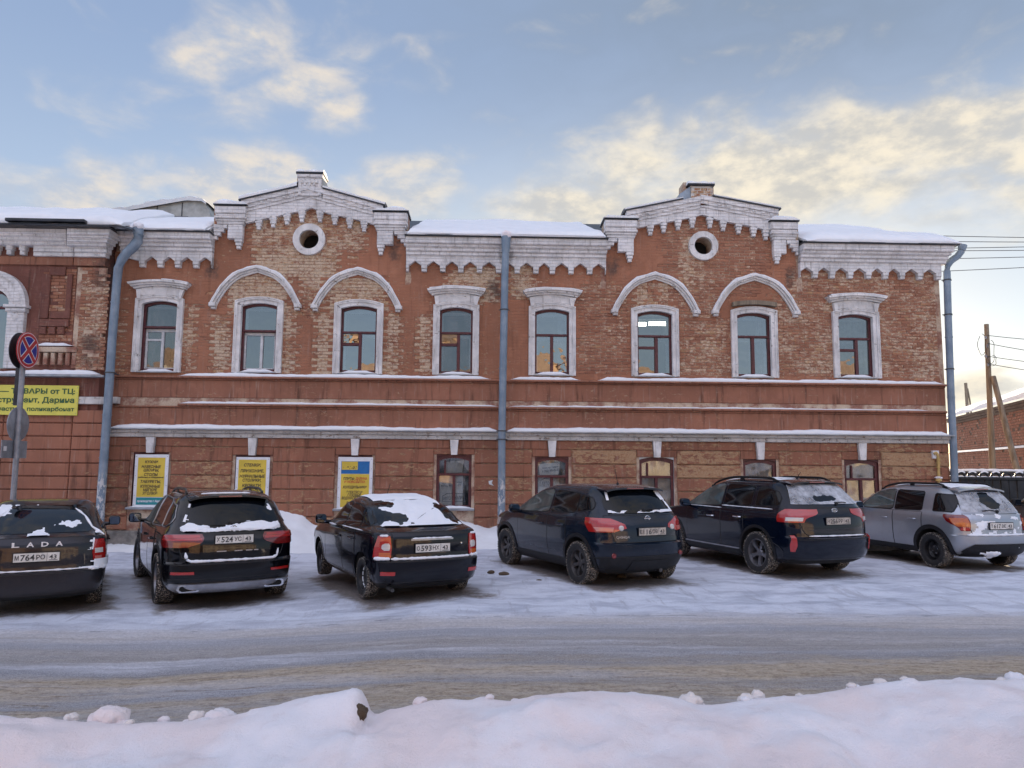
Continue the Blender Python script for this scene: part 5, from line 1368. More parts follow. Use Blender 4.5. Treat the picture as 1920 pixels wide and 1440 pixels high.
# ------------------------------------------------------------------ downpipes
def downpipe(label, pts, r, Y, joints, brackets, mouth=None, mouth_snow=False, rs=None):
    W = [tuple(at(px, py, Y if not hasattr(Y, '__call__') else Y(py))) for (px, py) in pts]
    root = empty('downpipe', (W[-1][0], W[-1][1], 0)); tag(root, label, 'downpipe', 'zinc downpipes on the facade')
    fine = []
    mb = MB(); mb.tube(W, rs or r, 16); mb.build('pipe', M['pipe'], root, True, 50)
    def on(py):
        ys = [p[1] for p in pts]; xs_ = [p[0] for p in pts]; return at(np.interp(py, ys, xs_), py, Y if not hasattr(Y, '__call__') else Y(py))
    for py in joints:
        p0, p1 = on(py-1.2), on(py+1.2); mb = MB(); mb.tube([p0, p1], r*1.10, 16); mb.build('joint', M['pipe'], root, True, 50)
    for py in brackets:
        p_ = on(py); mb = MB(); mb.tube([p_+np.array([0, 0, -.015]), p_+np.array([0, 0, .015])], r*1.13, 14); mb.box(p_[0]-.015, p_[0]+.015, p_[1]+r, 0.05, p_[2]-.012, p_[2]+.012); mb.box(p_[0]-r*1.5, p_[0]+r*1.5, p_[1]+r*.2, p_[1]+r*.4, p_[2]-.012, p_[2]+.012)
        mb.build('bracket', M['wire'], root)
    if mouth:
        a = at(*mouth[0], Y if not hasattr(Y, '__call__') else Y(mouth[0][1])); b = at(*mouth[1], Y if not hasattr(Y, '__call__') else Y(mouth[1][1]))
        mb = MB(); mb.tube([a, (a+b)/2, b], [mouth[2], mouth[2]*.92, r*1.02], 16); h = mb.build('hopper', M['pipe'], root, True, 50)
        if mouth_snow:
            s = bpy.data.objects.new('hopper_snow', LUMPS[3]); COL.objects.link(s); s.parent = root
            s.location = Vector(a)-origin_of(root)+Vector((0, 0, .05)); s.scale = (mouth[2]*1.1, mouth[2]*1.1, .16)
    return root
ypl = lambda py: -0.62 + 0.10*min(1, max(0, (py-470)/60.0)) if py < 530 else -0.52
downpipe('blue grey downpipe with a swan neck between the two buildings', [(260, 440), (258, 452), (250, 463), (238, 474), (228, 487), (222, 503), (219, 530), (210, 640), (205, 720), (197, 830), (189, 940), (186, 1000)], 0.098,
         ypl, [567, 697, 778, 858, 912], [699], ((259, 428), (260, 441), .13), True, [.125, .125, .122, .115, .11, .104]+[.098]*6)
downpipe('straight blue grey downpipe in the middle of the facade between the window pairs', [(948, 470), (946.5, 520), (945.5, 580), (943, 700), (941, 820), (940, 985)], 0.092, -0.54, [581, 691, 870], [581, 808, 824], ((949, 444), (948, 474), .12), True)
downpipe('grey downpipe standing clear of the right corner of the building', [(1803, 464), (1802, 472), (1795, 481), (1783, 489), (1777, 497), (1775.5, 510), (1778, 600), (1783, 740), (1788, 850), (1792, 960)], 0.088, -0.12, [632, 745, 850], [525, 590, 692], ((1805, 460), (1803, 470), .11), False)
# ------------------------------------------------------------------ banners, signs, small fixtures
def banner(label, quad, Y, base, build_fn, name='banner', sag=0.012):
    """cloth sheet hung on the wall: quad = pixel x0,y0,x1,y1"""
    x0, y0, x1, y1 = quad; a = at(x0, (y0+y1)/2, Y); b = at(x1, (y0+y1)/2, Y); zt, zb = Z((x0+x1)/2, y0, Y), Z((x0+x1)/2, y1, Y)
    root = empty(name, ((a[0]+b[0])/2, Y, zb)); tag(root, label, 'banner')
    yw = lambda x, z: Y - sag*float(n2(np.array(x*1.1), np.array(z), 2.2, 2, int(x0) % 50+3))
    def sheet(nm, ax, bx, c, d, off, mat, th=0.0):
        n, m = max(2, int((bx-ax)/.06)+2), max(2, int((d-c)/.06)+2)
        P = [[(x, yw(x, z)-off, z) for z in np.linspace(c, d, m)] for x in np.linspace(ax, bx, n)]
        mb = MB(); mb.grid(P)
        if th: mb.box(ax, bx, Y+.0+.012, Y+.03, c, d)
        return mb.build(nm, mat, root, True, 60)
    sheet('cloth', a[0], b[0], zb, zt, 0, base, 0.02)
    mx = lambda px: a[0]+(px-x0)/(x1-x0)*(b[0]-a[0])
    mz = lambda py: zt+(py-y0)/(y1-y0)*(zb-zt)
    def text(txt, px, py, hpx, wpx=None, al='c', sk=0.2, mat='ink', bold=.03):
        mb = MB(); k = (b[0]-a[0])/(x1-x0)
        put_text(mb, txt, lambda u, v, dd: (mx(px)+u, yw(mx(px)+u, mz(py)+v)-0.006, mz(py)+v), hpx*k, None if wpx is None else wpx*k, al, bold, sk)
        mb.build('lettering', M[mat], root)
    def panel(px0, py0, px1, py1, mat, off=.003): sheet('printed_panel', mx(px0), mx(px1), mz(py1), mz(py0), off, M[mat])
    build_fn(text, panel)
    n = 6
    for i in range(n):
        for px in (x0+2.2, x1-2.2):
            py = y0+4+(y1-y0-8)*i/(n-1); mb = MB(); mb.lathe([(0, -.004), (.008, -.003), (.009, 0)], 'y', 8, (mx(px), yw(mx(px), mz(py)), mz(py))); mb.build('eyelet', M['galv'], root)
    return root
YB = -0.085
def b1(text, panel):
    panel(257, 858, 308, 932, 'banner_y'); panel(257, 933, 308, 946.5, 'teal')
    for t, y, h, w in [("КУХНИ", 866, 5, 25), ("НАВЕСНЫЕ", 875, 5.2, 37), ("ШКАФЫ,", 881.5, 5.2, 29), ("СТОЛЫ", 890, 5.2, 26), ("рабочие и обеденные", 895, 3, 48), ("ТАБУРЕТЫ,", 903, 5.2, 38), ("КУХОННЫЕ", 912, 5.2, 38), ("МЯГКИЕ", 918.5, 5.2, 27), ("УГОЛКИ", 925, 5.2, 28)]: text(t, 282.5, y, h, w)
    text("производство г. Киров", 282, 939.5, 4, 46, mat='banner_w')
banner('yellow furniture banner with a teal foot stripe in the leftmost ground window', (251, 852, 314, 951), YB, M['banner_w'], b1)
def b2(text, panel):
    panel(446, 862, 498, 952, 'banner_y')
    for t, y, h, w in [("СТЕНКИ,", 872, 5.4, 32), ("ПРИХОЖИЕ,", 883, 5.4, 44), ("ЖУРНАЛЬНЫЕ", 893, 5.4, 49), ("СТОЛИКИ,", 900.5, 5.4, 35), ("КРОВАТИ,", 910.5, 5.4, 36), ("КОМОДЫ", 920.5, 5.4, 32)]: text(t, 472, y, h, w)
banner('plain yellow furniture banner half hidden behind the black suv roof', (441, 857, 504, 953), YB, M['banner_w'], b2)
def b3(text, panel):
    panel(639, 889, 692, 951, 'banner_y'); panel(639, 865, 692, 888.5, 'bblue'); panel(640, 865.5, 670, 881, 'banner_y', .006)
    text("5-01-01", 655, 877, 5, 26)
    text("ПЛИТЫ:", 654, 897.5, 4.8, 21, mat='ink'); text("ДАРИНА", 677, 897.5, 4.8, 22, mat='inkred'); text("И НОВО-ВЯТКА", 665, 903.5, 4.6, 39, mat='inkred')
    for t, y, w in [("ХОЛОДИЛЬНИКИ", 913.5, 45), ("ЭЛЕКТРО И", 923, 30), ("ГАЗОВЫЕ", 928.5, 26), ("ВОДОНАГРЕВАТЕЛИ", 934, 47), ("ВЫТЯЖКИ", 943, 29)]: text(t, 665, y, 4.8, w)
banner('yellow and blue appliance banner in the third ground window', (633, 857, 698, 955), YB, M['banner_w'], b3)
def b4(text, panel):
    text("Вятка — ТОВАРЫ от ТЦ:", 140, 732.5, 9.5, 190, 'r', 0, 'inkgreen', .03)
    text("Инвентарь, Инструмент, Дарина", 139.5, 749, 10, 262, 'r', 0, 'inkgreen', .03)
    text("профнастил - поликарбонат", 140.5, 766, 7.5, 176, 'r', 0, 'inkgreen', .03)
    for px in range(-120, 150, 21):
        pass
banner('long lemon yellow shop banner with green lettering on the left building', (-150, 721.5, 146, 777.5), YL-0.13, M['banner_l'], b4, sag=.006)

# road sign pole
YS = -5.6
def S(px, py): return at(px, py, YS)
sp = empty('road_sign_pole', (float(S(22, 1000)[0]), YS, 0)); tag(sp, 'leaning grey pole with no stopping disc and backs of road signs', 'road sign')
pt, pb = S(46, 640), S(24, 945); dirv = (pb-pt)/(pt[2]-pb[2]); base = pb+dirv*pb[2]
mb = MB(); mb.tube([tuple(base), tuple(pt)], 0.045, 14); mb.build('pole', M['galv'], sp, True, 50)
def disc(name, c, r, nx, mats, face=False):
    mb = MB(); mb.lathe([(0, -.012), (r*.97, -.012), (r, -.006), (r, .006), (r*.98, .009), (0, .009)], 'x', 40, c); o = mb.build(name, mats, sp, True, 40); return o
c = S(48, 657.5); c = (c[0]+.07, c[1]-.05, c[2])
o = disc('sign_disc', c, 0.315, 1, M['sign_red'])
def sface(y, z, off): return (c[0]+off, c[1]+y, c[2]+z)
mb = MB(); ring = [(0.305*math.cos(t), 0.305*math.sin(t)) for t in np.linspace(0, 2*math.pi, 40, endpoint=False)]
def poly_on(pts, off, mat, name):
    mb = MB(); mb.add([sface(y, z, off) for y, z in pts], [tuple(range(len(pts)))]); return mb.build(name, mat, o)
poly_on([(q[0]*1.0, q[1]*1.0) for q in ring], .0105, M['sign_white'], 'sign_rim')
poly_on([(q[0]*.965, q[1]*.965) for q in ring], .0120, M['sign_red'], 'sign_ring')
poly_on([(q[0]*.80, q[1]*.80) for q in ring], .0135, M['sign_white'], 'sign_rim')
poly_on([(q[0]*.765, q[1]*.765) for q in ring], .0150, M['sign_blue'], 'sign_field')
for a in (45, 135):
    for w, off, mt, nm in ((.052, .0165+(.0005 if a > 90 else 0), 'sign_white', 'sign_bar_edge'), (.036, .0185+(.0005 if a > 90 else 0), 'sign_red', 'sign_bar')):
        ca, sa = math.cos(R(a)), math.sin(R(a)); L = .25
        poly_on([(ca*L-sa*w, sa*L+ca*w), (-ca*L-sa*w, -sa*L+ca*w), (-ca*L+sa*w, -sa*L-ca*w), (ca*L+sa*w, sa*L-ca*w)], off, M[mt], nm)
c2 = S(45, 657.5); disc('sign_disc', (c2[0]-.06, c2[1]-.0, c2[2]), 0.315, 1, M['metal_roof'])
c3 = S(32, 795); disc('sign_disc', (c3[0]-.02, c3[1]+.06, c3[2]), 0.30, 1, M['galv'])
a, b = S(28, 826), S(28, 859)
mb = MB(); mb.box(a[0]-.02, a[0]-.005, YS-.33, YS+.36, b[2], a[2]); pl = mb.build('sign_plate', M['galv'], sp)
mb = MB(); mb.box(a[0]-.004, a[0]-.002, YS-.28, YS-.20, b[2]+.12, b[2]+.20); mb.build('sticker', M['sign_white'], pl)
a, b = S(36, 690), S(33, 760); mb = MB(); mb.bevel_box(a[0]-.05, a[0]+.03, YS-.02, YS+.05, b[2], a[2], .006); mb.build('sign_bracket', M['metal_roof'], sp)

# gas riser at the right end of the wall
g_ = empty('gas_riser', (X(1760, 930), -0.12, 0)); tag(g_, 'yellow gas pipe with white meter box and snow cap near the right corner', 'gas pipe')
mb = MB(); mb.bevel_box(X(1744, 850), X(1756, 850), -0.12, 0.0, Z(1750, 860), Z(1750, 845), .01); mb.build('meter_box', M['banner_w'], g_)
mb = MB(); P = [at(px, py, -0.14) for px, py in [(1751, 851), (1755, 849), (1758, 852), (1759, 858), (1760, 880), (1760.5, 960)]]; mb.tube(P, [.035, .036, .036, .036, .033, .036], 12); mb.build('pipe', M['gas'], g_, True, 50)
for py in (862, 868, 876): 
    q = at(1759.5, py, -.14); mb = MB(); mb.tube([q+np.array([0, 0, -.02]), q+np.array([0, 0, .02])], .045, 12); mb.build('coupling', M['gas'], g_, True, 50)
q = at(1760, 899, -.14); mb = MB(); mb.lathe([(0, .03), (.06, .03), (.075, 0), (.075, -.04), (0, -.04)], 'z', 14, q); mb.build('valve_cap', M['gas'], g_, True)
s_ = bpy.data.objects.new('cap_snow', LUMPS[3]); COL.objects.link(s_); s_.parent = g_; s_.location = Vector(q)-origin_of(g_)+Vector((0, 0, .045)); s_.scale = (.085, .085, .05)
# torn bill on the wall beside the middle pipe
mb = MB(); q = [at(px, py, -.062) for px, py in [(916, 902), (924, 900), (922, 906), (926, 911), (917, 908)]]; mb.add(q, [(0, 1, 2, 3, 4)]); tag(mb.build('torn_bill', M['poster'], None), 'torn white paper scrap glued to the wall left of the middle downpipe', 'paper scrap')

# ------------------------------------------------------------------ yard to the right: fence, warehouse, poles, wires
YF = 0.35
fx0, fx1 = XW1+0.28, XW1+7.5; zf = Z(1860, 900, YF); fen = empty('yard_fence', ((fx0+fx1)/2, YF, 0)); tag(fen, 'black sheet metal fence topped with snowy half rings right of the building', 'fence')
x = fx0
while x < fx1:
    mb = MB(); mb.bevel_box(x, x+.20, YF-.012*(1+(int(x*5) % 2)), YF+.02, -.1, zf, .008); mb.build('fence_board', M['fence'], fen); x += .215
mb = MB(); mb.bevel_box(fx0, fx1, YF-.05, YF+.05, zf+.003, zf+.07, .01); mb.build('top_rail', M['fence'], fen)
for i, px in enumerate([1801, 1822, 1844.5, 1866, 1888, 1910, 1932, 1954, 1976]):
    xx = X(px, 890, YF); mb = MB(); rr = .105
    pts = [(xx+rr*math.cos(R(a)), YF, zf+.075+rr*math.sin(R(a))) for a in range(0, 181, 20)]
    mb.tube(pts, .03, 8); h = mb.build('half_ring', M['fence'], fen, True, 50)
    if i != 4:
        P = [[(xx+(rr+.028)*math.cos(R(a)), YF-.045, zf+.075+(rr+.024)*math.sin(R(a))), (xx+(rr+.075)*math.cos(R(a)), YF-.03, zf+.075+(rr+.03+.035*math.sin(R(a)))*math.sin(R(a))), (xx+(rr+.028)*math.cos(R(a)), YF+.045, zf+.075+(rr+.02)*math.sin(R(a)))] for a in range(50, 131, 10)]
        mb = MB(); mb.grid(P); mb.build('ring_snow', M['snow'], h, True, 60)
ledge_snow('fence_snow', fx0, fx1, zf+.07, .07, .025, .045, 701, fen, YF+.04)
zr = Z(1860, 884, 1.6); rail = empty('yard_beam', ((fx0+fx1)/2+.6, 1.6, 0)); tag(rail, 'dark plank beam carrying a line of snow behind the black fence', 'fence')
for k in range(3):
    mb = MB(); mb.bevel_box(fx0+.3, fx1+3, 1.58-.01*k, 1.66, zr-.12-.14*(k+1), zr-.12-.14*k-.012, .01); mb.build('plank', M['plank'], rail)
mb = MB(); mb.bevel_box(fx0+.3, fx1+3, 1.53, 1.70, zr-.115, zr, .01); mb.build('beam', M['plank'], rail)
for k in range(5):
    mb = MB(); mb.box(fx0+.6+k*2, fx0+.75+k*2, 1.662, 1.78, -.2, zr-.12); mb.build('post', M['plank'], rail)
ledge_snow('beam_snow', fx0+.3, fx1+3, zr, .20, .05, .075, 705, rail, 1.72)

wh = empty('brick_warehouse', (float(at(1900, 870, 8)[0])+4, 14, 0)); tag(wh, 'low old brick warehouse with a snow covered roof behind the fence', 'building')
YA, YBk = 6.0, 19.0
A, B = at(1960, 880, YA), at(1788, 880, YBk)
def on_wall(t, z, off=0.0):
    d = B-A; nrm = np.array([-d[1], d[0], 0]); nrm = nrm/np.linalg.norm(nrm)
    if nrm[0] > 0: nrm = -nrm
    p_ = A+d*t+nrm*off; return (p_[0], p_[1], z)
zw = lambda t: np.interp(t, [0, 1], [Z(1960, 742, YA), Z(1790, 784, YBk)])
mb = MB(); wz = min(zw(0), zw(1))
mb.add([on_wall(-.1, -.4), on_wall(1, -.4), on_wall(1, zw(1)), on_wall(-.1, zw(0)), (B[0]+10, B[1]+4, -.4), (B[0]+10, B[1]+4, zw(1)), (A[0]+12, A[1]+2, -.4), (A[0]+12, A[1]+2, zw(0))], [(0, 1, 2, 3), (1, 4, 5, 2), (0, 6, 7, 3)])
M['wh'] = stucco_mat('old_dark_brick', (0.12, 0.08, 0.055), 0.64, (0.36, 0.28, 0.18), .6)
mb.build('wall', M['wh'], wh)
LW = float(np.linalg.norm(B-A)); wb_ = []
nr = int(3.6/.11)
for r0 in range(nr):
    z = .9+r0*.11; u = (r0 % 2)*.17
    while u < LW*1.02:
        t0, t1 = u/LW, min(1.0, (u+.32)/LW)
        if z+.1 < zw(t1)-.1 and t1 > t0+.003 and random.random() < .93:
            o_ = .012+random.uniform(0, .012); wb_.append((t0, [on_wall(t0, z, o_), on_wall(t1, z, o_), on_wall(t1, z+.092, o_), on_wall(t0, z+.092, o_), on_wall(t0, z, 0), on_wall(t1, z, 0), on_wall(t1, z+.092, 0), on_wall(t0, z+.092, 0)]))
        u += .34
wb_.sort(key=lambda q: abs(q[0]-.30)); BF = [(0, 1, 2, 3), (0, 1, 5, 4), (1, 2, 6, 5), (2, 3, 7, 6), (3, 0, 4, 7)]
for t0, vs in wb_[:300]:
    mb = MB(); mb.add(vs, BF); mb.build('brick', M['brick'], wh, attrs={'tone': [random.random()*.3]*5, 'wear': [random.uniform(0, .25)]*5})
mb = MB(); tn = []; wr = []
for t0, vs in wb_[300:]: mb.add(vs, BF); tn += [random.random()*.3]*5; wr += [random.uniform(0, .25)]*5
if tn: tag(mb.build('brickwork', M['brick'], wh, attrs={'tone': tn, 'wear': wr}), kind='stuff')
mb = MB()
for k in range(3):
    z0_, o0 = -.06-.10*k, .26-.07*k
    P = [[on_wall(t, zw(t)+z0_, o0), on_wall(t, zw(t)+z0_-.09, o0), on_wall(t, zw(t)+z0_-.09, 0)] for t in np.linspace(-.05, 1.0, 6)]; mb.grid(P)
mb.build('cornice', M['wh'], wh)
P = []
for i, t in enumerate(np.linspace(-.12, 1.05, 40)):
    row = [on_wall(t, zw(t)-.02, .36)]
    for j, u in enumerate(np.linspace(0, 1, 12)):
        q = np.array(on_wall(t, zw(t), .40-u*6.0)); hh = .22*min(1, .4+u*20)+.14*float(n2(np.array(t*9), np.array(u*4), 1, 3, 55))
        row.append((q[0], q[1], q[2]+u*2.0+hh))
    P.append(row)
mb = MB(); mb.grid(P); mb.build('roof_snow', M['snow'], wh, True, 60)
P = [[on_wall(t, Z(1860, 844, 12)+.0*t, .10), on_wall(t, Z(1860, 844, 12)+.07, .09), on_wall(t, Z(1860, 844, 12)+.10, 0)] for t in np.linspace(0, 1, 12)]
mb = MB(); mb.grid(P); mb.build('ledge_snow', M['snow'], wh, True, 60)

def wire(label, pts, r=.012, cat='wire', group=None):
    mb = MB(); mb.tube(pts, r, 6); return tag(mb.build('overhead_wire', M['wire'], None, True), label, cat, group)
YP = 3.2
pole = empty('utility_pole', (float(at(1862, 880, YP)[0]), YP, 0)); tag(pole, 'weathered wooden utility pole with a leaning strut behind the fence', 'utility pole')
a, b = at(1849.5, 608, YP), at(1861, 872, YP); d = (b-a)/(a[2]-b[2])
mb = MB(); mb.tube([tuple(b+d*b[2]), tuple(a)], [.10, .065], 12); mb.build('shaft', M['pole_wood'], pole, True, 50)
a, b = at(1862, 706, YP-.12), at(1904, 870, YP-.9); d = (b-a)/(a[2]-b[2])
mb = MB(); mb.tube([tuple(b+d*b[2]), tuple(a)], [.085, .075], 12); mb.build('strut', M['pole_wood'], pole, True, 50)
for (x_, y_) in ((1848, 633), (1851, 649), (1848, 668), (1852, 684)):
    q = at(x_, y_, YP-.08); mb = MB(); mb.lathe([(0, .05), (.025, .045), (.035, .0), (.025, -.04), (0, -.05)], 'z', 10, q); mb.build('insulator', M['galv'], pole, True)
for k, (x_, y_, w, h) in enumerate(((1841, 646, 7, 20), (1858, 660, 7, 22), (1860, 676, 9, 10))):
    P = [at(x_+w*math.sin(t)*(1+.2*math.sin(3*t)), y_-h*math.cos(t), YP-.12+.1*math.sin(t)) for t in np.linspace(0, 5.6, 18)]; mb = MB(); mb.tube(P, .009, 5); mb.build('slack_wire', M['wire'], pole, True)
for k, (y0_, y1_) in enumerate(((629, 632), (644, 653), (668, 674), (682, 690))):
    a, b = at(1852, y0_, YP-.08), at(2150, y1_+(y1_-y0_)*3.0, YP+.5); P = [a+(b-a)*t+np.array([0, 0, -.10*4*t*(1-t)]) for t in np.linspace(0, 1, 10)]
    wire(['topmost', 'second', 'third', 'lowest'][k]+' of four wires running from the wooden utility pole', P, .010, 'wire', 'wires at the utility pole')
YW = 13.5
for k, (y0_, y1_) in enumerate(((441, 443), (451, 451.5), (463, 460.5), (468, 467), (482.5, 479.5), (505, 499))):
    a, b = at(1600, y0_-(y1_-y0_)*1.6, YW), at(2200, y1_+(y1_-y0_)*2.2, YW); P = [a+(b-a)*t+np.array([0, 0, -.06*4*t*(1-t)]) for t in np.linspace(0, 1, 10)]
    wire(['highest', 'second highest', 'third highest', 'third lowest', 'second lowest', 'lowest'][k]+' of six wires crossing the sky at the right building corner', P, .016, 'wire', 'wires beyond the roof corner')
YQ = 45.0
fp = empty('utility_pole', (float(at(1811, 760, YQ)[0]), YQ, 0)); tag(fp, 'distant thin utility pole seen above the warehouse roof', 'utility pole')
a = at(1810.5, 718, YQ); mb = MB(); mb.tube([(a[0]+.1, YQ, -.4), tuple(a)], [.16, .13], 8); mb.build('shaft', M['pole_wood'], fp, True)
a, b = at(1814, 728, YQ), at(1818.5, 752, YQ); mb = MB(); mb.tube([(a[0]+.5, YQ, -.4), tuple(b), tuple(a)], [.09, .08, .07], 6); mb.build('strut', M['pole_wood'], fp, True)
# ------------------------------------------------------------------ the far side of the street (behind the camera, mirrored in the panes and paint)
M['opp'] = stucco_mat('ochre_render', (0.42, 0.27, 0.17), 0.68, (0.5, 0.4, 0.3), .4)
M['opp2'] = stucco_mat('pale_render', (0.50, 0.42, 0.34), 0.68, (0.5, 0.4, 0.3), .4)
for i, (x0, x1, h, mt, lab) in enumerate(((-34, -13.5, 7.2, 'opp2', 'pale two storey house across the street mirrored in the left upper windows'), (-12.5, 6, 8.2, 'opp', 'ochre two storey house across the street mirrored in the middle upper windows'), (8, 30, 6.6, 'opp2', 'low pale house across the street mirrored in the right upper windows'))):
    yb = -CAM_D-17.0; rt = empty('opposite_house', ((x0+x1)/2, yb, 0)); tag(rt, lab, 'building', 'houses across the street')
    mb = MB(); mb.box(x0, x1, yb-10, yb, -.3, h); mb.build('wall', M[mt], rt)
    mb = MB(); mb.add([(x0-.4, yb+.5, h), (x1+.4, yb+.5, h), (x1-2, yb-5, h+2.2), (x0+2, yb-5, h+2.2), (x0-.4, yb-10.5, h), (x1+.4, yb-10.5, h)], [(0, 1, 2, 3), (3, 2, 5, 4), (1, 5, 2), (0, 3, 4), (0, 4, 5, 1)]); mb.build('roof', M['opp'], rt)
    n = int((x1-x0)/2.4)
    for k in range(n):
        for zz in (1.2, 4.2):
            xx = x0+1.2+(x1-x0-2.4)*k/(n-1); mb = MB(); mb.bevel_box(-.55+xx, xx+.55, 0, 0, 0, 0, 0) if False else None
            mb.box(xx-.55, xx+.55, yb+.0, yb+.03, zz, zz+1.7); mb.build('window', M['frame'], rt)
# ------------------------------------------------------------------ cars
def pchip(xk, yk, x):
    xk = np.asarray(xk, float); yk = np.asarray(yk, float); x = np.clip(np.asarray(x, float), xk[0], xk[-1])
    h = np.diff(xk); d = np.diff(yk)/h; m = np.zeros_like(yk)
    for i in range(1, len(xk)-1):
        if d[i-1]*d[i] > 0:
            w1, w2 = 2*h[i]+h[i-1], h[i]+2*h[i-1]; m[i] = (w1+w2)/(w1/d[i-1]+w2/d[i])
    m[0], m[-1] = d[0], d[-1]
    i = np.clip(np.searchsorted(xk, x, side='right')-1, 0, len(h)-1); t = (x-xk[i])/h[i]
    return yk[i]*(1+2*t)*(1-t)**2 + m[i]*h[i]*t*(1-t)**2 + yk[i+1]*t*t*(3-2*t) - m[i+1]*h[i]*t*t*(1-t)
class Surf:
    def __init__(s, levels, n=3.0, nf=2.6, kb=0.07):
        s.L = np.array(levels, float); s.n, s.nf, s.kb = n, nf, kb; s.cache = {}
        s.x0, s.x1 = s.L[:, 1].min(), s.L[:, 2].max(); s.xm = (s.x0+s.x1)/2; s.hl = (s.x1-s.x0)/2
        s.z0, s.z1 = s.L[0, 0], s.L[-1, 0]
    def out(s, z):
        k = round(float(z), 4)
        if k not in s.cache:
            xr, xf, hw, D, Df = [float(pchip(s.L[:, 0], s.L[:, c], z)) for c in (1, 2, 3, 4, 5)]
            t = np.linspace(0, math.pi/2, 15)
            yr = hw*np.sin(t)**(2/s.n); xr_ = xr+D-D*np.cos(t)**(2/s.n)
            xs_ = np.linspace(xr+D, xf-Df, 20)[1:-1]
            t2 = np.linspace(math.pi/2, 0, 15); yf = hw*np.sin(t2)**(2/s.nf); xf_ = xf-Df+Df*np.cos(t2)**(2/s.nf)
            x = np.concatenate([xr_, xs_, xf_]); y = np.concatenate([yr, np.full(len(xs_), hw), yf])
            y = y*(1-s.kb*np.clip(np.abs((x-s.xm)/s.hl), 0, 1)**2.2)
            c = np.concatenate([[0], np.cumsum(np.hypot(np.diff(x), np.diff(y)))])
            s.cache[k] = (x, y, c)
        return s.cache[k]
    def rear(s, y, z):
        x_, y_, c = s.out(z); a = abs(y); sg = 1 if y >= 0 else -1
        i = int(np.argmax(y_[:16])) ; q = np.interp(a, np.maximum.accumulate(y_[:i+1]), c[:i+1]); return s.at(sg*q, z)
    def at(s, q, z):
        x_, y_, c = s.out(z); sg = 1 if q >= 0 else -1; a = abs(q)
        return (float(np.interp(a, c, x_)), sg*float(np.interp(a, c, y_)), z)
    def side(s, x, z, sg=1):
        x_, y_, c = s.out(z); return (x, sg*float(np.interp(x, x_, y_)), z)
    def s_y(s, y, z):
        x_, y_, c = s.out(z); i = int(np.argmax(y_[:16])); return float(np.interp(abs(y), np.maximum.accumulate(y_[:i+1]), c[:i+1]))
    def s_x(s, x, z):
        x_, y_, c = s.out(z); return float(np.interp(x, x_, c))
    def front(s, y, z):
        x_, y_, c = s.out(z); return (float(np.interp(abs(y), y_[::-1][:15], x_[::-1][:15])), y, z)
    def inside(s, x, y, z):
        x_, y_, c = s.out(z)
        return x_[0] < x < x_[-1] and abs(y) < np.interp(x, x_, y_)
    def top(s, x, y):
        lo, hi = 0.5, s.z1
        if s.inside(x, y, hi-1e-4): return hi
        for _ in range(22):
            m = (lo+hi)/2
            if s.inside(x, y, m): lo = m
            else: hi = m
        return lo
def gridnorm(P, c):
    du = np.gradient(P, axis=0); dv = np.gradient(P, axis=1); n = np.cross(du, dv); n /= np.linalg.norm(n, axis=2, keepdims=True)+1e-12
    sgn = np.sign(np.sum(n*(P-np.array(c)), axis=2, keepdims=True)); sgn[sgn == 0] = 1
    return n*sgn
def shell(mb, P, off=0.004, th=0.008, c=(1.2, 0, .6), mi=None, mask=None):
    """surface patch lifted off the body by `off`, with edges turned back by `th`"""
    P = np.asarray(P, float); N = gridnorm(P, c); F = P+N*off; B = P+N*(off-th)
    a, b = P.shape[:2]
    if mask is None:
        mb.grid(F, mi)
        e = [F[0], F[-1], F[:, 0], F[:, -1]]; g = [B[0], B[-1], B[:, 0], B[:, -1]]
        for p, q in zip(e, g): mb.grid(np.stack([p, q], 0), mi)
    else: mb.grid(F, mi, mask)
    return F
def prows(rows, z): 
    """interpolate rows [(z, v1, v2..)] at z"""
    r = np.array(rows, float); return [float(np.interp(z, r[:, 0], r[:, k])) for k in range(1, r.shape[1])]

def paint(name, col, metal=0.0, rough=0.3, dirt=0.5, dirtcol=(0.16, 0.14, 0.13), coat=1.0, dust=0.08):
    m, t = new_mat(name); p = objco(t)
    z = t.n('ShaderNodeSeparateXYZ', {0: p}).outputs[2]
    n = t.noise(p, 5.0, 6.0, 0.7); n2_ = t.noise(p, 40.0, 4.0, 0.7)
    d = t.m('MULTIPLY', t.step(t.m('ADD', z, t.m('MULTIPLY', t.m('SUBTRACT', n, 0.5), 0.5)), 0.72, 0.18), dirt)
    d = t.m('ADD', d, t.m('MULTIPLY', t.step(n, 0.45, 0.75), dust))
    d = t.m('MULTIPLY', d, t.m('ADD', 0.75, t.m('MULTIPLY', n2_, 0.5)), clamp=True)
    c = t.mix(d, col, dirtcol)
    r = t.m('ADD', rough, t.m('MULTIPLY', d, 0.55), clamp=True)
    out(t, pbsdf(t, c, r, metal, bump=t.noise(p, 2.2, 2.0), bump_d=0.004, bump_s=0.25, **{'Coat Weight': t.m('MULTIPLY', t.m('SUBTRACT', 1.0, d, clamp=True), coat), 'Coat Roughness': 0.05, 'Coat IOR': 1.38, 'Specular IOR Level': 0.12}))
    return m
M['carglass'] = simple('dark_car_glass', (0.003, 0.004, 0.006), 0.05, 0.0, 0.2, 3, spec=0.42)
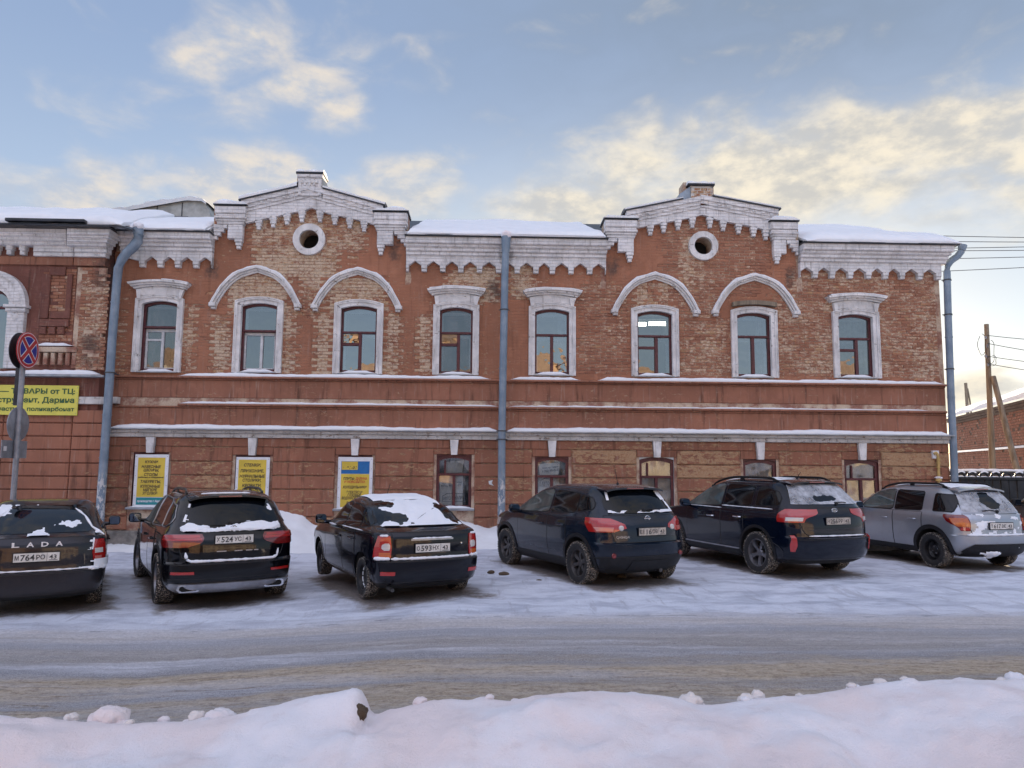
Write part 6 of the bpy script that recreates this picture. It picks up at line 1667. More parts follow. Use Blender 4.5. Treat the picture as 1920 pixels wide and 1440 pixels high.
def seethrough():
    m, t = new_mat('clear_car_glass')
    g = t.n('ShaderNodeBsdfGlossy', {'Color': (.9, .95, 1, 1), 'Roughness': 0.03}).outputs[0]; d = t.n('ShaderNodeBsdfDiffuse', {'Color': (0.05, 0.07, 0.07, 1)}).outputs[0]
    p = objco(t); w = t.step(t.noise(p, 2.0, 4.0), .4, .65)
    d2 = t.n('ShaderNodeBsdfDiffuse', {'Color': (0.11, 0.14, 0.135, 1)}).outputs[0]
    mx = t.n('ShaderNodeMixShader', {0: w, 1: d, 2: d2}).outputs[0]
    out(t, t.n('ShaderNodeMixShader', {0: 0.16, 1: mx, 2: g}).outputs[0]); return m
M['carglass2'] = seethrough()
M['mirror'] = simple('dim_mirror_glass', (0.10, 0.13, 0.18), 0.05, 1.0, 0.1)
M['rubber'] = simple('black_rubber', (0.012, 0.012, 0.013), 0.65, var=0.4, sc=20)
M['plastic'] = simple('black_trim_plastic', (0.010, 0.010, 0.012), 0.5, var=0.3, sc=12, spec=0.3)
M['well'] = simple('wheel_arch_liner', (0.008, 0.008, 0.008), 0.95)
M['under'] = simple('underbody_grime', (0.012, 0.011, 0.011), 0.9)
M['chrome'] = simple('chrome_trim', (0.62, 0.63, 0.66), 0.12, 1.0, 0.1)
M['silver'] = simple('satin_silver_trim', (0.36, 0.36, 0.38), 0.32, 0.8, 0.2)
M['alloy'] = simple('grey_alloy', (0.20, 0.20, 0.215), 0.35, 0.75, 0.3, 8)
M['alloy_dark'] = simple('dark_alloy', (0.085, 0.08, 0.08), 0.4, 0.6, 0.4, 8)
M['steel_black'] = simple('black_steel_rim', (0.012, 0.012, 0.014), 0.4, 0.3, 0.3)
def lens(name, col, rough=0.12, stripes=0.0):
    m, t = new_mat(name); p = objco(t)
    w = t.n('ShaderNodeTexWave', {'Vector': p, 'Scale': 14.0, 'Distortion': 0.5}, bands_direction='Z').outputs['Fac']
    c = t.mix(t.m('MULTIPLY', w, 0.45), col, tuple(q*0.45 for q in col))
    out(t, pbsdf(t, c, rough, **{'Coat Weight': 1.0, 'Coat Roughness': 0.03, 'Specular IOR Level': 0.6})); return m
M['lens_red'] = lens('red_lamp_lens', (0.42, 0.018, 0.016)); M['lens_orange'] = lens('orange_lamp_lens', (0.55, 0.13, 0.03)); M['lens_clear'] = lens('clear_lamp_lens', (0.62, 0.60, 0.58)); M['lens_dark'] = lens('smoked_red_lens', (0.17, 0.008, 0.008))
M['lens_pink'] = lens('pale_red_lens', (0.60, 0.20, 0.17))
M['plate'] = simple('plate_white', (0.62, 0.60, 0.56), 0.5, var=0.18, sc=9)
M['plate_dirty'] = simple('plate_salt_grimed', (0.42, 0.38, 0.33), 0.6, var=0.35, sc=14)
def tread_mat():
    m, t = new_mat('snowy_tread'); p = objco(t)
    n = t.noise(p, 55.0, 3.0, 0.7); n3 = t.noise(p, 9.0, 4.0, 0.7)
    f = t.m('MULTIPLY', t.step(n, 0.50, 0.58), t.step(n3, 0.30, 0.55))
    c = t.mix(f, (0.014, 0.014, 0.014), (0.45, 0.40, 0.34)); out(t, pbsdf(t, c, 0.8)); return m
M['tread'] = tread_mat()

_wheel_cache = {}
def wheel_meshes(r, w, rim, style):
    key = (r, w, rim, style)
    if key in _wheel_cache: return _wheel_cache[key]
    t = MB(); h = w/2
    prof = [(rim-.005, -h*.80), (rim+.012, -h*.92), (rim+.05, -h*1.02), (r-.045, -h*1.0), (r-.018, -h*.88), (r-.012, -h*.6), (r-.012, 0), (r-.012, h*.6), (r-.018, h*.88), (r-.045, h*1.0), (rim+.05, h*1.02), (rim+.012, h*.92), (rim-.005, h*.80)]
    for i in range(len(prof)-1):
        t.lathe([prof[i], prof[i+1]], 'y', 48, mi=1 if 4 <= i <= 7 else 0)
    nl = 44
    for k in range(nl):                                   # tread lugs
        a = 2*math.pi*k/nl
        for j, (y0, y1, sh) in enumerate(((-h*.98, -h*.52, 0), (-h*.44, h*.02, .06), (h*.06, h*.46, 0.02), (h*.54, h*.98, .07))):
            if abs(y0) > h*.9 or abs(y1) > h*.9: r0, r1 = r-.045, r
            else: r0, r1 = r-.016, r
            a0, a1 = a+sh, a+sh+2*math.pi/nl*.62; vs = []
            for aa in (a0, a1):
                for yy in (y0, y1):
                    for rr in (r0, r1 - (.012 if abs(yy) > h*.9 else 0)): vs.append((rr*math.cos(aa), yy, rr*math.sin(aa)))
            t.add(vs, [(1, 3, 7, 5), (0, 1, 5, 4), (2, 3, 7, 6), (0, 1, 3, 2), (4, 5, 7, 6)], 1)
    o = t.build('tyre', [M['rubber'], M['tread']], None, True, 40); tm = o.data; bpy.data.objects.remove(o)
    q = MB(); yo = h*.72
    q.lathe([(rim, h*.86), (rim+.008, h*.82), (rim-.012, h*.80), (rim-.03, h*.3), (rim-.04, -h*.5), (rim*.3, -h*.5)], 'y', 40, mi=0)
    q.lathe([(rim-.035, -h*.45), (0.0, -h*.42)], 'y', 24, mi=1)
    if style.startswith('alloy'):
        ns = int(style[5:]); q.lathe([(0, yo-.03), (.055, yo-.032), (.075, yo-.06), (.075, yo-.10)], 'y', 20, mi=0)
        for k in range(ns):
            a = 2*math.pi*k/ns+.3
            for dlt in ((-.10, .10) if ns == 5 else (0,)):
                vs = []
                for (rr, wd, yy) in ((.05, .030, yo-.045), (rim*.62, .026 if ns == 5 else .034, yo-.02), (rim-.012, .034 if ns == 5 else .045, yo-.03)):
                    aa = a+dlt*(rr/rim); ca, sa = math.cos(aa), math.sin(aa)
                    for (ww, y2) in ((-wd, yy-.05), (-wd*.8, yy), (wd*.8, yy), (wd, yy-.05)): vs.append((rr*ca-ww*sa, y2, rr*sa+ww*ca))
                fs = []
                for i in range(2):
                    for j in range(4): fs.append((i*4+j, i*4+(j+1) % 4, (i+1)*4+(j+1) % 4, (i+1)*4+j))
                q.add(vs, fs, 0)
    else:
        q.lathe([(0, yo-.07), (.04, yo-.07), (.085, yo-.055), (.10, yo-.075), (rim*.62, yo-.085), (rim*.78, yo-.05), (rim-.03, yo-.055), (rim-.02, yo-.02)], 'y', 40, mi=0)
        for k in range(10):
            a = 2*math.pi*k/10; q.lathe([(0, 0), (.018, 0)], 'y', 8, (rim*.68*math.cos(a), yo-.062, rim*.68*math.sin(a)), mi=1)
        for k in range(4):
            a = 2*math.pi*k/4+.4; q.lathe([(0, .012), (.011, .01), (.011, 0)], 'y', 6, (.065*math.cos(a), yo-.062, .065*math.sin(a)), mi=2)
        if style == 'steel_snow':
            for k in range(26):
                a = 0.2*k/26*math.pi*10; 
                q.bevel_box(0, 0, 0, 0, 0, 0, 0) if False else None
            for k in range(40):
                a = math.pi*2*k/40; 
                if (k*7) % 10 < 7: 
                    rr = rim*.86; q.lathe([(0, .010), (.016+.008*math.sin(k*2.1), .006), (.020, 0)], 'y', 7, (rr*math.cos(a), yo-.045, rr*math.sin(a)), mi=3)
    rm = M['alloy'] if style == 'alloy5' else (M['alloy_dark'] if style.startswith('alloy') else M['steel_black'])
    o = q.build('wheel', [rm, M['well'], M['chrome'], M['frost']], None, True, 35); wm = o.data; bpy.data.objects.remove(o)
    _wheel_cache[key] = (tm, wm); return tm, wm

class Car:
    def __init__(c, label, loc, th, surf, paint_mat, wb, trk, r, w, rim, style, group='cars parked nose to the wall', cat='car', steer=0.0, well=0.055):
        c.S = surf; c.p = paint_mat; c.wb, c.trk, c.r = wb, trk, r
        c.root = empty('parked_car', (loc[0], loc[1], float(ground_dip(loc[0]))), R(th)+math.pi/2); tag(c.root, label, cat, group)
        zs = []
        L = surf.L[:, 0]
        for a, b in zip(L[:-1], L[1:]):
            k = max(1, int(math.ceil((b-a)/.03))); zs += [a+(b-a)*i/k for i in range(k)]
        zs.append(L[-1])
        rings = []
        for z in zs:
            x, y, _ = surf.out(z); rings.append([(a, b, z) for a, b in zip(x, y)] + [(a, -b, z) for a, b in zip(x[::-1][1:-1], y[::-1][1:-1])])
        mb = MB(); n = len(rings[0])
        for q in rings: mb.v += q
        for i in range(len(rings)-1):
            for j in range(n): mb.f.append((i*n+j, i*n+(j+1) % n, (i+1)*n+(j+1) % n, (i+1)*n+j))
        mb.f.append(tuple(range(n-1, -1, -1))); mb.f.append(tuple((len(rings)-1)*n+j for j in range(n))); mb.mi = [0]*len(mb.f)
        body = mb.build('body', [c.p, M['well']], c.root, True, 28, world=False)
        cut = MB(); ra = r+well
        for cx in (0.0, wb):
            for sg in (1, -1):
                N = 40; y0, y1 = sg*(trk/2-w*.75), sg*1.4; vs = []
                for yy in (min(y0, y1), max(y0, y1)):
                    for k in range(N): vs.append((cx+ra*math.cos(2*math.pi*k/N), yy, r+.02+ra*math.sin(2*math.pi*k/N)))
                cut.add(vs, [tuple(range(N)), tuple(range(2*N-1, N-1, -1))]+[(k, k+N, (k+1) % N+N, (k+1) % N) for k in range(N)])
        co = cut.build('cutter', [M['well']], None); co.parent = c.root
        bpy.context.view_layer.update()
        md = body.modifiers.new('arches', 'BOOLEAN'); md.operation = 'DIFFERENCE'; md.object = co; md.solver = 'EXACT'
        dg = bpy.context.evaluated_depsgraph_get(); ev = body.evaluated_get(dg); me = bpy.data.meshes.new_from_object(ev, depsgraph=dg)
        body.modifiers.clear(); old = body.data; body.data = me; me.name = 'body'; bpy.data.meshes.remove(old); bpy.data.objects.remove(co)
        me.materials.clear(); me.materials.append(c.p); me.materials.append(M['well'])
        for p in me.polygons:
            q = p.center; mi = 0
            for cx in (0.0, wb):
                d = math.hypot(q.x-cx, q.z-r-.02)
                if d < ra+.004 and abs(q.y) < c.S.L[:, 3].max()-.0 and (abs(d-ra) < .012 and abs(p.normal.y) < .5 or (abs(p.normal.y) > .9 and abs(abs(q.y)-(trk/2-w*.75)) < .01)): mi = 1
            if p.normal.z < -.8 and q.z < .5: mi = 1
            p.material_index = mi
        finish_mesh(me, True, 28); c.body = body
        # dark floor pan so nothing shows through under the car
        tm, wm = wheel_meshes(r, w, rim, style)
        for cx in (0.0, wb):
            for sg in (1, -1):
                o = bpy.data.objects.new('wheel', wm); COL.objects.link(o); o.parent = c.root
                o.location = (cx, sg*trk/2, r); o.rotation_euler = (0, random.uniform(0, 6), (0 if sg > 0 else math.pi) + (R(steer) if cx > 0 else 0))
                ty = bpy.data.objects.new('tyre', tm); COL.objects.link(ty); ty.parent = o
    def part(c, name, mb, mat, parent=None, smooth=True, ang=35, label=None):
        o = mb.build(name, mat, parent or c.root, smooth, ang, world=False)
        if label: o['label'] = label
        return o
    # ---- panels
    def rear_panel(c, name, rows, mat, off=.005, th=.010, nz=10, nu=24, corner=0.0, parent=None, smooth=True, label=None):
        """rows [(z, halfwidth)] across the tail"""
        z0, z1 = rows[0][0], rows[-1][0]; P = []
        for z in np.linspace(z0, z1, nz):
            w = prows(rows, z)[0]
            if corner:
                e = min(z-z0, z1-z)
                if e < corner: w -= corner-math.sqrt(max(0, corner**2-(corner-e)**2))
            P.append([c.S.rear(u*w, z) for u in np.linspace(-1, 1, nu)])
        mb = MB(); shell(mb, P, off, th); o = c.part(name, mb, mat, parent, smooth, label=label)
        if name in ('tailgate', 'bumper'):
            Q = np.array(P); Q = Q+gridnorm(Q, (1.2, 0, .6))*off*.6
            lp = list(Q[:, 0])+list(Q[-1, 1:])+list(Q[::-1, -1][1:])+list(Q[0, ::-1][1:])
            mb = MB(); mb.tube([tuple(q) for q in lp], .0065, 5, cap=False); c.part('panel_gap', mb, M['rubber'], o)
        return o
    def tail_patch(c, mb, rows, sg, off=.012, th=.02, nz=8, nu=10, mi=None):
        """rows [(z, inner, outer)]; numbers below 10 are y across the tail, 100+x are positions x along the flank"""
        P = []
        def conv(v, z): return c.S.s_x(v-100, z) if v > 50 else c.S.s_y(v, z)
        zz = [r_[0] for r_ in rows]
        for z in np.linspace(zz[0], zz[-1], nz):
            a = np.interp(z, zz, [conv(r_[1], r_[0]) for r_ in rows]); b = np.interp(z, zz, [conv(r_[2], r_[0]) for r_ in rows])
            P.append([c.S.at(sg*(a+(b-a)*u), z) for u in np.linspace(0, 1, nu)])
        shell(mb, P, off, th, mi=mi)
    def lamp(c, name, rows, mat, off=.012, sub=None, sides=(1, -1), parent=None):
        """a lamp on each side; sub = [(name, rows, mat, off)] lenses inside it"""
        for sg in sides:
            mb = MB(); c.tail_patch(mb, rows, sg, off); o = c.part(name, mb, mat, parent)
            for (n_, r_, m_, f_) in sub or []:
                mb = MB(); c.tail_patch(mb, r_, sg, f_); c.part(n_, mb, m_, o)
    def side_win(c, low, high, mat, name='side_window', off=.004, n=18, m=8, sides=(1, -1), gasket=.018, rnd=.03, trim=None):
        """panes between a lower and an upper line of (x, z)"""
        x0, x1 = low[0][0], low[-1][0]
        for sg in sides:
            def grid_(e, offx):
                P = []
                for x in np.linspace(x0-e, x1+e, n):
                    xc = min(max(x, x0), x1)
                    zl_ = np.interp(xc, [q[0] for q in low], [q[1] for q in low])-e; zh = np.interp(xc, [q[0] for q in high], [q[1] for q in high])+e
                    r_ = min(x-x0+e, x1+e-x)
                    if r_ < rnd: k = rnd-math.sqrt(max(0, rnd**2-(rnd-r_)**2)); zl_ += k*.8; zh -= k
                    zh = max(zh, zl_+.004)
                    P.append([c.S.side(x, z, sg) for z in np.linspace(zl_, zh, m)])
                return P
            mb = MB(); shell(mb, grid_(gasket, 0), off*.5, .006); o = c.part(name, mb, M['plastic'])
            mb = MB(); shell(mb, grid_(0, 0), off+.002, .006); c.part('pane', mb, mat, o)
            if trim is not None:
                mb = MB(); G = np.array(grid_(gasket+.006, 0)); N = gridnorm(G, (1.2, 0, .6)); G = G+N*.006
                loop = list(G[:, 0]) + list(G[-1, 1:]) + list(G[::-1, -1][1:]) + list(G[0, ::-1][1:]); mb.tube([tuple(q) for q in loop], .009, 6, cap=False); c.part('window_trim', mb, trim, o)
    def door(c, z0, z1, xa, xb, sides=(1, -1), handle=None, hmat=None, m=14, n=16):
        """xa, xb: functions of z for rear and front edge"""
        for sg in sides:
            P = [[c.S.side(xa(z)+(xb(z)-xa(z))*u, z, sg) for u in np.linspace(0, 1, n)] for z in np.linspace(z0, z1, m)]
            mb = MB(); shell(mb, P, .007, .012); o = c.part('door', mb, c.p, None, True, 40)
            Q = np.array(P); ctr = Q.mean((0, 1)); G = gridnorm(Q, (1.2, 0, .6))
            lp = list((Q+G*.003)[:, 0]) + list((Q+G*.003)[-1, 1:]) + list((Q+G*.003)[::-1, -1][1:]) + list((Q+G*.003)[0, ::-1][1:])
            mb = MB(); mb.tube([tuple(q) for q in lp], .006, 5, cap=False); c.part('door_seal', mb, M['rubber'], o)
            if handle:
                hx, hz = handle; a = c.S.side(hx, hz, sg); b = c.S.side(hx+.19, hz+.004, sg); mb = MB(); q = .028*sg
                mb.tube([(a[0], a[1]+.2*q, a[2]), (a[0]+.02, a[1]+q*1.3, a[2]), (b[0]-.02, b[1]+q*1.3, b[2]), (b[0], b[1]+.2*q, b[2])], .014, 8); c.part('handle', mb, hmat or c.p, o)
    def arch_lip(c, width, off=.012, mat=None, a0=-8, a1=188, wheels=None, well=.055):
        for cx in (wheels or (0.0, c.wb)):
            for sg in (1, -1):
                P = []
                for a in np.linspace(a0, a1, 30):
                    P.append([c.S.side(cx+(c.r+well-.004+width*u)*math.cos(R(a)), max(c.S.z0+.01, c.r+.02+(c.r+well-.004+width*u)*math.sin(R(a))), sg) for u in (0, .4, 1)])
                mb = MB(); shell(mb, P, off, .03); c.part('wheel_arch_trim', mb, mat or M['plastic'])
    def sill(c, z0, z1, mat=None, off=.012, well=.055):
        for sg in (1, -1):
            P = [[c.S.side(x, z, sg) for x in np.linspace(c.r+well+.05, c.wb-c.r-well-.05, 14)] for z in np.linspace(z0, z1, 5)]
            mb = MB(); shell(mb, P, off, .03); c.part('sill_trim', mb, mat or M['plastic'])
    def windscreen(c, rows):
        P = [[c.S.front(u*prows(rows, z)[0], z) for u in np.linspace(-1, 1, 16)] for z in np.linspace(rows[0][0], rows[-1][0], 10)]
        mb = MB(); shell(mb, P, .004, .008); c.part('windscreen', mb, M['carglass'])
    def headlamps(c, rows):
        for sg in (1, -1):
            P = []
            for z in np.linspace(rows[0][0], rows[-1][0], 6):
                a, b = prows(rows, z); P.append([c.S.side(a+(b-a)*u, z, sg) for u in np.linspace(0, 1, 8)])
            mb = MB(); shell(mb, P, .008, .016); c.part('headlight', mb, M['lens_clear'])
    def mirror(c, x, z, size=(.11, .10, .075), y=None, mat=None):
        for sg in (1, -1):
            s0 = c.S.side(x, z-.05, sg); cy = s0[1]+sg*(size[1]+.07); mb = MB(); n, m = 18, 10; vs = []
            pw = lambda v, e: math.copysign(abs(v)**e, v)
            P = []
            for i in range(m+1):
                ph = -math.pi/2+math.pi*i/m
                P.append([(x+size[2]*pw(math.cos(ph), .5)*pw(math.cos(t), .6), cy+size[1]*pw(math.cos(ph), .5)*pw(math.sin(t), .6), z+size[0]*.75*pw(math.sin(ph), .6)) for t in np.linspace(0, 2*math.pi, n)])
            mb.grid(P); mb.tube([(x+.03, s0[1]-sg*.02, z-.06), (x+.01, cy-sg*size[1]*.4, z-.045)], [.035, .03], 8)
            o = c.part('mirror', mb, mat or c.p, None, True, 60)
            mb = MB(); w, h = size[1]*.8, size[0]*.55
            q = [(x-size[2]-.002, cy+a*w, z+b*h) for a, b in ((-1, -.8), (-.8, -1), (.8, -1), (1, -.8), (1, .8), (.8, 1), (-.8, 1), (-1, .8))]; mb.add(q, [tuple(range(8))]); c.part('mirror_glass', mb, M['mirror'], o)
    def plate(c, z, txt, reg, y=0.0, w=.52, h=.112, off=.03, mat='plate', rim=True, tilt=0.0):
        p = c.S.rear(y, z); xp = p[0]-off
        mb = MB(); mb.box(xp, xp+.012, y-w/2-.012, y+w/2+.012, z-h/2-.012, z+h/2+.012); o = c.part('license_plate', mb, M['plastic'], None, False)
        mb = MB(); mb.box(xp-.004, xp-.0005, y-w/2, y+w/2, z-h/2, z+h/2); c.part('plate_face', mb, M[mat], o, False)
        mb = MB(); u0 = w/2
        # characters run from the left end as read from behind: left is +y
        place = lambda cx: (lambda u, v, d: (xp-.0055, y+(w/2-cx)-u, z+v))
        put_text(mb, txt[0], place(.038), .058, .045, 'c', .02); put_text(mb, txt[1], place(.158), .076, .16, 'c', .02); put_text(mb, txt[2], place(.305), .058, .10, 'c', .02)
        put_text(mb, reg, place(.445), .055, .085, 'c', .02); put_text(mb, 'RUS', place(.43), .016, .045, 'c', .01) if False else None
        mb.box(xp-.0055, xp-.0045, y+w/2-.378, y+w/2-.374, z-h/2, z+h/2)
        c.part('plate_lettering', mb, M['ink'], o, False)
        mb = MB(); mb.box(xp-.0065, xp-.0045, y+w/2-.50, y+w/2-.40, z-h/2+.010, z-h/2+.018); c.part('plate_region_mark', mb, M['ink'], o, False)
        return o
    def badge_text(c, txt, y, z, h, w, mat='chrome', off=.012, spread=None):
        mb = MB()
        if spread:
            for i, ch in enumerate(txt):
                yy = y+spread*((len(txt)-1)/2-i); x = c.S.rear(yy, z)[0]-off; put_text(mb, ch, lambda u, v, d: (x, yy-u, z+v), h, w, 'c', .03)
        else:
            put_text(mb, txt, lambda u, v, d: (c.S.rear(y-u, z)[0]-off, y-u, z+v), h, w, 'c', .02)
        c.part('badge_lettering', mb, M[mat], None, False)
    def ring(c, y, z, r_, t_, mat='chrome', sx=1.0, off=.015):
        x = c.S.rear(y, z)[0]-off; mb = MB(); n = 24
        mb.tube([(x, y+r_*sx*math.cos(a), z+r_*math.sin(a)) for a in np.linspace(0, 2*math.pi, n)], t_, 6, cap=False); return c.part('badge', mb, M[mat])
    def rails(c, x0, x1, y, mat=None, h=.045, gap=.03):
        for sg in (1, -1):
            P = []; 
            for u in np.linspace(0, 1, 16):
                x = x0+(x1-x0)*u; e = min(1, min(u, 1-u)/.10); yy = y*(1-.04*abs(u-.5)); P.append((x, sg*yy, c.S.top(x, yy)+.004+(gap+h*.4)*e**.6))
            mb = MB(); mb.tube(P, [.012+.010*min(1, min(i, 15-i)/2) for i in range(16)], 8)
            for u in (.04, .5, .96):
                x = x0+(x1-x0)*u; zt = c.S.top(x, y); mb.box(x-.05, x+.05, sg*y-.012, sg*y+.012, zt-.02, zt+gap)
            c.part('roof_rail', mb, mat or M['plastic'])
    def antenna(c, x, y, L=.28, lean=-.16):
        z = c.S.top(x, y); mb = MB(); mb.tube([(x, y, z-.01), (x, y, z+.025)], [.028, .014], 8); mb.tube([(x, y, z+.02), (x+lean, y, z+L)], [.006, .005], 6); c.part('antenna', mb, M['plastic'])
    def wiper(c, z, y0, y1, dz=.0, off=.03, hub=True):
        n = 8; mb = MB(); P = []
        for u in np.linspace(0, 1, n):
            y = y0+(y1-y0)*u; p = c.S.rear(y, z+dz*u+.02*math.sin(u*3)); P.append((p[0]-off*(.6+.4*math.sin(u*2.5)), p[1], p[2]))
        mb.tube(P, [.016]+[.009]*(n-1), 6)
        if hub: mb.tube([(P[0][0]+.04, P[0][1], P[0][2]), (P[0][0]-.012, P[0][1], P[0][2])], .03, 10)
        c.part('wiper', mb, M['plastic'])
    def spoiler(c, x0, x1, hw, zoff=0.0, th=.03, mat=None, droop=.03, lamp=True):
        P = []
        for x in np.linspace(x0, x1, 6):
            u = (x1-x)/(x1-x0)
            P.append([(x, y*hw*(1-.04*u), c.S.top(x1, abs(y)*hw*.9)+.006-droop*u**1.5-.02*abs(y)**3+zoff) for y in np.linspace(-1, 1, 18)])
        mb = MB(); F = np.array(P); mb.grid(F); mb.grid(F-np.array([0, 0, th])); 
        for e in (0, -1): mb.grid(np.stack([F[e], F[e]-np.array([0, 0, th])], 0)); mb.grid(np.stack([F[:, e], F[:, e]-np.array([0, 0, th])], 0))
        o = c.part('roof_spoiler', mb, mat or c.p, None, True, 40)
        if lamp:
            q = P[0]; a = q[6]; b = q[11]; mb = MB(); mb.bevel_box(-1, 1, 0, 0, 0, 0, 0) if False else None
            mb.box(a[0]-.006, a[0]+.01, min(a[1], b[1]), max(a[1], b[1]), a[2]-th*.85, a[2]-th*.2); c.part('brake_light', mb, M['lens_dark'], o, False)
        return o
    # ---- snow
    def rear_snow(c, rows, thr=.0, hmax=.02, seed=1, nz=40, nu=72, off=.008, sc=5.0, bias=None, label=None, mat='frost'):
        z0, z1 = rows[0][0], rows[-1][0]; P = []; W = []
        for z in np.linspace(z0, z1, nz):
            w = prows(rows, z)[0]; P.append([c.S.rear(u*w, z) for u in np.linspace(-1, 1, nu)])
        P = np.array(P); N = gridnorm(P, (1.2, 0, .6)); h = n2(P[..., 1], P[..., 2]*1.6, sc, 4, seed)
        if bias is not None:
            vv, uu = np.meshgrid(np.linspace(0, 1, nz), np.linspace(-1, 1, nu), indexing='ij'); h = h+bias(uu, vv)
        hh = np.clip(h-thr, 0, None); H = np.minimum(hmax, hh*hmax*3.0)
        F = P+N*(off-.004+H)[..., None]*1.0; mask = (h[:-1, :-1] > thr) & (h[1:, 1:] > thr) & (h[:-1, 1:] > thr) & (h[1:, :-1] > thr)
        if not mask.any(): return
        mb = MB(); mb.grid(F, None, mask); c.part('snow', mb, M[mat], None, True, 70)['kind'] = 'stuff'
    def roof_snow(c, x0, x1, hw, hmax=.05, thr=-.2, seed=3, sc=1.6, n=44, m=30):
        xs_, ys_ = np.linspace(x0, x1, n), np.linspace(-hw, hw, m); P = np.zeros((n, m, 3))
        for i, x in enumerate(xs_):
            for j, y in enumerate(ys_): P[i, j] = (x, y, c.S.top(x, y))
        h = n2(P[..., 0], P[..., 1], sc, 4, seed); e = np.minimum(np.minimum(P[..., 0]-x0, x1-P[..., 0])/.12, np.minimum(hw-np.abs(P[..., 1]), 1)/.10)
        hh = np.clip(h-thr, 0, 1)*np.clip(e, 0, 1); F = P.copy(); F[..., 2] += .002+hmax*np.minimum(1, hh*1.3)
        ok = hh > .02; mask = ok[:-1, :-1] & ok[1:, 1:] & ok[:-1, 1:] & ok[1:, :-1]
        mb = MB(); mb.grid(F, None, mask); c.part('snow', mb, M['frost'], None, True, 70)
    def strip_snow(c, pts, r0=.02, seed=1, flat=.6):
        """line of snow caught on an edge; pts on the body"""
        P = []
        for i in range(len(pts)-1):
            for k in range(6): P.append(np.array(pts[i])*(1-k/6)+np.array(pts[i+1])*k/6)
        P.append(np.array(pts[-1])); n = len(P)
        rr = [max(.004, r0*(.85+.5*float(n2(np.array(i*.31), np.array(seed*3.1), 1, 3, seed)))*min(1, .35+min(i, n-1-i)*.25)) for i in range(n)]
        mb = MB(); mb.tube([tuple(p) for p in P], rr, 8); c.part('snow', mb, M['frost'], None, True, 70)
    def edge_on_rear(c, z, w, off=.01, n=13, zf=None):
        return [tuple(np.array(c.S.rear(u*w, z+(zf(u) if zf else 0)))+np.array([-off, 0, 0])) for u in np.linspace(-1, 1, n)]
# ------------------------------------------------------------------ the parked cars
def lv(rows, D=.48, Df=.6, Dt=.34):
    z0, z1 = rows[0][0], rows[-1][0]; zc = [r_[0] for r_ in rows]; o = []
    for (z, xr, xf, hw) in rows:
        t = min(1, max(0, (z-.9)/(z1-.9))); d = D+(Dt-D)*t; df = Df+(.42-Df)*t
        lim = (xf-xr)*.42; o.append((z, xr, xf, hw, min(d, lim), min(df, lim)))
    return o
def clip_line(L, a, b):
    xs_ = [q[0] for q in L]; zs_ = [q[1] for q in L]
    return [(a, float(np.interp(a, xs_, zs_)))] + [q for q in L if a < q[0] < b] + [(b, float(np.interp(b, xs_, zs_)))]
def glasshouse(c, low, high, splits, mats, trim=None, gap=.03):
    for (a, b), m in zip(splits, mats): c.side_win(clip_line(low, a, b), clip_line(high, a, b), m, trim=trim)
def arch_x(c, z, extra=.05, well=.055):
    ra = c.r+well+extra; d = z-c.r-.02; return math.sqrt(max(0, ra*ra-d*d)) if abs(d) < ra else 0.0
M['silver_bright'] = simple('bright_badge', (0.72, 0.73, 0.76), 0.4, 0.3, 0.05)
GRP = 'cars parked nose to the wall'

# black SUV with silver skid trim
P_ = paint('black_car_paint', (0.002, 0.0022, 0.004), 0.0, 0.12, 0.10, (0.04, 0.035, 0.03), dust=.01, coat=1.0)
S_ = Surf(lv([(.20, -.70, 3.50, .80), (.28, -.84, 3.62, .88), (.40, -.90, 3.70, .925), (.55, -.93, 3.73, .94), (.64, -.93, 3.73, .945), (.665, -.885, 3.73, .945), (.80, -.88, 3.70, .945), (.95, -.86, 3.55, .94), (1.02, -.83, 3.0, .93),
              (1.07, -.79, 2.62, .90), (1.12, -.74, 2.5, .865), (1.30, -.58, 2.15, .80), (1.45, -.43, 1.82, .73), (1.53, -.33, 1.55, .67), (1.58, -.25, 1.30, .60), (1.61, -.10, 1.0, .50), (1.625, .1, .7, .35)]))
c = Car('black suv with silver lower bumper trim and snow under its rear window', POS['glc'][:2], POS['glc'][2], S_, P_, 2.87, 1.62, .365, .245, .25, 'alloy5', GRP, steer=4)
glasshouse(c, [(-.42, 1.20), (-.2, 1.14), (1.0, 1.10), (2.2, 1.07)], [(-.42, 1.24), (-.25, 1.40), (.3, 1.48), (1.1, 1.50), (1.55, 1.44), (2.2, 1.10)], [(-.40, .05), (.12, .98), (1.06, 2.18)], [M['carglass'], M['carglass'], M['carglass2']], M['silver'])
c.door(.36, 1.05, lambda z: max(.30, arch_x(c, z)), lambda z: 1.0, handle=(.42, .90)); c.door(.36, 1.05, lambda z: 1.015, lambda z: 2.16, handle=(1.25, .90))
c.rear_panel('tailgate', [(.68, .66), (.85, .72), (1.05, .72), (1.10, .70)], P_, corner=.05)
c.rear_panel('rear_window', [(1.15, .68), (1.30, .64), (1.47, .52)], M['carglass'], .008, .012, corner=.09)
c.rear_panel('bumper', [(.43, .90), (.63, .93)], P_, .010, .02)
c.lamp('tail_light', [(.86, .62, 100-.50), (.92, .43, 100-.40), (.985, .40, 100-.40), (1.04, .43, 100-.52)], M['lens_dark'], .014, [('lamp_strip', [(.955, .43, 100-.50), (.985, .43, 100-.52)], M['lens_red'], .02), ('lamp_lens', [(.99, .45, 100-.5), (1.025, .46, 100-.52)], M['lens_red'], .018)])
c.lamp('reflector', [(.50, .52, .80), (.535, .52, .80)], M['lens_red'], .022)
c.rear_panel('skid_trim', [(.245, .70), (.30, .80), (.365, .84)], M['silver'], .026, .04, corner=.03)
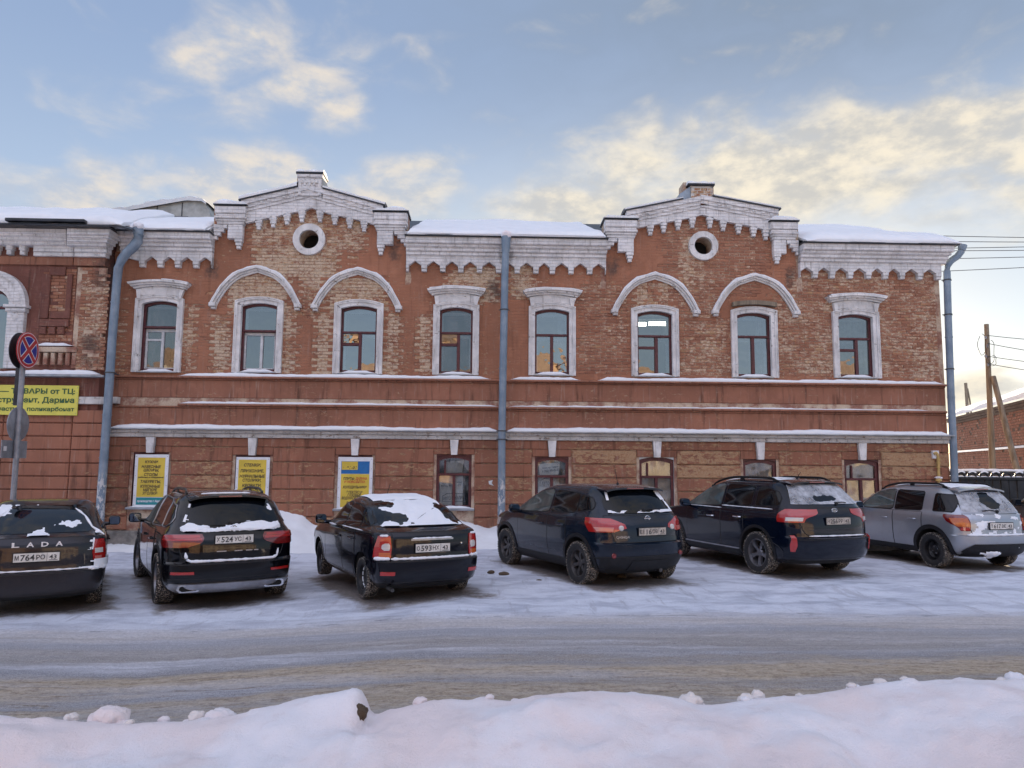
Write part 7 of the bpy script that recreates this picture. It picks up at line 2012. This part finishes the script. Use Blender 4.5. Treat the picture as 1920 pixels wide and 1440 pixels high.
for sg in (1, -1):
    p = c.S.rear(sg*.58, .30); mb = MB(); x = p[0]-.045
    o_ = [(sg*.58+a*.155, .30+b*.052) for a, b in ((-1, -.5), (-.8, -1), (.7, -1), (1, -.2), (.9, .8), (.6, 1), (-.8, 1), (-1, .5))]
    i_ = [(sg*.58+(y-sg*.58)*.80, .30+(z-.30)*.70) for y, z in o_]; n = 8
    mb.add([(x, *q) for q in o_]+[(x, *q) for q in i_]+[(x+.08, *q) for q in o_]+[(x+.06, *q) for q in i_], [(k, (k+1) % n, n+(k+1) % n, n+k) for k in range(n)]+[(k, (k+1) % n, 2*n+(k+1) % n, 2*n+k) for k in range(n)]+[(n+k, n+(k+1) % n, 3*n+(k+1) % n, 3*n+k) for k in range(n)])
    o = c.part('exhaust_tip', mb, M['chrome'], None, False); mb = MB(); mb.add([(x+.02, *q) for q in i_], [tuple(range(n))]); c.part('exhaust_mouth', mb, M['black_void'] if True else None, o, False)
c.spoiler(-.44, -.18, .58, lamp=True); c.rails(-.05, 1.75, .56, M['alloy_dark']); c.mirror(2.0, 1.12)
c.plate(.965, ('Х', '524', 'УС'), '43'); c.ring(0, 1.10, .05, .007); 
mb = MB(); x = c.S.rear(0, 1.10)[0]-.016
for a in (90, 210, 330): mb.tube([(x, 0, 1.10), (x, .047*math.cos(R(a)), 1.10+.047*math.sin(R(a)))], [.008, .003], 5)
c.part('badge_star', mb, M['chrome'])
for k, (y, w, t) in enumerate(((.16, .16, 'с нами'), (-.08, .1, 'ваш'), (-.24, .12, 'город'))): pass
for y, w in ((.17, .13), (-.06, .11), (-.21, .09), (-.31, .06)):
    mb = MB(); x = c.S.rear(y, .80)[0]-.008; mb.box(x, x+.004, y-w/2, y+w/2, .792, .806); c.part('dealer_strip', mb, M['silver'], None, False)
c.windscreen([(1.10, .72), (1.45, .55)]); c.headlamps([(.72, 3.1, 3.5), (.86, 3.0, 3.4)])
c.arch_lip(.05, .008, M['plastic']); c.sill(.24, .34)
c.wiper(1.17, .05, -.42, .01)
c.rear_snow([(1.065, .70), (1.20, .69)], -.05, .03, 4, 24, 90, sc=5, bias=lambda u, v: .42-1.6*np.abs(v-.40)**1.5-.3*np.abs(u)**8)
c.rear_snow([(1.14, .68), (1.44, .56)], .0, .015, 5, 26, 44, sc=6, bias=lambda u, v: -.85+1.25*np.abs(u)**8+.5*(1-v)**6)
c.strip_snow([tuple(np.array(c.S.rear(.64, .80))-[.01, 0, 0]), tuple(np.array(c.S.rear(.62, .70))-[.02, 0, 0])]+c.edge_on_rear(.672, .56, .012)[::-1]+[tuple(np.array(c.S.rear(-.62, .70))-[.02, 0, 0]), tuple(np.array(c.S.rear(-.64, .80))-[.01, 0, 0])], .022, 3)
c.strip_snow([(-.36, y, c.S.top(-.2, abs(y)*.9)+.008) for y in np.linspace(.40, -.30, 9)], .016, 4)

# black liftback sedan, snow on roof and rear window
P_ = paint('black_blue_car_paint', (0.002, 0.003, 0.008), 0.1, 0.14, 0.10, (0.04, 0.035, 0.035), dust=.015, coat=1.0)
S_ = Surf(lv([(.20, -.62, 3.2, .72), (.28, -.74, 3.3, .79), (.40, -.79, 3.35, .82), (.56, -.80, 3.36, .835), (.59, -.80, 3.36, .838), (.61, -.745, 3.34, .838), (.75, -.735, 3.28, .84), (.85, -.73, 3.05, .835), (.92, -.72, 2.6, .83),
              (.97, -.70, 2.30, .815), (.995, -.62, 2.2, .79), (1.03, -.42, 2.12, .76), (1.20, -.03, 1.85, .70), (1.32, .28, 1.6, .64), (1.38, .52, 1.4, .58), (1.41, .75, 1.22, .47), (1.42, .9, 1.1, .33)], .40, .55, .42), 3.4)
c = Car('black liftback sedan with snow on its roof and a wiper across the rear window', POS['priora'][:2], POS['priora'][2], S_, P_, 2.49, 1.41, .295, .185, .19, 'steel_snow', GRP, steer=-4)
glasshouse(c, [(-.18, 1.04), (.3, .99), (2.0, .95)], [(-.18, 1.06), (.22, 1.24), (.6, 1.30), (1.2, 1.315), (1.5, 1.26), (2.0, .98)], [(-.15, .18), (.24, .92), (1.0, 1.98)], [M['carglass']]*3)
c.door(.30, .96, lambda z: max(.32, arch_x(c, z)), lambda z: .95, handle=(.36, .82)); c.door(.30, .96, lambda z: .965, lambda z: 1.98, handle=(1.05, .80))
c.rear_panel('tailgate', [(.615, .57), (.93, .57), (.975, .60)], P_, .006, .012)
c.rear_panel('rear_window', [(1.035, .64), (1.20, .60), (1.355, .50)], M['carglass'], .006, .010, corner=.06)
c.rear_panel('bumper', [(.30, .76), (.58, .82)], P_, .012, .02)
c.lamp('tail_light', [(.635, .595, 100-.50), (.76, .585, 100-.52), (.93, .60, 100-.56)], M['lens_red'], .016, [('lamp_lens', [(.735, .615, 100-.64), (.765, .605, 100-.62), (.805, .605, 100-.62), (.83, .62, 100-.64)], M['lens_clear'], .026), ('indicator_lens', [(.645, .61, 100-.60), (.705, .605, 100-.60)], M['lens_orange'], .022)])
c.lamp('reflector', [(.40, .55, .72), (.45, .55, .72)], M['lens_red'], .022)
c.plate(.755, ('О', '593', 'НХ'), '43'); c.mirror(1.78, 1.02, (.105, .09, .06))
c.rear_panel('plate_garnish', [(.86, .32), (.885, .32)], M['silver'], .02, .03)
c.strip_snow([tuple(np.array(c.S.rear(y, .892))-[.02, 0, 0]) for y in np.linspace(.30, -.30, 8)], .012, 9)
c.windscreen([(1.0, .66), (1.33, .50)]); c.headlamps([(.62, 2.9, 3.2), (.76, 2.85, 3.15)]); c.antenna(1.3, 0, .2, -.14)
c.arch_lip(.03, .004, P_); c.sill(.22, .30, P_, .006)
mb = MB(); p = c.S.rear(-.46, .80); mb.lathe([(0, -.012), (.014, -.01), (.016, 0)], 'x', 12, (p[0]-.004, p[1], p[2])); c.part('lock', mb, M['chrome'])
mb = MB(); p = c.S.rear(.78, .40); mb.tube([(-.58, .60, .215), (-.80, .60, .21)], .025, 10); c.part('exhaust_pipe', mb, M['alloy_dark'])
c.wiper(1.055, .16, -.36, .20, .03)
c.rear_snow([(1.03, .66), (1.36, .50)], -.02, .016, 11, 60, 96, sc=4.0, bias=lambda u, v: .42-1.35*np.exp(-((u-.66)/.40)**2-((v-.36)/.25)**2)-1.2*np.exp(-((u+1.0)/.30)**2-((v-.45)/.45)**2)-1.0*np.exp(-((u-.72)/.26)**2-((v-.86)/.14)**2)-.5*np.exp(-((u-1.0)/.15)**2))
c.roof_snow(.45, 1.45, .54, .032, -.45, 12)
c.strip_snow([tuple(np.array(c.S.rear(y, .618))-[.02, 0, 0]) for y in np.linspace(.60, -.60, 12)], .024, 13)
for sg in (1, -1): c.strip_snow([tuple(np.array(c.S.at(sg*s_, .622))+np.array([-.012, sg*.012, 0])) for s_ in np.linspace(c.S.s_y(.60, .62), c.S.s_x(-.52, .62), 6)], .028, 14+sg); c.strip_snow([tuple(np.array(c.S.at(sg*s_, .935))+np.array([-.01, sg*.01, 0])) for s_ in np.linspace(c.S.s_y(.62, .93), c.S.s_x(-.58, .93), 5)], .018, 16+sg)
c.strip_snow([tuple(np.array(c.S.side(x, .965, 1))+np.array([0, .008, 0])) for x in np.linspace(.0, 1.0, 8)], .009, 20); c.strip_snow([tuple(np.array(c.S.side(x, .95, 1))+np.array([0, .012, 0])) for x in np.linspace(1.35, 1.75, 5)], .015, 21)

# navy crossover
P_ = paint('navy_car_paint', (0.006, 0.013, 0.026), 0.2, 0.2, 0.30, (0.07, 0.055, 0.055), dust=.08, coat=1.0)
S_ = Surf(lv([(.22, -.55, 3.2, .74), (.30, -.70, 3.40, .81), (.45, -.78, 3.47, .86), (.60, -.80, 3.50, .885), (.685, -.80, 3.50, .89), (.71, -.755, 3.49, .888), (.90, -.735, 3.40, .888), (1.00, -.71, 3.1, .88), (1.06, -.68, 2.75, .865),
              (1.11, -.65, 2.55, .835), (1.18, -.60, 2.40, .80), (1.35, -.46, 2.02, .74), (1.47, -.34, 1.72, .69), (1.53, -.27, 1.5, .64), (1.57, -.18, 1.25, .57), (1.59, .0, .95, .46), (1.60, .2, .75, .33)]))
c = Car('navy crossover with dusty tail and clear arc on the rear window', POS['qash'][:2], POS['qash'][2], S_, P_, 2.63, 1.54, .345, .225, .222, 'alloy6', GRP)
glasshouse(c, [(-.35, 1.22), (.2, 1.14), (2.15, 1.06)], [(-.35, 1.25), (-.2, 1.38), (.3, 1.45), (1.1, 1.48), (1.5, 1.43), (2.15, 1.08)], [(-.30, .10), (.14, .92), (1.0, 2.12)], [M['carglass'], M['carglass'], M['carglass2']])
c.door(.34, 1.05, lambda z: max(.36, arch_x(c, z)), lambda z: .95, handle=(.42, .92)); c.door(.34, 1.05, lambda z: .965, lambda z: 2.08, handle=(1.12, .90))
c.rear_panel('tailgate', [(.715, .58), (.90, .66), (1.06, .70), (1.12, .70)], P_, .006, .012)
c.rear_panel('rear_window', [(1.15, .50), (1.20, .64), (1.35, .62), (1.49, .50)], M['carglass'], .009, .012, corner=.05)
c.rear_panel('bumper', [(.32, .80), (.50, .84)], M['plastic'], .016, .03, corner=.06); c.rear_panel('skid_trim', [(.30, .40), (.44, .34)], M['plastic'], .03, .04)
c.lamp('tail_light', [(.87, .60, 100-.34), (.93, .40, 100-.28), (.99, .42, 100-.22), (1.08, .62, 100-.20)], M['lens_red'], .014, [('lamp_lens', [(.885, .62, 100-.50), (.945, .60, 100-.44)], M['lens_pink'], .022)])
for sg in (1, -1):
    p = c.S.rear(sg*.49, .935); mb = MB(); mb.lathe([(0, -.02), (.03, -.018), (.042, -.008), (.046, .02)], 'x', 18, (p[0]-.012, p[1], p[2])); c.part('reversing_light', mb, M['lens_clear'])
    p = c.S.rear(sg*.64, .52); mb = MB(); mb.lathe([(0, -.02), (.035, -.018), (.042, 0)], 'x', 16, (p[0]-.012, p[1], p[2])); c.part('fog_light', mb, M['lens_dark'])
c.plate(.875, ('Е', '116', 'ОВ'), '43', mat='plate_dirty', y=-.06); c.ring(-.02, 1.075, .042, .007); x = c.S.rear(0, 1.075)[0]-.018; mb = MB(); mb.box(x-.003, x+.004, -.085, .045, 1.066, 1.084); c.part('badge_bar', mb, M['chrome'], None, False)
c.badge_text('QASHQAI', .47, .80, .038, .22, 'silver')
c.spoiler(-.40, -.12, .58); c.mirror(1.95, 1.11); c.antenna(.05, 0, .27, -.10) if False else c.antenna(.1, 0, .25, .08)
c.windscreen([(1.12, .72), (1.45, .55)]); c.headlamps([(.74, 2.95, 3.3), (.88, 2.85, 3.2)]); c.arch_lip(.06, .016); c.sill(.24, .38)
c.wiper(1.19, .0, -.34, .01, .03)
c.rear_snow([(1.155, .62), (1.48, .52)], .05, .02, 31, 36, 60, sc=4, bias=lambda u, v: -.9+1.15*(v < .13)+.95*(np.abs(u) > .80)*(v > .55)+.9*(np.abs(u) > .9))
mb = MB(); p = c.S.rear(-.3, .3); mb.tube([(p[0]+.1, -.25, .27), (p[0]-.03, -.25, .26)], .035, 10); c.part('exhaust_pipe', mb, M['alloy_dark'])

# big dark blue SUV with frosted rear window
P_ = paint('dark_blue_car_paint', (0.002, 0.005, 0.014), 0.1, 0.14, 0.10, (0.035, 0.03, 0.03), dust=.02, coat=1.0)
S_ = Surf(lv([(.25, -.80, 3.4, .82), (.35, -.97, 3.55, .90), (.50, -1.03, 3.62, .93), (.66, -1.05, 3.64, .94), (.70, -1.05, 3.64, .942), (.725, -.995, 3.64, .942), (.90, -.985, 3.6, .945), (1.0, -.97, 3.4, .94), (1.06, -.96, 2.95, .93),
              (1.12, -.94, 2.6, .91), (1.20, -.90, 2.42, .87), (1.35, -.76, 2.12, .815), (1.52, -.58, 1.75, .745), (1.60, -.48, 1.48, .69), (1.65, -.40, 1.25, .61), (1.68, -.2, .95, .5), (1.69, 0, .75, .38)]))
c = Car('large dark blue suv with frosted rear window and chrome door handles', POS['kia'][:2], POS['kia'][2], S_, P_, 2.70, 1.62, .375, .235, .245, 'alloy5', GRP)
glasshouse(c, [(-.62, 1.24), (.2, 1.20), (2.2, 1.12)], [(-.62, 1.26), (-.42, 1.46), (-.1, 1.53), (.6, 1.565), (1.2, 1.565), (1.6, 1.50), (2.2, 1.14)], [(-.52, .08), (.20, .98), (1.06, 2.16)], [M['carglass'], M['carglass'], M['carglass2']])
c.door(.40, 1.11, lambda z: max(.34, arch_x(c, z)), lambda z: 1.0, handle=(.40, .98), hmat=M['chrome']); c.door(.40, 1.11, lambda z: 1.015, lambda z: 2.14, handle=(1.22, .95), hmat=M['chrome'])
c.rear_panel('tailgate', [(.735, .56), (.80, .66), (1.10, .74), (1.20, .74)], P_, .006, .012)
c.rear_panel('rear_window', [(1.27, .72), (1.40, .68), (1.585, .57)], M['carglass'], .008, .012, corner=.05)
c.rear_panel('bumper', [(.36, .86), (.68, .92)], P_, .010, .02)
c.lamp('tail_light', [(.96, .64, 100-.56), (1.03, .60, 100-.54), (1.10, .36, 100-.55), (1.18, .36, 100-.66)], M['lens_red'], .014, [('lamp_lens', [(.985, .66, 100-.72), (1.045, .64, 100-.72)], M['lens_clear'], .02)])
c.lamp('reflector', [(.48, .79, .835), (.58, .775, .85), (.73, .79, .835)], M['lens_red'], .024)
c.plate(.985, ('Н', '256', 'РР'), '43', mat='plate_dirty', y=-.02); c.ring(0, 1.165, .032, .006, 'chrome', 1.9); c.badge_text('KIA', 0, 1.165, .038, .085, 'chrome', .018)
c.spoiler(-.55, -.26, .60); c.rails(-.25, 1.75, .60); c.mirror(2.02, 1.17); c.antenna(-.05, 0, .12, -.10)
c.windscreen([(1.14, .74), (1.55, .58)]); c.headlamps([(.80, 3.1, 3.5), (.95, 3.0, 3.4)]); c.arch_lip(.05, .010); c.sill(.28, .40)
c.sill(.395, .415, M['silver'], .02)
c.wiper(1.275, -.12, -.34, .008, .045)
c.rear_snow([(1.26, .73), (1.59, .57)], -.70, .006, 41, 40, 64, mat='thin_frost', sc=5, bias=lambda u, v: .25-.8*np.exp(-((u-.15)/.5)**2-((v-.28)/.22)**2))
c.roof_snow(-.25, 1.5, .56, .022, -.25, 42, 2.2)
c.strip_snow([tuple(np.array(c.S.rear(y, .74))-[.018, 0, 0]) for y in np.linspace(.58, -.62, 12)], .015, 43)
c.strip_snow([tuple(np.array(c.S.side(x, 1.165, 1))+np.array([0, .014, 0])) for x in np.linspace(-.4, 1.0, 10)], .010, 44); c.strip_snow([tuple(np.array(c.S.side(x, 1.12, 1))+np.array([0, .012, 0])) for x in np.linspace(1.0, 2.1, 8)], .008, 45)

# silver hatchback crossover
P_ = paint('silver_car_paint', (0.36, 0.39, 0.44), 0.75, 0.34, 0.45, (0.30, 0.28, 0.27), dust=.3)
S_ = Surf(lv([(.25, -.58, 3.15, .77), (.35, -.72, 3.28, .83), (.50, -.78, 3.33, .865), (.62, -.79, 3.34, .875), (.645, -.79, 3.34, .876), (.665, -.745, 3.34, .876), (.85, -.735, 3.3, .88), (.97, -.71, 3.0, .87), (1.03, -.68, 2.6, .85),
              (1.08, -.65, 2.4, .82), (1.25, -.52, 2.1, .77), (1.42, -.36, 1.75, .71), (1.50, -.26, 1.45, .65), (1.545, -.15, 1.15, .55), (1.565, .1, .8, .4)]))
c = Car('silver compact crossover on black steel wheels with orange tail lights', POS['suz'][:2], POS['suz'][2], S_, P_, 2.50, 1.50, .335, .215, .205, 'steel', GRP)
glasshouse(c, [(-.46, 1.08), (-.3, 1.09), (2.0, 1.05)], [(-.46, 1.10), (-.40, 1.38), (.3, 1.43), (1.1, 1.45), (1.5, 1.40), (2.0, 1.07)], [(-.44, -.02), (.26, .96), (1.02, 1.97)], [M['carglass'], M['carglass'], M['carglass2']])
c.door(.36, 1.04, lambda z: max(.22, arch_x(c, z)), lambda z: .97, handle=(.36, .90)); c.door(.36, 1.04, lambda z: .985, lambda z: 2.0, handle=(1.12, .88))
c.rear_panel('tailgate', [(.68, .56), (.85, .62), (1.05, .66)], P_, .006, .012)
c.rear_panel('rear_window', [(1.09, .64), (1.25, .61), (1.43, .52)], M['carglass'], .008, .012, corner=.04)
c.rear_panel('bumper', [(.285, .58), (.36, .72), (.44, .66), (.50, .56)], M['plastic'], .02, .03)
c.lamp('tail_light', [(.74, .60, .73), (.80, .585, 100-.56), (.90, .58, 100-.38), (1.0, .60, 100-.28), (1.03, .64, 100-.30)], M['lens_dark'], .016, [('indicator_lens', [(.82, .60, 100-.54), (.90, .60, 100-.46), (.97, .62, 100-.42)], M['lens_orange'], .024), ('lamp_lens', [(.75, .61, .74), (.81, .60, 100-.60)], M['lens_red'], .024)])
c.plate(.835, ('Т', '617', 'ВЕ'), '43', mat='plate', y=-.02)
c.spoiler(-.38, -.15, .56); c.rails(-.15, 1.65, .55); c.mirror(1.86, 1.10, mat=P_)
c.windscreen([(1.10, .70), (1.40, .54)]); c.headlamps([(.72, 2.85, 3.15), (.88, 2.75, 3.1)]); c.arch_lip(.075, .016); c.sill(.26, .37)
c.wiper(1.095, -.05, .28, .01, .03)
c.rear_snow([(1.08, .65), (1.44, .52)], -.25, .006, 51, 36, 60, mat='thin_frost', sc=4.5, bias=lambda u, v: .45-1.3*np.exp(-((u+.12)/.42)**2-((v-.52)/.36)**2)+.3*(v < .15))
c.roof_snow(-.2, 1.4, .52, .028, -.5, 52, 2.0)
c.strip_snow([tuple(np.array(c.S.rear(y, .672))-[.018, 0, 0]) for y in np.linspace(.66, -.66, 12)], .024, 53)
c.rear_snow([(.27, .62), (.45, .60)], .12, .03, 57, 16, 40, off=.03, sc=7, bias=lambda u, v: .1-.5*np.abs(u-.2))
c.rear_snow([(.68, .60), (1.05, .62)], .10, .006, 58, 30, 50, off=.010, sc=9)

# dark grey liftback at the left edge
P_ = paint('graphite_car_paint', (0.016, 0.016, 0.022), 0.4, 0.3, 0.4, (0.095, 0.08, 0.075), dust=.22)
S_ = Surf(lv([(.22, -.75, 3.1, .74), (.30, -.88, 3.2, .80), (.45, -.94, 3.28, .84), (.56, -.95, 3.3, .85), (.585, -.95, 3.3, .852), (.605, -.90, 3.3, .852), (.75, -.89, 3.25, .855), (.90, -.88, 3.0, .85), (.98, -.86, 2.6, .84),
              (1.03, -.82, 2.3, .82), (1.06, -.66, 2.2, .79), (1.15, -.45, 2.0, .75), (1.28, -.15, 1.8, .70), (1.39, .15, 1.5, .64), (1.45, .42, 1.28, .56), (1.48, .65, 1.1, .43), (1.485, .75, 1.0, .33)], .42, .55, .42))
c = Car('graphite liftback with silver maker letters cut by the left photo edge', POS['lada'][:2], POS['lada'][2], S_, P_, 2.476, 1.43, .30, .19, .19, 'steel', GRP)
glasshouse(c, [(-.25, 1.10), (.3, 1.06), (2.0, 1.0)], [(-.25, 1.12), (.15, 1.30), (.55, 1.37), (1.1, 1.385), (1.45, 1.33), (2.0, 1.03)], [(-.2, .15), (.22, .9), (.98, 1.97)], [M['carglass']]*3)
c.door(.32, 1.01, lambda z: max(.32, arch_x(c, z)), lambda z: .95, handle=(.36, .88)); c.door(.32, 1.01, lambda z: .965, lambda z: 1.98, handle=(1.05, .86))
c.rear_panel('tailgate', [(.61, .50), (.70, .62), (.98, .64), (1.03, .66)], P_, .006, .012)
c.rear_panel('plate_recess', [(.66, .36), (.90, .47)], P_, .010, .012); c.rear_panel('rear_window', [(1.075, .66), (1.22, .63), (1.41, .52)], M['carglass'], .006, .010, corner=.07)
c.rear_panel('bumper', [(.32, .78), (.57, .84)], P_, .012, .02)
c.lamp('tail_light', [(.70, .66, 100-.62), (.82, .645, 100-.60), (.98, .66, 100-.64)], M['lens_red'], .016, [('lamp_lens', [(.80, .67, 100-.70), (.865, .665, 100-.70)], M['lens_clear'], .024), ('indicator_lens', [(.71, .68, 100-.72), (.76, .67, 100-.72)], M['lens_pink'], .022)])
c.plate(.79, ('М', '764', 'РО'), '43'); c.badge_text('LADA', 0, .955, .062, .085, 'silver_bright', .016, spread=.165)
c.mirror(1.8, 1.06, (.105, .09, .06)); c.windscreen([(1.06, .68), (1.40, .52)]); c.headlamps([(.66, 2.85, 3.15), (.80, 2.8, 3.1)]); c.arch_lip(.03, .004, P_); c.sill(.24, .32, P_, .006)
c.rear_snow([(1.045, .72), (1.42, .52)], .24, .012, 65, 50, 90, sc=4.2, bias=lambda u, v: .25*(v < .07)+.18*(np.abs(u) > .93)+.12*(v > .85))
c.rear_snow([(.60, .86), (.72, .86)], .05, .03, 66, 14, 60, sc=3, bias=lambda u, v: -.5+1.1*(np.abs(u) > .75)+.2*(v < .3))
c.rear_snow([(.85, .66), (1.0, .66)], .10, .015, 67, 24, 70, sc=4, bias=lambda u, v: -.6+.9*np.clip((np.abs(u+.1)-.55)*3, 0, 1))
c.strip_snow([tuple(np.array(c.S.rear(y, .612))-[.018, 0, 0]) for y in np.linspace(.78, -.78, 14)], .013, 68)
for sg in (1, -1): c.strip_snow([tuple(np.array(c.S.at(sg*s_, .60))+np.array([-.012, sg*.008, 0])) for s_ in np.linspace(c.S.s_y(.60, .60), c.S.s_x(-.55, .60), 6)], .03, 70+sg); c.strip_snow([tuple(np.array(c.S.side(x, z, sg))+np.array([-.02, sg*.01, .0])) for x, z in ((-.55, 1.03), (-.38, 1.13), (-.1, 1.27), (.12, 1.37))], .02, 73+sg)

# grey car at the right edge, only its near front corner and mirror in view
P_ = paint('grey_car_paint', (0.10, 0.09, 0.09), 0.4, 0.3, 0.4, (0.16, 0.14, 0.13), dust=.25)
S_ = Surf(lv([(.22, -.65, 3.2, .74), (.32, -.78, 3.40, .82), (.50, -.85, 3.5, .88), (.68, -.86, 3.52, .89), (.71, -.81, 3.5, .89), (.95, -.78, 3.4, .885), (1.03, -.74, 2.9, .87), (1.09, -.70, 2.5, .835), (1.35, -.5, 2.0, .74), (1.5, -.34, 1.6, .67), (1.56, -.2, 1.25, .57), (1.59, .2, .8, .36)]))
c = Car('grey car of which only a mirror and front wing enter the right photo edge', POS['edge'][:2], POS['edge'][2], S_, P_, 2.63, 1.54, .345, .225, .222, 'alloy6', GRP)
glasshouse(c, [(-.35, 1.22), (.2, 1.14), (2.1, 1.08)], [(-.35, 1.25), (-.2, 1.38), (.3, 1.44), (1.1, 1.47), (1.5, 1.42), (2.1, 1.10)], [(-.30, .10), (.14, .92), (1.0, 2.08)], [M['carglass']]*3)
c.door(.34, 1.05, lambda z: max(.36, arch_x(c, z)), lambda z: .95, handle=(.42, .92)); c.door(.34, 1.05, lambda z: .965, lambda z: 2.05, handle=(1.12, .90))
c.mirror(1.95, 1.12, mat=M['plastic']); c.windscreen([(1.12, .72), (1.45, .55)]); c.headlamps([(.74, 2.95, 3.3), (.88, 2.85, 3.2)]); c.rear_panel('rear_window', [(1.15, .62), (1.45, .52)], M['carglass'], .008, .012, corner=.05)
c.lamp('tail_light', [(.85, .55, 100-.4), (1.05, .62, 100-.3)], M['lens_red'], .014); c.plate(.87, ('К', '431', 'АН'), '43') if False else None
